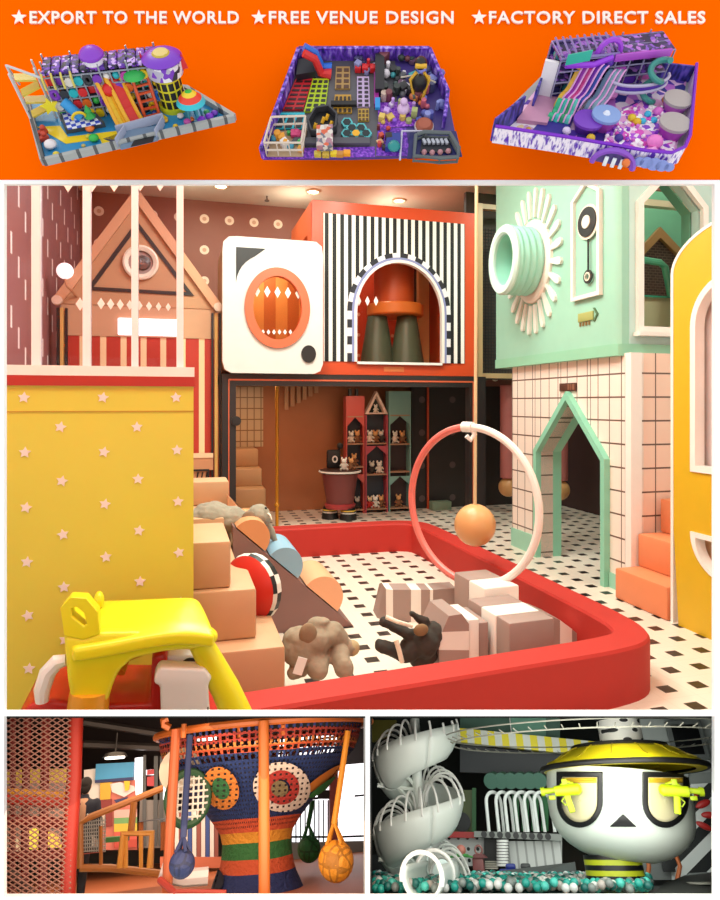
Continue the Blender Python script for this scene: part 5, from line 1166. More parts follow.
# ---- model 3
dframe(595,118,.9,-.3,1.05)
t=thing('playground_model','rightmost of the three playground models, pink and purple ball pool with a tall slide tower','playground model',(0,0,0))
O3=[(492,144),(560,154),(640,168),(665,170),(679,164),(684,150),(690,74),(618,66),(560,84),(531,88),(531,100),(490,122)]
B3=[(492,143),(560,153),(640,167),(664,169),(677,163),(682,152),(689,80),(618,72),(540,82),(492,130)]
patch(B3,-1.0,1.0,c_('a8b0ae'),'base_slab',t)
patch([(494,141),(640,165),(675,160),(686,82),(618,74),(541,84)],0,.1,cells('mixed_floor',['e8d8e8','c070d0','5a3ab0','f0c8e8','30308a','e8a0d8'],.9),'floor_mat',t)
P3=cells('pink_balls',['e050c0','f4e4f0','8a3cc8','e8a8d8','ffffff','b048d8'],1.5)
patch([(600,152),(672,158),(678,118),(640,104),(612,118)],.12,.5,P3,'ball_pool',t)
patch([(575,148),(612,153),(612,120),(580,118)],.12,.3,c_('3a2a88'),'purple_zone',t)
patch([(524,141),(560,147),(574,120),(552,110)],.12,.4,c_('352a90'),'purple_zone',t)
patch([(498,138),(524,141),(540,124),(516,122)],.12,.2,cells('spot_floor',['f4f0f4','f0e8f0','e8d0a0','f4f0f4','c8a0d0'],1.3),'spotted_floor',t)
wl_=galaxy('front_band','5a2ab0','e8e0f0','f4e8f4',1.0)
wall([(492,142),(560,152.5),(640,166.5),(664,168.5),(677,162.5),(682,151)],2.3,.12,wl_,'front_fence',t)
mb=MB(); mb.tube([up(*q_)+V((0,0,2.5)) for q_ in ((492,142),(560,152.5),(640,166.5),(664,168.5),(677,162.5),(682,151),(689,80))],.22,6); part('purple_rail',mb,c_('7a20c8'),t)
wall([(684,148),(689.5,80)],2.0,.12,c_('e0d0f0'),'side_fence',t)
GN=galaxy('navy_wall','1c1a60','3a3aa0','7a60d0',.6)
wall([(491,141),(520,118)],3.4,.15,GN,'galaxy_wall_panel',t)
wall([(531,112),(541,88)],3.4,.15,GN,'galaxy_wall_panel',t)
wall([(618,74),(689,82)],2.4,.15,GN,'galaxy_wall_panel',t)
patch([(516,124),(546,128),(556,102),(534,100)],.12,.8,c_('c890b0'),'pink_ramp',t)
# white tower wall
A_=up(535,100);B_=up(548,103); h=zat2(542,60,A_); mb=MB(); mb.prism([A_,B_,B_+V((0,.5,0)),A_+V((0,.5,0))],(0,0,h)); part('white_tower_wall',mb,c_('f2f0f4'),t)
# rear tower block
a=up(549,104);b=up(657,92); 
H=zat2(552,60,a); dx=(V((b.x,b.y,0))-V((a.x,a.y,0))); dx.normalize(); Lh=(b-a).length; nrm=V((-dx.y,dx.x,0)); ang=math.atan2(dx.y,dx.x)
mb=MB(); mb.box(a+dx*Lh*.5+nrm*4.2+V((0,0,H/2)),(Lh,.3,H),rz=ang); part('rear_wall',mb,GN,t)
NB_=8;bay=Lh/NB_; mb=MB()
for i in range(NB_+1):
    for j in range(3): p=a+dx*bay*i+nrm*2*j; mb.cyl(p,p+V((0,0,H+.6*(i%2))),.12,n=5)
for k in range(1,5):
    for j in range(3): p=a+nrm*2*j+V((0,0,H*k/4)); mb.cyl(p,p+dx*Lh,.1,n=5)
part('steel_frame',mb,c_('9a96b8',.3),t)
random.seed(9)
for i in range(NB_):
    for k in range(4):
        if random.random()<.75:
            p=a+dx*bay*(i+.5)+nrm*random.choice((.3,1.8,3))+V((0,0,H*(k+.45)/4)); mb=MB(); nm='play_panel'
            if random.random()<.6: mb.box(p,(bay*.85,.4,H/4*.7),rz=ang,bev=.08)
            else: mb.sph(p,.8,10); nm='play_ball'
            part(nm,mb,c_(random.choice(['5a28a8','c050c8','3a3a78','8a58d0','30304a','e070c0','48a8a8','6a6a88','282838'])),t)
for k in (2,3,4): mb=MB(); mb.box(a+dx*Lh*.5+nrm*2+V((0,0,H*k/4)),(Lh,4,.15),rz=ang); part('deck',mb,cells('deck_cells',['4a3a78','26244a','8a58c8','30305a','b878d8'],1.6),t)
mb=MB()
for i in range(9): p=a+dx*Lh*(i+.2)/16+nrm*.3+V((0,0,H+.5)); mb.cyl(p,p+nrm*3.4+V((0,0,.5)),.15,n=5)
mb.tube([a+V((0,0,H+.3)),a+dx*Lh*.5+V((0,0,H+.3)),a+dx*Lh*.5+nrm*4+V((0,0,H+.3)),a+nrm*4+V((0,0,H+.3))],.18,5,True); part('roof_frame',mb,c_('8a7ab8'),t)
p=a+dx*Lh*.42+nrm*.5+V((0,0,H+.2)); mb=MB(); mb.tube([p+dx*1.6*math.cos(x)+V((0,0,1.8*math.sin(x))) for x in [PI*i/10 for i in range(11)]],.35,6); part('purple_arch',mb,c_('a040d8'),t)
mb=MB(); mb.tube([a+dx*Lh*.05+V((0,-.2,H*.92)),a+dx*Lh*.3+V((0,-.5,H*.9)),a+dx*Lh*.45+V((0,-.2,H))],.4,6); part('purple_garland',mb,c_('9a3ce0'),t)
mb=MB(); p=a+dx*Lh*.72+V((0,-.3,H*.98)); mb.box(p,(Lh*.5,.4,1.0),rz=ang,bev=.1); part('pink_banner',mb,c_('b050c8'),t)
# teal arrow board
A_=P(566,62,y=a.y-.5);B_=P(591,57,y=a.y-.5); mb=MB(); mb.prism([A_+V((0,0,-.5)),B_+V((0,0,-.5)),B_+V((0,0,.9)),A_+V((0,0,.9))],(0,.2,0)); part('teal_board',mb,c_('30b8a0'),t)
# multi lane slides
def lane(q0,q1,h0,w,cl,nm='slide_lane'):
    A_=up(*q0)+V((0,0,h0));B_=up(*q1)+V((0,0,.4)); n=10; dd=B_-A_; s_=V((-dd.y,dd.x,0)).normalized()*w; mb=MB(); pts=[A_+dd*k/n+V((0,0,.5*math.sin(k/n*PI*3))) for k in range(n+1)]
    for u,v in zip(pts,pts[1:]): mb.prism([u-s_,v-s_,v+s_,u+s_],(0,0,.2))
    o=part(nm,mb,c_(cl),t)
    mb=MB(); mb.tube([q_+s_+V((0,0,.3)) for q_ in pts],.12,5); part('lane_edge',mb,c_('e8a8e0'),o)
for i,cl in enumerate(('e8b840','a83cc0','d84898','7a30b8','3858b8')): lane((574+i*5,98+i*.9),(553+i*5,113+i*.9),5.6-.1*i,.36,cl)
for i,cl in enumerate(('30b888','38c8b8','28a070','58d0c0')): lane((558+i*5,112),(548+i*5.5,124+i),1.8,.4,cl)
for i,cl in enumerate(('6a88a8','88b0c0','8aa0b8')): lane((602+i*5,100),(582+i*6,118+i),4.4,.36,cl)
# round decks
def deck(px,py,r,h,top,side,nm='round_deck'):
    c=up(px,py); mb=MB(); mb.lathe([(r*.7,0),(r*.8,h*.4),(r*.98,h-.4),(0,h-.4)],c,28); o=part(nm,mb,c_(side),t); mb=MB(); mb.lathe([(0,h-.39),(r,h-.39),(r,h),(0,h)],c,32); part('deck_top',mb,c_(top),o)
deck(585,131,2.0,1.9,'7a40c0','5a2a98'); deck(601,129,1.9,2.4,'8aa8e0','b048b8'); deck(668,137,2.0,2.4,'b0aaa8','a838b0'); deck(672,112,1.9,2.2,'b4aeac','b860c0')
c=up(601,129); mb=MB(); mb.lathe([(0,2.41),(.5,2.41),(.3,2.7),(0,2.7)],c,12); part('deck_lamp',mb,c_('e8f0ff'),t)
# balcony ring
p=a+dx*Lh*.72-nrm*1.2+V((0,0,H*.42)); mb=MB()
for z in (0,1.0): mb.tube([p+dx*4.2*math.cos(x)+nrm*2*math.sin(x)+V((0,0,z)) for x in [-PI+PI*i/12 for i in range(13)]],.22,6)
o=part('balcony_rail',mb,c_('b8b4d0'),t)
mb=MB(); pts=[p+dx*4.1*math.cos(x)+nrm*1.9*math.sin(x) for x in [-PI+PI*i/12 for i in range(13)]]
for u,v in zip(pts,pts[1:]): mb.prism([u,v,v+V((0,0,.8)),u+V((0,0,.8))],(0,.1,0))
part('balcony_panel',mb,c_('5a34b0'),t)
# teal spiral tube
c=up(644,104); mb=MB(); mb.tube([c+V((1.0*math.cos(x),1.0*math.sin(x),6.6-x*.48)) for x in [i*.5 for i in range(26)]],.4,8); part('spiral_tube',mb,c_('3a9088'),t)
# small shapes
for px,py,r,cl in [(528,131,.4,'c89838'),(533,135,.4,'c89838'),(524,136,.35,'c08830'),(518,137,.35,'c89838'),(512,133,.35,'b88030'),(540,138,.35,'c89838'),(631,130,.6,'e8c828'),(636,134,.6,'e8b820'),(647,126,.5,'38b8e0'),(653,132,.5,'38b8e0'),(642,133,.5,'40c0e0'),(657,124,.7,'e070d0'),(665,112,.6,'e88848'),(611,107,.8,'e890d8'),(653,156,1.1,'f080d0'),(590,150,.6,'e0b828'),(566,143,.6,'e0d0f0'),(618,150,.6,'3a2890')]:
    p=up(px,py-(10 if px>560 else 0),.5); mb=MB(); mb.sph(p+V((0,0,r*.6)),(r,r,r*.8),10); part('soft_play_shape',mb,c_(cl),t)
mb=MB(); p=up(652,154,.5); mb.lathe([(0,1.2),(.5,.7),(1.1,.2),(1.1,0),(0,0)],p,14); part('pink_tent',mb,c_('f0a0dc'),t)
scatter(605,108,664,146,60,['e050c0','f4e4f0','8a3cc8','ffffff','d870d0'],(.2,.4),.6,(.2,.5))
# entrance arch and sign panel
c=up(612,164); 
mb=MB(); mb.tube([c+V((2.6*math.cos(x),-.3,2.3*math.sin(x))) for x in [PI*i/12 for i in range(13)]],.4,6); o=part('entrance_arch',mb,c_('8a50c8'),t)
mb=MB(); mb.prism([c+V((2.2*math.cos(x),-.1,2.0*math.sin(x))) for x in [PI*i/12 for i in range(13)]],(0,.15,0)); part('arch_infill',mb,c_('5a4890'),o)
for k in (-1,0,1): mb=MB(); mb.box(c+V((k*1.0,-.6,.7)),(.5,.3,1.4),bev=.08); part('white_gate',mb,c_('e8f0f8'),o)
c=up(655,161,1.4); mb=MB()
for dx_,r in ((-1.9,.6),(-1.0,.8),(0,.9),(1.0,.8),(1.9,.6)): mb.cyl(c+V((dx_,-.3,-.2)),c+V((dx_,-.5,-.2)),r,n=16)
part('cloud_sign',mb,c_('8a9ce0'),t)
p=up(626,163,1.5); mb=MB(); mb.sph(p,.55,10); part('orange_figure',mb,c_('e87830'),t)
# ================================================================ LOWER ROOMS (each a tilted scale room behind its own opening)
CY=1/650
def rframe(px,py,s,bot,k,hx=None):
    """a tilted room: its level line meets (px,py); its floor reaches the opening's lower edge"""
    global F
    f=V(((px-HX)/FO,1,-(py-HY)/FO)); b=-f.x/(f.y+f.z*f.z/f.y); x=V((1,b,b*f.z/f.y)).normalized(); f.normalize(); zh=x.cross(f)
    zy=(V((0,0,1))-f*f.z).normalized(); z=zh.lerp(zy,k); z=(z-f*z.dot(f)).normalized(); x=f.cross(z)
    M=Matrix((x,f,z)).transposed().to_4x4(); B=Matrix.Translation(CAM)@M@Matrix.Scale(s,4)
    hx=hx or px; h=-(B.inverted()@V(((hx-HX)/FO*1.02,1.02,1.6-(bot-HY)/FO*1.02))).z
    setF(B@Matrix.Translation(V((0,0,-h)))); print('h',h)
def wY(px,py,Y):  # local point of a world-depth point
    return F.inverted()@wp(px,py,Y)
def shell(n,x0,x1,Yb,mfloor,mceil,mside,mback,floorz=0):
    """room shell that widens with the view: front edge at the cabinet opening, back at world depth Yb"""
    Y0=YF+.009
    tl0,tr0=wY(x0,715.3,Y0),wY(x1,715.3,Y0); tl1,tr1=wY(x0,715.3,Yb),wY(x1,715.3,Yb); bl0,br0=wY(x0,898.5,Y0),wY(x1,898.5,Y0); bl1,br1=wY(x0,898.5,Yb),wY(x1,898.5,Yb)
    for nm,q_,m,dd in (('ceiling',(tl0,tr0,tr1,tl1),mceil,(0,0,-.02)),):
        mb=MB(); mb.prism(q_,dd); struct(nm,mb,m)
    for nm,q_,m,dd in (('wall_left',(tl0,tl1,bl1,bl0),mside[0],(.02,0,0)),('wall_right',(tr0,tr1,br1,br0),mside[1],(-.02,0,0))):
        mb=MB(); mb.prism(q_,dd); struct(nm,mb,m)
    mb=MB(); mb.prism((tl1,tr1,br1,bl1),(0,-.02,0)); struct('wall_back',mb,mback)
    # floor: flat at local z=0
    y0=wY((x0+x1)/2,898.5,Y0).y
    a,b=P(x0,898.5,z=0),P(x1,898.5,z=0)
    c=P(x0,860,y=(tl1.y+bl1.y)/2);d=P(x1,860,y=(tr1.y+br1.y)/2)
    mb=MB(); mb.prism([V((a.x,a.y,-.03)),V((b.x,b.y,-.03)),V((d.x,d.y,-.03)),V((c.x,c.y,-.03))],(0,0,.03)); struct('floor',mb,mfloor)
rframe(185,798,.186,899,.6,365)
YB=1.98
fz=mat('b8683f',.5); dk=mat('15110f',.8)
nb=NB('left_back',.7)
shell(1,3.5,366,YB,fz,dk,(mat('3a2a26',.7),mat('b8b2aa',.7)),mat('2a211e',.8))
yb=11.35
def X(px,py,y): return P(px,py,y=y)
def quad(pts,y,th,m,name,par=None,label=None,cat=None,group=None):
    mb=MB(); mb.prism([X(a,b,y) for a,b in pts],(0,th,0))
    if par is not None: return part(name,mb,m,par)
    return solo(name,mb,m,label,cat,group=group)
y1=yb-.15
# background walls and windows
quad([(78,800),(100,798),(100,846),(76,846)],y1,.1,mat('c4bdb2'),'wall_panel',label='pale wall panel behind the person in the navy jacket',cat='wall panel')
quad([(4,770),(80,768),(80,782),(4,784)],y1,.08,mat('d8c050'),'yellow_frieze',label='yellow frieze board behind the red net',cat='board')
quad([(4,784),(78,782),(76,846),(4,850)],y1+.02,.08,mat('8f8680'),'grey_wall_panel',label='grey wall panel behind the red net',cat='wall panel')
t=thing('mural_wall','mural wall with a blue band and pink and yellow shapes left of the windows','mural',X(120,846,y1))
quad([(84,770),(100,768),(100,798),(84,800)],y1-.1,.1,mat('e8e4dc'),'white_panel',t)
quad([(96,764),(134,762),(133,777),(95,780)],y1-.15,.15,mat('3f9ed0'),'blue_band',t)
quad([(95,780),(133,777),(133,780),(95,783)],y1-.16,.16,mat('1e2f66'),'navy_line',t)
quad([(100,783),(135,780),(137,850),(98,850)],y1-.1,.1,mat('d87868'),'pink_wall',t)
quad([(100,783),(112,782),(110,800),(100,800)],y1-.14,.03,mat('e0b030'),'yellow_shape',t)
quad([(97,800),(112,799),(112,826),(96,828)],y1-.14,.03,mat('8a2c28'),'dark_red_panel',t)
quad([(99,815),(102,808),(105,815),(104,826),(100,826)],y1-.17,.03,mat('d8c8b8'),'arch_shape',t)
quad([(110,784),(120,782),(134,786),(136,790),(124,797),(112,792)],y1-.14,.03,mat('e8e0e0'),'white_shape',t)
quad([(124,781),(130,781),(129,790),(125,791)],y1-.18,.03,mat('f0c020'),'yellow_shape',t)
quad([(114,800),(128,797),(125,804),(119,807)],y1-.14,.03,mat('2a3468'),'navy_shape',t)
for i,(z,cl) in enumerate(((810,'e8b8b0'),(818,'70a868'),(824,'d8c040'),(832,'d86050'),(840,'c04838'))): quad([(114,z),(137,z-1),(137,z+7),(114,z+8)],y1-.14-.01*i,.03,mat(cl),'mural_stripe',t)
# windows: bright glazing between dark mullions
WIN=emit('fdfcff',1.7)
t=thing('window_bank','bright window bank with dark mullions right of the mural','window',X(150,846,y1))
for pts in ([(135,758),(143,757),(142,800),(134,800)],[(164,756),(172,755),(172,800),(163,800)],[(146,770),(154,769),(154,775),(146,775)]): quad(pts,y1,.04,WIN,'pane',t)
for pts in ([(143,755),(146,755),(146,846),(142,846)],[(154,756),(158,756),(157,846),(153,846)],[(160,756),(163,756),(163,846),(159,846)]): quad(pts,y1-.05,.05,mat('54585a'),'mullion',t)
for pts in ([(147,770),(154,769),(154,774),(147,775)],[(147,777),(154,776),(154,786),(147,786)]): quad(pts,y1-.08,.04,mat('c84048'),'red_sign',t)
quad([(140,800),(172,800),(172,848),(138,848)],y1,.04,mat('8f8a86'),'lower_wall',t)
t=thing('window_wall','tall bright windows with black bars behind the orange ball at the right','window',X(345,845,y1))
quad([(290,772),(345,768),(346,842),(288,842)],y1,.05,WIN,'pane',t); quad([(330,766),(366,763),(366,842),(331,842)],y1-.02,.04,WIN,'pane',t)
for i in range(9): x=291+i*4.6; quad([(x,800),(x+1,800),(x+1,843),(x,843)],y1-.08,.04,BLACK,'bar',t)
for pts in ([(330,762),(338,762),(338,845),(330,845)],): quad(pts,y1-.12,.1,mat('9a4a44'),'window_post',t)
for pts in ([(338,836),(366,835),(366,837),(338,838)],[(288,798),(318,797),(318,799.5),(288,800.5)],[(318,790),(332,790),(332,799),(318,799)],[(355,795),(366,794),(366,796),(355,797)],[(288,836),(330,836),(330,838),(288,838)]): quad(pts,y1-.1,.05,BLACK,'crossbar',t)
nb=NB('dim_mural',.6); M_dm=nb.out(nb.mix(nb.noise(2.2,2),'8a8078','6a7a80'))
quad([(288,843),(366,841),(366,885),(288,880)],y1-.3,.1,M_dm,'low_wall',label='dim grey painted low wall below the right hand windows',cat='wall')
t=thing('clerestory_window','high bright windows above the net tree','window',X(290,745,y1))
for x0,x1,yy,h in ((275,289,736,10),(300,338,732,11),(275,289,748,9),(300,336,746,9),(255,262,738,8)):
    n=max(2,int((x1-x0)/6))
    for k in range(n):
        xa_=x0+(x1-x0)*k/n; quad([(xa_,yy),(xa_+(x1-x0)/n-1.2,yy),(xa_+(x1-x0)/n-1.2,yy+h),(xa_,yy+h)],y1,.04,WIN,'pane',t)
quad([(225,716),(366,716),(366,765),(225,772)],y1+.06,.06,mat('3a1f1e'),'red_wall',label='dark red upper wall around the high windows',cat='wall panel') if False else None
# blue and white slats behind blue ball
t=thing('striped_fence','blue, white and orange upright slat fence behind the dark blue ball','fence',X(205,862,y1-.6))
for k in range(12):
    x=166+k*4.4; quad([(x,812),(x+3.9,811),(x+3.9,858),(x,858)],y1-.6,.06,mat(['d8d4d0','2a4a90','e0dcd8','8a4a40'][k%4]),'slat',t)
quad([(160,857),(222,857),(222,868),(160,868)],y1-.62,.08,mat('c06848'),'base_board',t)
# ceiling beams and lamps
for i,(a,b,c,d) in enumerate(((84,722,182,737),(84,744,170,748))):
    mb=MB(); mb.tube([X(a,b,y1-.2),X(c,d,y1-.2)],.05,6); solo('ceiling_beam',mb,mat('3a3430'),['upper dark ceiling beam left of the net tree','lower dark ceiling beam above the round lamp'][i],'beam')
for px,py,r,lb in ((115,757,.13,'glowing round pendant lamp above the blue mural band'),(207,738,.1,'small glowing lamp in front of the upper left of the net tree')):
    yy=y1-.5 if px<150 else 7.9; p=X(px,py,yy); t=thing('pendant_lamp',lb,'lamp',p); mb=MB(); mb.lathe([(0,-.02),(r,-.02),(r,.01),(0,.01)],p,18); part('lamp_disc',mb,emit('fff4e4',4),t); mb=MB(); mb.lathe([(0,.011),(r*1.3,.0),(r,.05),(0,.07)],p,18); mb.cyl(p+V((0,0,.07)),p+V((0,0,.3)),.01,n=5); part('lamp_hood',mb,mat('3a3632'),t)
lf=.0
# net tree
yc=8.15
def proj(p):
    w_=F@V(p); return HX+w_.x/w_.y*FO,HY-(w_.z-1.6)/w_.y*FO
c=X(257,900,yc); cx_=c.x; 
pb=proj((cx_,yc-.4,0))[1]; print('tree base px',pb)
def zt(py):
    if py>815: py=815+(py-815)*(pb-815)/(898-815)
    return X(257,py,yc).z
def rad(px,py): return abs(X(px,py,yc).x-cx_)
k=[(898,48),(888,44),(876,39),(868,37),(856,35),(843,34),(832,36),(820,43),(810,50),(800,58),(790,66),(780,74),(770,82),(758,91),(748,95),(738,97),(728,98)]
prof=[(rad(257+r,py),zt(py)) for py,r in k]
def zr(py): return zt(py)
t=thing('net_climbing_tree','large funnel shaped crochet net climber in red, blue, orange and green bands','climber',V((cx_,yc,0)))
nb=NB('net_weave',.8); z0_=0
s_=nb.add(nb.z,nb.mul(nb.m_('SUBTRACT',nb.noise(1.6,1),.5),.06))
stops=[(-9,'1f2c5e'),(zr(872),'c2512c'),(zr(858),'2f6a34'),(zr(842),'d8902c'),(zr(831),'c8502e'),(zr(817),'1e3468'),(zr(756),'c4522c'),(zr(751),'d4803a'),(zr(747),'a83a2c'),(zr(738),'2a3a74'),(zr(733),'b04030')]
cc=nb.mix(0.0,stops[0][1],stops[0][1])
for p,h in stops[1:]: cc=nb.mix(nb.gt(s_,p),cc,h)
an=nb.m_('ARCTAN2',nb.y,nb.x); g1=nb.near(nb.fr(nb.mul(an,22.0)),.5,.2); g2=nb.near(nb.fr(nb.mul(nb.z,26.0)),.5,.22)
cc=nb.mix(nb.mul(nb.mul(g1,g2),nb.gt(nb.z,zr(828))),cc,'120f12')
M_net=nb.out(cc,.6,30)
hole=nb.mul(nb.mul(nb.near(nb.fr(nb.mul(an,15.0)),.5,.3),nb.near(nb.fr(nb.mul(nb.z,17.0)),.5,.3)),nb.gt(nb.z,zr(764)))
nb.l(nb.m_('SUBTRACT',1.0,hole),nb.b.inputs['Alpha'])
def shx(z): return max(0,(z-zt(826)))*.07
mb=MB(); rows=[]
for r,z in prof: rows.append([mb._v((cx_+shx(z)+r*math.cos(2*PI*i/64),yc+r*math.sin(2*PI*i/64),z)) for i in range(64)])
for A_,B_ in zip(rows,rows[1:]):
    for i in range(64): mb.face([A_[i],A_[(i+1)%64],B_[(i+1)%64],B_[i]])
from mathutils.bvhtree import BVHTree
mb.bm.normal_update(); BV=BVHTree.FromBMesh(mb.bm)
part('net_funnel',mb,M_net,t,ang=80)
def cast(px,py,out):
    o,d=ray(px,py); h=BV.ray_cast(o,d.normalized())
    if h[0] is None: return None
    n=h[1]; n=-n if n.dot(d)>0 else n
    n=(n.normalized()-d.normalized()).normalized() if n.length>.1 else -d.normalized()
    return h[0]+n*out
_last=[None]
def onnet(px,py,out=.03):
    q=cast(px,py,out)
    if q is None: q=_last[0]
    _last[0]=q; return q
def patchon(cx0,cy0,rx0,ry0,rx1,ry1,m,nm,out,rot=0,N=28):
    mb=MB(); rings=[]
    for f in (0,.2,.4,.6,.8,1):
        a_=rx0+(rx1-rx0)*f;b_=ry0+(ry1-ry0)*f; rings.append([mb._v(onnet(cx0+a_*math.cos(2*PI*i/N)*math.cos(rot)-b_*math.sin(2*PI*i/N)*math.sin(rot),cy0+a_*math.cos(2*PI*i/N)*math.sin(rot)+b_*math.sin(2*PI*i/N)*math.cos(rot),out)) for i in range(N)])
    for A_,B_ in zip(rings,rings[1:]):
        for i in range(N): mb.face([A_[i],A_[(i+1)%N],B_[(i+1)%N],B_[i]])
    if rx0<1: mb.face(rings[0])
    part(nm,mb,m,t,ang=80)
def netm(h):
    nb=NB('net_'+h,.8); g1=nb.near(nb.fr(nb.mul(nb.x,17.0)),.5,.2); g2=nb.near(nb.fr(nb.mul(nb.z,22.0)),.5,.2); return nb.out(nb.mix(nb.mul(g1,g2),h,'2a1a18'),.5,30)
patchon(222,786,8,11,17,22,netm('d07c30'),'orange_eye_ring',.05,-.35); patchon(222,786,.5,.5,8.2,11.2,netm('2f6a3a'),'green_eye',.055,-.35)
patchon(281,785,17,17,28,25,netm('d8c8b8'),'white_eye_ring',.05,.15); patchon(281,785,8,8,17.2,17.2,netm('a83028'),'red_eye_ring',.055,.15); patchon(279,786,.5,.5,8.2,8.2,netm('7a6a48'),'olive_eye',.06)
patchon(322,778,0.4,.4,26,4.5,mat('d8802c',.8),'orange_lobe',.03,-.62); patchon(325,782,.4,.4,22,3.5,mat('2f7a3c',.8),'green_lobe',.06,-.62)
patchon(213,880,.5,.5,12,14,mat('17172a',.8),'dark_opening',.03)
# orange steel hoop and posts round the tree
ORP=mat('c8692a',.4); t=thing('net_tree_frame','orange steel hoop frame standing around the net tree','frame',V((cx_,yc,0)))
rh=rad(257+103,728)
zr_=X(262,721,yc-rh).z
mb=MB(); mb.tube([V((cx_+.1+rh*math.cos(2*PI*i/48),yc+rh*.96*math.sin(2*PI*i/48),zr_)) for i in range(48)],.036,8,True); part('hoop',mb,ORP,t)
p=X(264,800,yc-rh-.0); mb=MB(); b0=X(262,900,p.y); mb.cyl((p.x,p.y,0),(p.x,p.y,zr_),.05,n=12); part('post',mb,mat('d0702c',.4),t,label='front post')
p=X(172,800,yc-.9); mb=MB(); mb.cyl((p.x,p.y,0),(p.x,p.y,zr_),.045,n=10); part('post',mb,mat('b85a2c',.4),t,label='left post')
p=X(348,760,yc-.6); 
mb=MB(); mb.tube([X(170,728,yc-.8),X(164,725,yc-.8),X(163,721,yc-.8),X(168,718.5,yc-.8)],.035,6); part('curl',mb,ORP,t)
for px in (184,240,283): mb=MB(); p=X(px,724,yc-rh+.2); mb.cyl(p,p-V((0,0,.12)),.025,n=6); part('hook',mb,ORP,t)
mb=MB(); mb.tube([X(160,880,yc-1.0),X(175,893,yc-1.2),X(200,893,yc-1.1),X(226,894,yc-1.15)],.03,8); part('base_rail',mb,mat('a8382c',.4),t)
mb=MB(); mb.tube([X(160,872,yc-.8),X(185,878,yc-.8),X(208,876,yc-.8)],.07,8); part('white_base_rail',mb,mat('d8ccc8',.4),t)
# ball swings
def swing(px,py,r,rope,y,col,label):
    c=X(px,py,y); rr_=r/FO*1.0; R0=abs(X(px+r,py,y).x-c.x); t=thing('ball_swing',label,'ball swing',c-V((0,0,R0)),'woven ball swings hanging round the net tree')
    nb=NB('woven_'+col,.6); v=nb.n.new('ShaderNodeTexVoronoi'); v.feature='DISTANCE_TO_EDGE'; v.inputs['Scale'].default_value=9; nb.l(nb.tc.outputs['Object'],v.inputs['Vector'])
    m_=nb.out(nb.mix(nb.lt(v.outputs['Distance'],.08),mat_hex(col,1.0),mat_hex(col,.55)),.5,20)
    mb=MB(); mb.sph(c,R0,24); part('woven_ball',mb,m_,t)
    top=c+V((0,0,R0*.95)); e=X(*rope,y)
    for k in range(4): x=2*PI*k/4+.4; mb=MB(); mb.tube([c+V((R0*.6*math.cos(x),R0*.6*math.sin(x),R0*.8)),top+V((0,0,R0*.9))],.014,5); part('cord',mb,mat(col,.6),t)
    mb=MB(); mb.cyl(top+V((0,0,R0*.8)),e,.028,n=8); part('rope',mb,mat(col,.6),t)
def mat_hex(h,k): return tuple(v*k for v in lin(h)[:3])+(1,)
swing(182,864,13,(190,735),yc-1.35,'1d2a54','dark blue woven ball swing hanging left of the net tree')
swing(336,861,17.5,(348,731),yc-1.2,'d88a1c','orange yellow woven ball swing, the biggest, on a long rope at the right')
swing(309,849,11.5,(313,800),yc+.9,'1f6a34','green woven ball swing beside the right window bars')
c=X(188,798,yc-.7); t=thing('net_hoop','green hoop with a pale net across it, left edge of the net tree','hoop',c-V((0,0,.2)))
r_=.19; mb=MB(); mb.tube([c+V((r_*1.0*math.cos(2*PI*i/24),.05*math.cos(2*PI*i/24),r_*1.15*math.sin(2*PI*i/24))) for i in range(24)],.035,8,True); part('green_rim',mb,mat('1f4a2a'),t)
mb=MB()
for k in range(-3,4):
    h_=math.sqrt(max(0,1-(k/4)**2)); mb.cyl(c+V((r_*k/4,0,-r_*1.1*h_)),c+V((r_*k/4,0,r_*1.1*h_)),.009,n=4); mb.cyl(c+V((-r_*h_,0,r_*1.1*k/4)),c+V((r_*h_,0,r_*1.1*k/4)),.009,n=4)
part('net_mesh',mb,mat('e0dcd0'),t)
c=X(180,770,yc-.5); mb=MB(); mb.lathe([(.1,0),(.2,0),(.2,.03),(.1,.03)],c,20,(0,-1,0)); solo('cream_ring',mb,mat('d8c8b0'),'small cream ring beside the upper left of the net tree','ring')
# orange guard rails in the middle distance
RL=mat('c07838',.4)
t=thing('mesh_gate','orange framed sloping mesh gate in front of the mural','gate',X(95,868,8.6))
yg=8.6
fr_=[(81,826),(83,870),(105,867),(104,816)]
mb=MB(); mb.tube([X(*q_,yg) for q_ in ((80,868),(80,824),(90,817),(163,788))],.035,8); mb.tube([X(80,868,yg),X(110,868,yg),X(163,874,yg)],.035,8); part('gate_frame',mb,RL,t)
mb=MB()
for k in range(11): q0=X(83+k*2.2,824-k*.8,yg);q1=X(83+k*2.2,852,yg); mb.cyl(q0,q1,.006,n=4)
for k in range(9): mb.cyl(X(82,822+k*3.7,yg),X(106,820+k*3.7,yg),.006,n=4)
part('gate_mesh',mb,mat('a8a8a4'),t)
mb=MB(); mb.b2(X(81,854,yg),X(105,852,yg)+V((0,.06,0))); part('mid_rail',mb,mat('a83c2c'),t)
mb=MB(); mb.cyl(X(101,868,yg),X(101,826,yg),.02,n=6); part('upright',mb,RL,t)
t=thing('guard_rail','tan orange tubular guard rail in the centre of the left room','railing',X(140,862,8.3)); yg=8.2
mb=MB(); mb.tube([X(120,868,yg),X(123,834,yg),X(152,833,yg),X(150,868,yg)],.035,8); part('rail_frame',mb,mat('d8923c',.4),t)
for a in (126,141): mb=MB(); mb.cyl(X(a,868,yg),X(a,835,yg),.022,n=6); part('upright',mb,mat('d8923c',.4),t)
mb=MB(); mb.cyl(X(131,832,yg+.3),X(134,802,yg+.3),.035,n=8); part('tall_post',mb,RL,t)
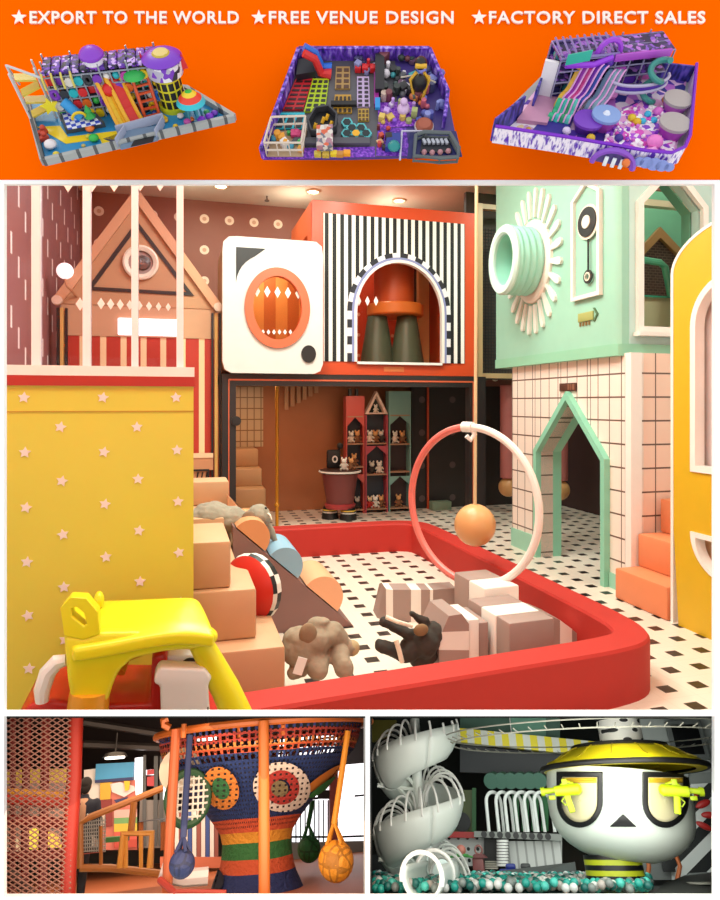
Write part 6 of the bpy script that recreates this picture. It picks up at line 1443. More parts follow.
t=thing('dark_table','dark topped table on orange legs behind the left post','table',X(152,846,9.2))
mb=MB(); mb.b2(X(138,822,9.3),X(166,819.5,9.3)+V((0,.5,0))); part('tabletop',mb,mat('2a2830'),t)
for a in (141,163): mb=MB(); mb.cyl(X(a,850,9.35),X(a,822,9.35),.03,n=6); part('leg',mb,mat('b86a3c'),t)
quad([(104,838),(128,836),(128,841),(104,843)],9.3,.25,mat('3f7a3a'),'green_bench',label='low green bench between the mesh gate and the guard rail',cat='bench')
# red net enclosure at the left
yn=7.55
RD=mat('c8382a',.4); DR=mat('8a221e',.45)
t=thing('net_enclosure','red padded post enclosure with a diamond mesh net at the left edge','net enclosure',X(60,898,yn))
mb=MB(); mb.tube([X(67,897.5,yn),X(70,840,yn),X(74,780,yn),X(76,717,yn)],.068,12); part('corner_post',mb,mat('b8301f',.5),t)
for px0,px1,rr_ in ((42,46,.045),(24,27,.04),(12,13,.03)):
    mb=MB(); mb.tube([X(px0,897,yn+1.0),X(px1,718,yn+1.0)],rr_,8); part('rear_post',mb,DR,t)
for y0_,y1_,m,rr_ in ((792,796,mat('e0a030',.4),.035),(799,803,RD,.05),(820,824,DR,.045),(857,854,DR,.04)):
    mb=MB(); mb.tube([X(6,y0_,yn+.3),X(40,(y0_+y1_)/2,yn+.3),X(68,y1_,yn+.3)],rr_,8); part('padded_rail',mb,m,t)
mb=MB(); mb.tube([X(6,872,yn+.6),X(32,895,yn+.6)],.05,8); part('diagonal_pole',mb,mat('4a2a24'),t)
mb=MB()
import itertools
for sgn in (1,-1):
    for k in range(-16,52):
        # lines y = y0 + sgn*slope*x in picture of the panel plane
        pts=[]
        for x in (4,71):
            pass
        sl_=.62*sgn; y0_=716+k*5.6-(0 if sgn>0 else -42)
        ya=y0_+sl_*4; yb_=y0_+sl_*71; xa_,xb_=4,71
        def clip(lo,hi):
            global xa_,xb_
        segs=[]
        xs=[4,71]
        # clip to 714..902
        t0,t1=0.0,1.0
        dy=yb_-ya
        for lim,s2 in ((717,1),(896.5,-1)):
            fa=(ya-lim)*s2; fb=(yb_-lim)*s2
            if fa<0 and fb<0: t0=2
            elif fa<0: t0=max(t0,fa/(fa-fb))
            elif fb<0: t1=min(t1,fa/(fa-fb))
        if t0>=t1: continue
        q0=(5.5+65.5*t0,ya+dy*t0); q1=(5.5+65.5*t1,ya+dy*t1)
        mb.cyl(X(*q0,yn-.06),X(*q1,yn-.06),.006,n=4,cap=False)
part('diamond_net',mb,mat('b08070',.7),t)
quad([(22,830),(40,828),(36,850),(24,848)],yn+2.2,.2,mat('c8c840'),'yellow_cushion',label='yellow green cushion seen low through the red net',cat='cushion')
quad([(48,832),(54,834),(60,848),(46,848)],yn+2.2,.2,mat('c8b840'),'yellow_cushion',label='small yellow cushion seen through the net right beside the red corner post',cat='cushion')
quad([(4,840),(14,838),(18,856),(4,860)],yn+1.8,.2,mat('e8dcd0'),'white_cushion',label='white cushion at the left edge behind the red net',cat='cushion')
# person
yp=8.9; hd=X(86,786,yp); sh=hd.z; 
SC=hd.z/1.62; 
t=thing('person','person in a dark navy jacket standing with the back turned beside the red post','person',V((hd.x,yp,0)))
def W(x,y,z): return V((hd.x+x*SC,yp+y*SC,z*SC))
mb=MB()
def limb(a,b,r0,r1):
    for i in range(9): k=i/8; mb.sph(V(a).lerp(V(b),k),(r0+(r1-r0)*k)*SC,10)
limb(W(0,0,1.40),W(0,0,1.52),.055,.055); mb.sph(W(0,-.01,1.62),(.085*SC,.1*SC,.12*SC),14); mb.sph(W(0,.095,1.6),.018*SC,8)
for s in (-1,1):
    mb.sph(W(s*.088,0,1.61),(.015*SC,.02*SC,.03*SC),8)
    limb(W(s*.09,0,.9),W(s*.1,0,.5),.085,.06); limb(W(s*.1,0,.5),W(s*.1,0,.1),.058,.04); mb.sph(W(s*.1,.06,.045),(.045*SC,.12*SC,.045*SC),10)
    limb(W(s*.19,0,1.36),W(s*.25,.0,1.1),.05,.042); limb(W(s*.25,0,1.1),W(s*.25,.08,.86),.04,.028)
    mb.sph(W(s*.25,.1,.80),(.02*SC,.04*SC,.05*SC),10)
    for f in range(4): limb(W(s*.25,.07+f*.02,.77),W(s*.245,.085+f*.02,.70+(.006 if f in(0,3) else 0)),.009,.008)
    limb(W(s*.245,.07,.81),W(s*.225,.12,.76),.011,.009)
limb(W(0,0,.95),W(0,0,1.32),.14,.15)
o=part('body',mb,mat('c89878',.6),t); blob(o,.022*SC,2)
mb=MB()
for k in range(9): f=k/8; mb.sph(W(0,0,.86+f*.48),((.19+.03*f)*SC,(.13+.01*f)*SC,.1*SC),14)
for s in (-1,1): limb(W(s*.2,0,1.36),W(s*.26,0,1.1),.075,.062); limb(W(s*.26,0,1.1),W(s*.26,.075,.88),.06,.05)
limb(W(0,0,1.38),W(0,0,1.46),.1,.075)
o=part('jacket',mb,mat('151d30',.7),t); blob(o,.022*SC,3)
mb=MB()
for s in (-1,1): limb(W(s*.09,0,.88),W(s*.1,0,.5),.105,.085); limb(W(s*.1,0,.5),W(s*.1,0,.12),.08,.07)
mb.sph(W(0,0,.9),(.18*SC,.13*SC,.1*SC),12); o=part('trousers',mb,mat('24242c',.7),t); blob(o,.022*SC,2)
mb=MB(); mb.sph(W(0,-.03,1.66),(.098*SC,.105*SC,.1*SC),14); mb.sph(W(0,-.06,1.6),(.09*SC,.06*SC,.1*SC),12); part('hair',mb,mat('1a1412',.8),t)
mb=MB(); mb.sph(W(.09,-.13,1.2),.015*SC,8); part('jacket_mark',mb,WHITE,t)
# lights of the left room; front row is unseen fill added behind the trim
for px,py,y,e,ax_,ay_ in ((60,722,8.2,.5,80,840),(150,722,7.2,1.0,150,850),(270,722,6.6,1.3,265,830),(335,722,6.5,.4,320,840)):
    lamp('AREA',X(px,py,y),e,'ffd8b4',.5,aim=X(ax_,ay_,9.5))
lamp('AREA',X(120,800,9.8),1.3,'ffe2c8',.5,aim=X(115,830,11)); lamp('AREA',X(160,765,9.4),1.2,'ffe0c0',.4,aim=X(150,860,9.6))
rframe(543,850,.186,903,0,371)
GR=mat('6a6a68',.5)
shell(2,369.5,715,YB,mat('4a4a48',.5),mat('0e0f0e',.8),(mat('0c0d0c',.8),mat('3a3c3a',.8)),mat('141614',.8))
y1=11.1; yb=11.35
GN=mat('5a8a72',.5)
quad([(460,716),(560,716),(560,738),(460,733)],y1,.08,mat('4c6f5e',.5),'green_wall',label='grey green ceiling panel left of the dotted column',cat='panel')
quad([(511,717),(546,717),(546,738),(511,735)],y1-.04,.04,mat('6fa48c',.5),'green_window',label='pale green upper panel beside the dotted column',cat='panel')
mb=MB(); mb.b2(X(510,717,y1-.06),X(511.5,737,y1-.06)+V((0,.05,0))); solo('white_divider',mb,WHITE,'thin white divider left of the pale green panel','post')
mb=MB(); pts=[(450,727),(600,742),(600,757),(450,741)]; mb.prism([X(a,b,y1-.3) for a,b in pts],(0,.15,0)); M_yw=stripes('yellow_white','x',.2,.5,'e8d21e','d8d6cc',.5)
solo('striped_awning',mb,M_yw,'yellow and white striped awning band below the green panels','awning')
quad([(372,720),(396,720),(388,736),(372,742)],y1-.1,.1,mat('6a5e1c'),'olive_panel',label='olive yellow panel in the top left corner behind the slide',cat='panel')
quad([(460,745),(562,755),(562,776),(460,772)],y1-.15,.1,mat('26262a'),'dark_soffit',label='dark soffit band under the striped awning',cat='beam')
t=thing('scalloped_canopy','dark green scalloped canopy above the white hoops','canopy',X(515,780,y1-.6))
mb=MB()
for k in range(6): p=X(491+k*9.6,781,y1-.7); mb.cyl(p,p+V((.02,.4,.06)),.10,.09,n=12)
part('scallops',mb,mat('2c5a48',.5),t)
quad([(487,776),(546,777),(546,782),(487,780)],y1-.62,.1,mat('4c8a70'),'canopy_top',t)
quad([(440,790),(475,790),(475,832),(440,832)],y1-.1,.08,mat('56602e'),'olive_wall',label='olive green wall with a black round hole behind the slide',cat='wall panel')
quad([(472,788),(476,788),(476,832),(472,832)],y1-.16,.05,mat('2f6a34'),'green_post',label='green post at the edge of the olive wall',cat='post')
p=X(462,822,y1-.12); mb=MB(); mb.lathe([(0,0),(.12,0),(.12,.02),(0,.02)],p,18,(0,-1,0)); solo('round_hole',mb,BLACK,'black round spot low on the olive wall','spot')
# green posts and white hoops
t=thing('green_slat_panel','dark green upright panel behind the white hoops','panel',X(530,832,y1-.35))
for k in range(4): x=512+k*9.8; quad([(x,795),(x+7,795),(x+7,831),(x,831)],y1-.35,.06,mat('1f7038',.5),'green_slat',t)
t=thing('white_hoop_row','row of overlapping white arched hoops on the counter','hoops',X(515,832,y1-.6))
hx=[(489,15),(499,15),(508,17),(518,17),(528,17),(538,17)]
for k,(x,w_) in enumerate(hx):
    A_=X(x,832,y1-.75);B_=X(x+w_,832,y1-.55); top=X(x+w_/2,792,y1-.65).z; cxm=(A_+B_)/2; hwx=(B_.x-A_.x)/2; zc_=X(x,803,y1-.65).z
    pts=[A_]+[V((cxm.x+hwx*math.cos(R(a)),cxm.y+(B_.y-A_.y)/2*math.cos(R(a)),zc_+(top-zc_)*math.sin(R(a)))) for a in range(180,-1,-15)]+[B_]
    mb=MB(); mb.tube(pts,.022,7); part('hoop',mb,mat('f2f2ee',.4),t)
# counter
t=thing('dotted_counter','grey counter edge with black dots over a white corrugated front','counter',X(515,872,y1-.8))
quad([(474,831),(562,834),(562,841),(474,837)],y1-.85,.35,mat('8a8c86',.5),'counter_edge',t)
for k in range(9): p=X(484+k*8,834.3+k*.3,y1-.85); mb=MB(); mb.lathe([(0,0),(.038,0),(.038,.01),(0,.01)],p,12,(0,-1,0)); part('black_dot',mb,BLACK,t)
nb=NB('corrugated',.5); nb.out(nb.mix(nb.near(nb.fr(nb.mul(nb.x,9.0)),.5,.12),'d8d8d4','a8a8a4'))
quad([(508,841),(562,841),(562,872),(508,868)],y1-.7,.1,nb.m,'corrugated_front',t)
quad([(484,838),(499,838),(499,866),(484,864)],y1-.62,.05,mat('1c1412'),'dark_opening',t)
for k in range(4): quad([(485,861+k*2.2),(498,861+k*2.2),(498,862.4+k*2.2),(485,862.4+k*2.2)],y1-.7-.06*k,.05,mat('c8c0b0'),'step_slat',t)
t=thing('coil_post','stack of white discs on a black post beside the corrugated front','post',X(503,866,y1-.85))
mb=MB(); mb.cyl(X(505,868,y1-.8),X(505,838,y1-.8),.05,n=10); part('post_core',mb,BLACK,t)
for k in range(9): p=X(502.5,841+k*3,y1-.9); mb=MB(); mb.lathe([(0,-.012),(.075,-.012),(.075,.012),(0,.012)],p,14); part('white_disc',mb,WHITE,t)
for k in range(8):
    p=X(562,846+k*3.2,y1-1.0); 
# spotted white wall and red band
nb=NB('spotted',.5); fx=nb.fr(nb.mul(nb.x,8.0)); fz_=nb.fr(nb.mul(nb.z,8.0)); d1=nb.m_('SUBTRACT',fx,.5); d2=nb.m_('SUBTRACT',fz_,.5)
M_sp=nb.out(nb.mix(nb.lt(nb.add(nb.mul(d1,d1),nb.mul(d2,d2)),.03),'e6e6e2','1a1a1a'))
quad([(425,838),(484,838),(484,866),(425,866)],y1-.5,.05,M_sp,'spotted_panel',label='white panel with black dots behind the lower slide',cat='wall panel')
quad([(372,855),(415,848),(415,872),(372,878)],y1-.45,.05,mat('2a2a2a'),'low_dark_wall',label='dark low panel left of the slide pole',cat='wall panel')
quad([(424,831),(475,832),(475,838),(424,837)],y1-.7,.3,mat('b02420',.4),'red_ledge',label='red ledge above the dotted white panel',cat='ledge')
# red bin and frog, toy cars
p=X(478,876,y1-1.1)
t=thing('red_post_box','small dark red box bin by the ball pit rim','bin',p)
a=X(472,858,y1-1.1);b_=X(485,880,y1-1.1); mb=MB(); mb.b2((a.x,a.y,b_.z),(b_.x,a.y+.18,a.z),bev=.01); part('bin_body',mb,mat('8a4a48',.5),t)
mb=MB(); a2=X(470,854,y1-1.12);b2_=X(487,858,y1-1.12); mb.prism([V((a2.x,a2.y,b2_.z)),V((b2_.x,a2.y,b2_.z)),V(((a2.x+b2_.x)/2+.05,a2.y,a2.z)),V(((a2.x+b2_.x)/2-.05,a2.y,a2.z))],(0,.24,0)); part('bin_lid',mb,mat('7a3c3c'),t)
mb=MB(); p=X(478.5,850,y1-1.1); mb.tube([p+V((.045*math.cos(2*PI*i/14),0,.045*math.sin(2*PI*i/14))) for i in range(14)],.012,6,True); part('ring_finial',mb,mat('a06a64'),t)
p=X(461,850,y1-1.3); t=thing('green_toy','green leafy toy with an orange head beside the red bin','toy',p-V((0,0,.1)))
mb=MB(); mb.sph(p,(.06,.05,.055),12); part('head',mb,mat('c87868'),t)
for k in range(5): an=R(20+35*k); mb=MB(); mb.cyl(p-V((0,0,.05)),p+V((.15*math.cos(an),-.02,-.05+.05*math.sin(an)-.04)),.022,.01,n=6); part('leaf',mb,mat('4a9a48'),t)
for px,col,lb,w_ in ((510,'27348a','blue ride-on toy car on the ledge by the ball pit',1.0),(525,'d8d8d4','white ride-on toy car right of the blue one',1.0)):
    p=X(px,876,y1-1.15); t=thing('toy_car',lb,'toy car',V((p.x,p.y,p.z)),'small ride-on cars by the ball pit'); s=.085
    mb=MB(); mb.box(p+V((0,0,.045)),(.24,.12,.05),bev=.015); part('car_body',mb,mat(col,.4),t)
    mb=MB(); mb.box(p+V((.02,0,.095)),(.12,.1,.06),bev=.02); part('cab',mb,mat(col if col[0]=='2' else '3a3a3a',.4),t)
    for dx_ in (-.07,.07):
        for dy_ in (-.06,.06): mb=MB(); mb.cyl(p+V((dx_,dy_-.012,.022)),p+V((dx_,dy_+.012,.022)),.022,n=10); part('wheel',mb,BLACK,t)
# right side: screen wall, stripes, lips
quad([(640,719),(711,719),(711,790),(640,790)],y1-.05,.05,mat('b8bab6'),'white_wall_panel',label='pale wall panel behind the black screen at upper right',cat='wall panel')
t=thing('wall_screen','black wall screen in a grey frame at the upper right','screen',X(690,757,y1-.2))
a=X(665,721,y1-.2);b_=X(711,759,y1-.2); mb=MB(); mb.frame([V((a.x,a.y,b_.z)),V((b_.x,a.y,b_.z)),V((b_.x,a.y,a.z)),V((a.x,a.y,a.z))],[V((a.x+.06,a.y,b_.z+.06)),V((b_.x-.05,a.y,b_.z+.06)),V((b_.x-.05,a.y,a.z-.05)),V((a.x+.06,a.y,a.z-.05))],(0,.08,0)); part('screen_frame',mb,mat('6a6c6a',.4),t)
mb=MB(); mb.b2((a.x+.06,a.y+.03,b_.z+.06),(b_.x-.05,a.y+.06,a.z-.05)); part('screen_glass',mb,mat('0c0c0e',.2),t)
quad([(690,773),(712,772),(712,783),(690,783)],y1-.3,.1,mat('8a8c88'),'grey_shelf',label='grey shelf band under the black screen',cat='shelf')
mb=MB(); mb.prism([X(a,b,y1-.35) for a,b in ((686,784),(712,783),(712,880),(672,880),(672,800))],(0,.08,0)); solo('striped_wall_panel',mb,stripes('diag_bw',(.72,0,-1.0),.30,.5,'141414','e4e4e0',.5,off=.05),'white panel with bold black diagonal stripes at the right','wall panel')
mb=MB(); mb.prism([X(a,b,y1-.3) for a,b in ((640,855),(690,850),(690,880),(640,880))],(0,.06,0)); solo('grey_back_panel',mb,mat('787a78'),'grey panel low behind the striped neck','wall panel')
a=X(660,855,y1-.45);b_=X(676,872,y1-.45); mb=MB(); mb.b2((a.x,a.y,b_.z),(b_.x,a.y+.05,a.z)); solo('low_screen',mb,mat('141414',.3),'small black screen low behind the big head','screen')
for i,(px,py,rx_,rt) in enumerate(((703,804,8.5,.35),(709,815,8,0),(704,826,8,-.45),(696,795,5,1.2))):
    c=X(px,py,y1-.5); w_=abs(X(px+rx_,py,y1-.5).x-c.x); mb=MB(); mb.sph(c,(w_,.03,w_*.4),16,rot=Matrix.Rotation(-rt,3,'Y')); solo('red_lips',mb,mat('c02c28',.35),['upper red oval on the striped wall','middle red oval on the striped wall','lower red oval on the striped wall','small red oval tucked behind the head'][i],'wall decoration',group='red ovals on the striped wall')
for i,(x0,x1) in enumerate(((646,648),(676,678))): mb=MB(); mb.tube([X(x0,856,y1-.9),X(x1+(1 if i==0 else 2),866,y1-.9),X(x0+1,882,y1-.9)],.025,6); solo('orange_pole',mb,mat('c0622c'),['orange upright tube right beside the striped neck','orange curved tube at the left of the striped wall'][i],'pole')
# big round head
yh=8.2; c=X(617,885,yh); cx_=c.x; xH=X(620,815,yh).x; xT=X(623,769,yh).x; xC=X(620,732,yh).x
def zt(py): return X(620,py,yh).z
def rd(dx): return abs(X(620+dx,810,yh).x-X(620,810,yh).x)
t=thing('giant_head','giant round white head with yellow brimmed hat, black outlined eyes and striped neck','play sculpture',V((cx_,yh,0)))
nk=rd(28.5); z0_=zt(900)
mb=MB(); mb.lathe([(nk,0),(nk,zt(855)),(0,zt(855))],V((cx_,yh,0)),40); part('neck',mb,stripes('neck_stripes','z',.085,.5,'c8d228','16161a',.4,off=.05),t)
mb=MB()
hp_=[(861,28),(859,34),(855,44),(849,54),(842,62),(833,68.5),(822,72.5),(808,74),(790,74),(774,73)]
hpf=[(rd(r),zt(py)) for py,r in hp_]
zm=zt(815); axh=(math.sin(R(5)),0,math.cos(R(5))); mb.lathe([(0,hpf[0][1]-zm)]+[(r,z-zm) for r,z in hpf]+[(0,hpf[-1][1]-zm)],V((xH,yh,zm)),72,axh); mb.bm.normal_update(); BV=BVHTree.FromBMesh(mb.bm); part('head_shell',mb,mat('e2ebe2',.35,var=.01),t,ang=50)
def surf(px,py,out):
    q=cast(px,py,out)
    if q is None: q=_last[0]
    _last[0]=q; return q
def skin(name,outer,inner,m,out,par=None,n=4):
    mb=MB(); N=len(outer); rows=[]
    for k in range(n+1):
        f=k/n; rows.append([mb._v(surf(a[0]+(b[0]-a[0])*f,a[1]+(b[1]-a[1])*f,out)) for a,b in zip(outer,inner)])
    for A_,B_ in zip(rows,rows[1:]):
        for i in range(N): mb.face([A_[i],A_[(i+1)%N],B_[(i+1)%N],B_[i]])
    o=part(name,mb,m,par or t,ang=60); md=o.modifiers.new('Solidify','SOLIDIFY'); md.thickness=.012; return o
def eye(x0,x1,y0,y1,bw,cxm):
    def U(i,e):
        pts=[]; xl,xr=x0+e,x1-e; r=(xr-xl)/2; yc_=y1-e-r*1.15
        N=10
        for k in range(N): pts.append((xl+(xr-xl)*k/N,y0+e))
        for k in range(N): pts.append((xr,y0+e+(yc_-y0-e)*k/N))
        for k in range(20): a=PI*k/20; pts.append(((xl+xr)/2+r*math.cos(a),yc_+r*1.15*math.sin(a)))
        for k in range(N): pts.append((xl,yc_+(y0+e-yc_)*k/N))
        return pts
    O=U(0,0);I=U(0,bw); cn=[((x0+x1)/2,(y0+y1)/2)]*len(O)
    o=skin('eye_outline',O,I,mat('121214',.4),.012)
    skin('eye_white',I,cn,mat('d8cfa8',.4),.006,o,6)
    yb_=[(a,b) for a,b in I]
    return o
eye(558,603,772,827,5.2,0); eye(642,687,772,827,5.2,0)
for x0,x1 in ((564,597),(648,681)):
    O=[(x0+(x1-x0)*k/8,778) for k in range(9)]+[(x1-(x1-x0)*k/8,783) for k in range(9)]; skin('eyelid_band',O,[((x0+x1)/2+(a-(x0+x1)/2)*.9,780.5) for a,b in O],mat('d8b030',.4),.014,n=1)
tri_=[(610+ (13)*k/8,826-12*k/8) for k in range(8)]+[(623+13*k/8,814+12*k/8) for k in range(8)]+[(636-26*k/8,826) for k in range(8)]
skin('nose',tri_,[(623,822)]*len(tri_),mat('121214',.4),.012,n=5)
# hat
YH=mat('f0dc1e',.4,var=.02)
rb=rd(86); zbm=X(620,771,yh).z
zb0=X(623,763,yh-rb).z; zb0=zbm
ztop=X(620,743,yh-rd(50)).z
prof=[(rd(74),zb0-.0),(rb,zb0),(rb,zb0+.03),(rd(80),zb0+.08),(rd(70),zb0+(ztop-zb0)*.55),(rd(60),zb0+(ztop-zb0)*.85),(rd(50),ztop),(rd(24),ztop+.01)]
mb=MB(); mb.lathe(prof,V((xT,yh,0)),72); o=part('hat',mb,YH,t,ang=40)
mb=MB(); mb.tube([V((xT+(rb+.01)*math.cos(2*PI*i/72),yh+(rb+.01)*math.sin(2*PI*i/72),zb0+.02)) for i in range(72)],.026,8,True); part('hat_rim',mb,BLACK,o)
mb=MB(); mb.tube([V((xT+rd(50)*math.cos(2*PI*i/48),yh+rd(50)*math.sin(2*PI*i/48),ztop+.012)) for i in range(48)],.02,6,True); part('hat_top_line',mb,BLACK,o)
for k in range(14):
    a=2*PI*k/14; mb=MB(); mb.tube([V((xT+r*math.cos(a),yh+r*math.sin(a),z+.004)) for r,z in prof[3:7]],.006,5); part('hat_seam',mb,mat('b8a418'),o)
nb=NB('dotted_col',.5); an=nb.fr(nb.mul(nb.m_('ARCTAN2',nb.y,nb.x),2.7)); 
rowi=nb.m_('FLOOR',nb.mul(nb.z,11.0)); an=nb.fr(nb.add(nb.mul(nb.m_('ARCTAN2',nb.y,nb.x),2.7),nb.mul(rowi,.5))); d1=nb.mul(nb.m_('SUBTRACT',an,.5),1.1); d2=nb.m_('SUBTRACT',nb.fr(nb.mul(nb.z,11.0)),.5)
mb=MB(); rc_=rd(23); mb.lathe([(rc_,ztop),(rc_,X(620,718,yh-rc_).z),(0,X(620,718,yh-rc_).z)],V((xC,yh,0)),36); part('dotted_column',mb,nb.out(nb.mix(nb.lt(nb.add(nb.mul(d1,d1),nb.mul(d2,d2)),.045),'ecebe6','18181a')),t)
# wire ring under the ceiling
mb=MB(); zq=X(620,719.5,yh-1.0).z
for rr_ in (1.25,1.32): mb.tube([V((cx_+rr_*1.2*math.cos(2*PI*i/48),yh+rr_*math.sin(2*PI*i/48)*.8,zq-.06+(rr_-1.25))) for i in range(48)],.007,5,True)
for i in range(60): a=2*PI*i/60; mb.cyl(V((cx_+1.25*1.2*math.cos(a),yh+1.0*math.sin(a),zq-.06)),V((cx_+1.32*1.2*math.cos(a),yh+1.056*math.sin(a),zq-.03)),.006,n=4)
solo('ceiling_ring',mb,mat('a8a69a',.4),'wide pale truss ring hanging above the giant hat','ring')
# blasters
def blaster(px,py,flip,label):
    c=surf(px,py,.14); s=.52; f=-1 if flip else 1; t=thing('toy_blaster',label,'toy blaster',c-V((0,0,.12)),'yellow toy blasters on the giant eyes'); m=mat('c8e01c',.35); m2=mat('b0c818',.4)
    def L(x,z,y=0): return c+V((f*x*s,y*s,z*s))
    mb=MB(); mb.cyl(L(-.22,.0),L(.18,.03),.085*s,.1*s,n=14); mb.sph(L(.18,.03),.1*s,12); part('body',mb,m,t)
    mb=MB(); mb.cyl(L(-.22,.02),L(-.42,.0),.045*s,.05*s,n=12); mb.cyl(L(-.40,.0),L(-.47,-.005),.075*s,.07*s,n=12); part('barrel',mb,m2,t)
    mb=MB(); mb.box(L(.02,-.2),(.11*s,.08*s,.28*s),bev=.02*s,rot=Matrix.Rotation(R(-f*12),3,'Y')); part('grip',mb,m,t)
    mb=MB(); mb.box(L(-.02,.14),(.1*s,.05*s,.12*s),bev=.015*s); mb.box(L(-.28,-.1),(.12*s,.06*s,.07*s),bev=.015*s); part('tank',mb,m2,t)
    mb=MB(); mb.tube([L(-.05,-.09),L(-.12,-.16),L(-.06,-.22),L(.0,-.2)],.014*s,6); part('trigger_guard',mb,m2,t)
    mb=MB(); mb.tube([L(-.1,.09),L(.0,.16),L(.14,.12)],.02*s,6); part('top_fin',mb,m,t)
blaster(572,792,False,'yellow green toy blaster over the left eye of the giant head')
blaster(669,792,True,'yellow green toy blaster over the right eye of the giant head')
# spiral slide
SW=mat('dfe8e2',.35,var=.02); 
ys=8.2; pc=X(419,820,ys); t=thing('spiral_slide','tall pale spiral slide with wire hoops winding round a central pole','slide',V((pc.x,ys,0)))
mb=MB(); mb.cyl((pc.x,ys,0),(pc.x,ys,X(415,719,ys).z),.055,n=16); part('central_pole',mb,SW,t)
RS=abs(X(419-28,780,ys).x-pc.x); rt=.2
zt1=X(415,750,ys-RS).z; zt2=X(415,826,ys-RS).z; pitch=zt1-zt2
# theta: -90deg = front. going down: front -> left -> back -> right -> front
def hel(th): # th in turns, 0 at front upper
    a=-PI/2-2*PI*th
    return V((pc.x+RS*math.cos(a),ys+RS*math.sin(a),zt1-pitch*th)),V((math.cos(a),math.sin(a),0))
def trough(t0,t1,n,name,par):
    mb=MB(); rows=[]
    for i in range(n+1):
        p,rv=hel(t0+(t1-t0)*i/n); row=[]
        for k in range(11):
            b=R(-100-160*(k/10)+10); b=R(180+ (180*k/10)); row.append((p+rv*(rt*math.cos(b))+V((0,0,rt*1.15*math.sin(b)+.12*(1 if k>6 else 0)*(k-6)/4))))
        rows.append([mb._v(q) for q in row])
    for A_,B_ in zip(rows,rows[1:]):
        for k in range(10): mb.face([A_[k],A_[k+1],B_[k+1],B_[k]])
    o=part(name,mb,SW,par,ang=60); md=o.modifiers.new('Solidify','SOLIDIFY'); md.thickness=.02; return o
for k in range(9):
    t0=-.32+k*.25; t1=t0+.25
    if t1>1.9: t1=1.9
    if min(proj(hel(t0+(t1-t0)*q)[0]+V((0,0,.04)))[1] for q in (0,.5,1))<718: continue
    trough(t0,t1,14,'slide_trough',t)
    if t1>=1.9: break
for k in range(54):
    th=-.3+k*.055
    if th>1.88: break
    p,rv=hel(th)
    pts=[p+rv*(rt*math.cos(R(a)))+V((0,0,rt*1.35*math.sin(R(a))+.05)) for a in range(0,181,12)]
    ok=[q for q in pts if proj(q)[1]>719]
    if len(ok)<3: continue
    if len(ok)<len(pts):
        k0=[i for i,q in enumerate(pts) if proj(q)[1]>719]; run=[pts[k0[0]]]
        for i in k0[1:]:
            if i-k0[k0.index(i)-1]>1: break
            run.append(pts[i])
        pts=run
        if len(pts)<2: continue
    mb=MB(); mb.tube(pts,.013,6); part('wire_hoop',mb,mat('eef0ec',.35),t)
for th,zz in ((.1,768),(.1,790),(.9,848),(.9,864)):
    z=X(415,zz,ys).z; mb=MB(); q0=V((pc.x,ys,z)); mb.tube([q0,q0+V((-.42,-.15,.04))],.022,6); mb.tube([q0+V((0,0,-.2)),q0+V((-.2,-.07,.02))],.022,6); part('bracket',mb,SW,t)
# exit chute
c0=X(432,884,7.3); mb=MB(); rows=[]
for i in range(9):
    f=i/8; yy=7.7-f*1.0; cxx=c0.x-.05*f+.05; zc_=.2-.02*f; rr_=.17
    rows.append([mb._v(V((cxx+rr_*math.cos(R(a)),yy,zc_+rr_*1.0*math.sin(R(a))))) for a in range(150,391,16)])
for A_,B_ in zip(rows,rows[1:]):
    for k in range(len(A_)-1): mb.face([A_[k],A_[k+1],B_[k+1],B_[k]])
o=part('exit_chute',mb,SW,t,ang=60); md=o.modifiers.new('Solidify','SOLIDIFY'); md.thickness=.02
for f in (1.0,.4):
    mb=MB(); yy=7.7-f*1.0; mb.tube([V((c0.x-.05*f+.05+.175*math.cos(R(a)),yy,.2-.02*f+.175*math.sin(R(a)))) for a in range(-20,201,15)],.018,8); part('chute_rim',mb,mat('eef0ec',.35),t)
# ball pit rim and balls
mb=MB(); pts=[P(372,884,y=9.6),P(425,880,y=9.8),P(480,880,y=9.9),P(530,876,y=10.0),P(560,868,y=10.3)]
pts=[X(375,880,9.0),X(420,880,9.1),X(470,879,9.2),X(515,876,9.4),X(548,870,9.6),X(575,862,9.8)]
mb.prism([p+V((0,0,-.16)) for p in pts]+[p+V((0,.14,-.16)) for p in pts[::-1]],(0,0,.16)); solo('ball_pit_rim',mb,mat('5a5c5a',.5),'low dark grey padded rim curving behind the ball pit','pit rim')
t=thing('grey_platform','dark grey sloping platform with a pale round plate at the lower right','platform',X(690,890,7.3))
mb=MB(); q_=[X(650,896,7.5),X(711,896,7.8),X(712,872,9.0),X(690,873,9.2),X(664,884,8.4)]; mb.prism(q_,(0,0,-.1)); part('platform_slab',mb,mat('4e504e',.5),t)
a=X(700,884,8.3); mb=MB(); mb.lathe([(0,.0),(.12,0),(.12,.015),(0,.015)],a+V((0,0,.0)),28); part('round_plate',mb,mat('a8a89c',.4),t)
random.seed(11)
BC=[('1f9a8c','teal'),('d8dcd8','white'),('7a8480','grey'),('0f5c56','dark teal'),('4cc0b0','pale teal'),('b0a8a0','beige')]
prot={}
spots=[]
for iy in range(52):
    y=6.3+iy*.067
    xa_=P(372,890,y=y).x; xb_=P(660,890,y=y).x; n=int((xb_-xa_)/.072)
    for ix in range(n):
        x=xa_+(ix+.5*(iy%2))*.072+random.uniform(-.012,.012)
        if abs(x-cx_)<nk+.05 and abs(y-yh)<nk+.1: continue
        if (x-cx_)**2+(y-yh)**2<(nk+.06)**2: continue
        if math.hypot(x-pc.x,y-ys)<.1: continue
        spots.append((x,y,random.uniform(0,.05)))
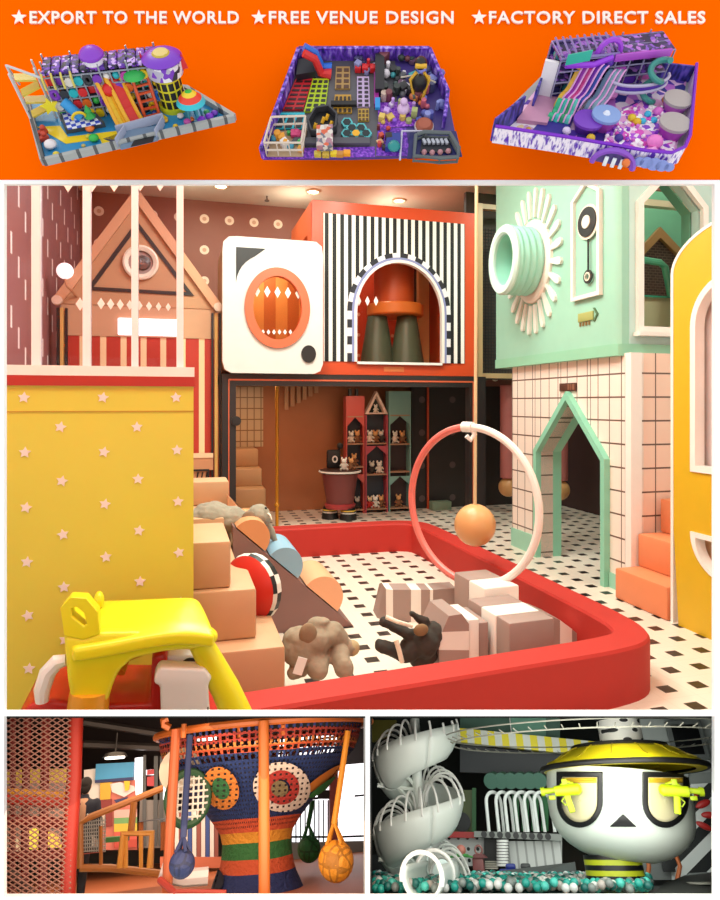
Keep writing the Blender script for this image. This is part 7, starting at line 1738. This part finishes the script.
# visible ones first: those that are not hidden under the chute or beyond the frame
def vis(x,y,z):
    w_=F@V((x,y,z)); px=HX+w_.x/w_.y*FO; return w_.y>1.035 and 374<px<650 and HY-(w_.z-1.6)/w_.y*FO<896
vs=[s for s in spots if vis(s[0],s[1],.12)]; print('balls',len(spots),len(vs))
random.shuffle(vs); vs.sort(key=lambda s:s[1]); ind=vs[:290]; rest=vs[290:]
zb_=.088
for i,(x,y,z) in enumerate(ind):
    h,nm=BC[random.choices(range(6),(5,4,3,3,2,1))[0]]
    z=zb_+z
    if nm not in prot:
        mb=MB(); mb.sph((0,0,0),.036,12); setl=solo('pit_ball',mb,mat(h,.35),f'{nm} plastic ball in the ball pit','ball',loc=(0,0,0),group=f'{nm} balls in the ball pit'); setl.matrix_world=F@Matrix.Translation(V((x,y,z))); prot[nm]=setl
    else: dup(prot[nm],(x,y,z))
if rest:
    mb=MB()
    for x,y,z in rest: mb.mi=random.choices(range(6),(5,4,3,3,2,1))[0]; mb.sph((x,y,zb_+z),.036,8)
    solo('pit_balls',mb,[mat(h,.35) for h,_ in BC],'teal, white and grey plastic balls filling the back of the ball pit','balls',kind='stuff')
mb=MB(); mb.prism([V((p.x,p.y,.002)) for p in (P(373,890,y=6.75),P(640,890,y=7.6),P(650,890,y=9.6),P(373,890,y=9.6))],(0,0,.048)); solo('pit_floor_mat',mb,mat('2a4a48',.7),'dark teal pad under the ball pit balls','pad')
for px,py,y,e,ax_,ay_ in ((430,722,6.4,.12,430,820),(520,722,6.6,.7,500,850),(610,722,6.8,.08,620,820),(680,722,7.0,.35,680,830)):  # unseen front fill added behind the trim of the right room
    lamp('AREA',X(px,py,y),e,'f6fff8',.45,aim=X(ax_,ay_,9.0))
for px_,y_ in ((570,6.7),(672,6.95),(622,6.8)): lamp('SPOT',X(px_,720,y_),1.6,'fffbe8',.03,R(42),X(620,750,7.5))  # unseen spots added to brighten the hat
lamp('AREA',X(520,768,9.4),.6,'f4fff8',.5,aim=X(520,850,10.5)); lamp('AREA',X(480,768,9.6),.4,'f4fff8',.5,aim=X(460,850,10.5)); lamp('AREA',X(620,721,7.0),.9,'fffbe8',.4,aim=X(620,745,8.1)); lamp('AREA',X(690,770,9.2),1.0,'f4fff8',.4,aim=X(695,820,10.8))  # the lamp aimed at the hat is unseen fill, added to brighten it
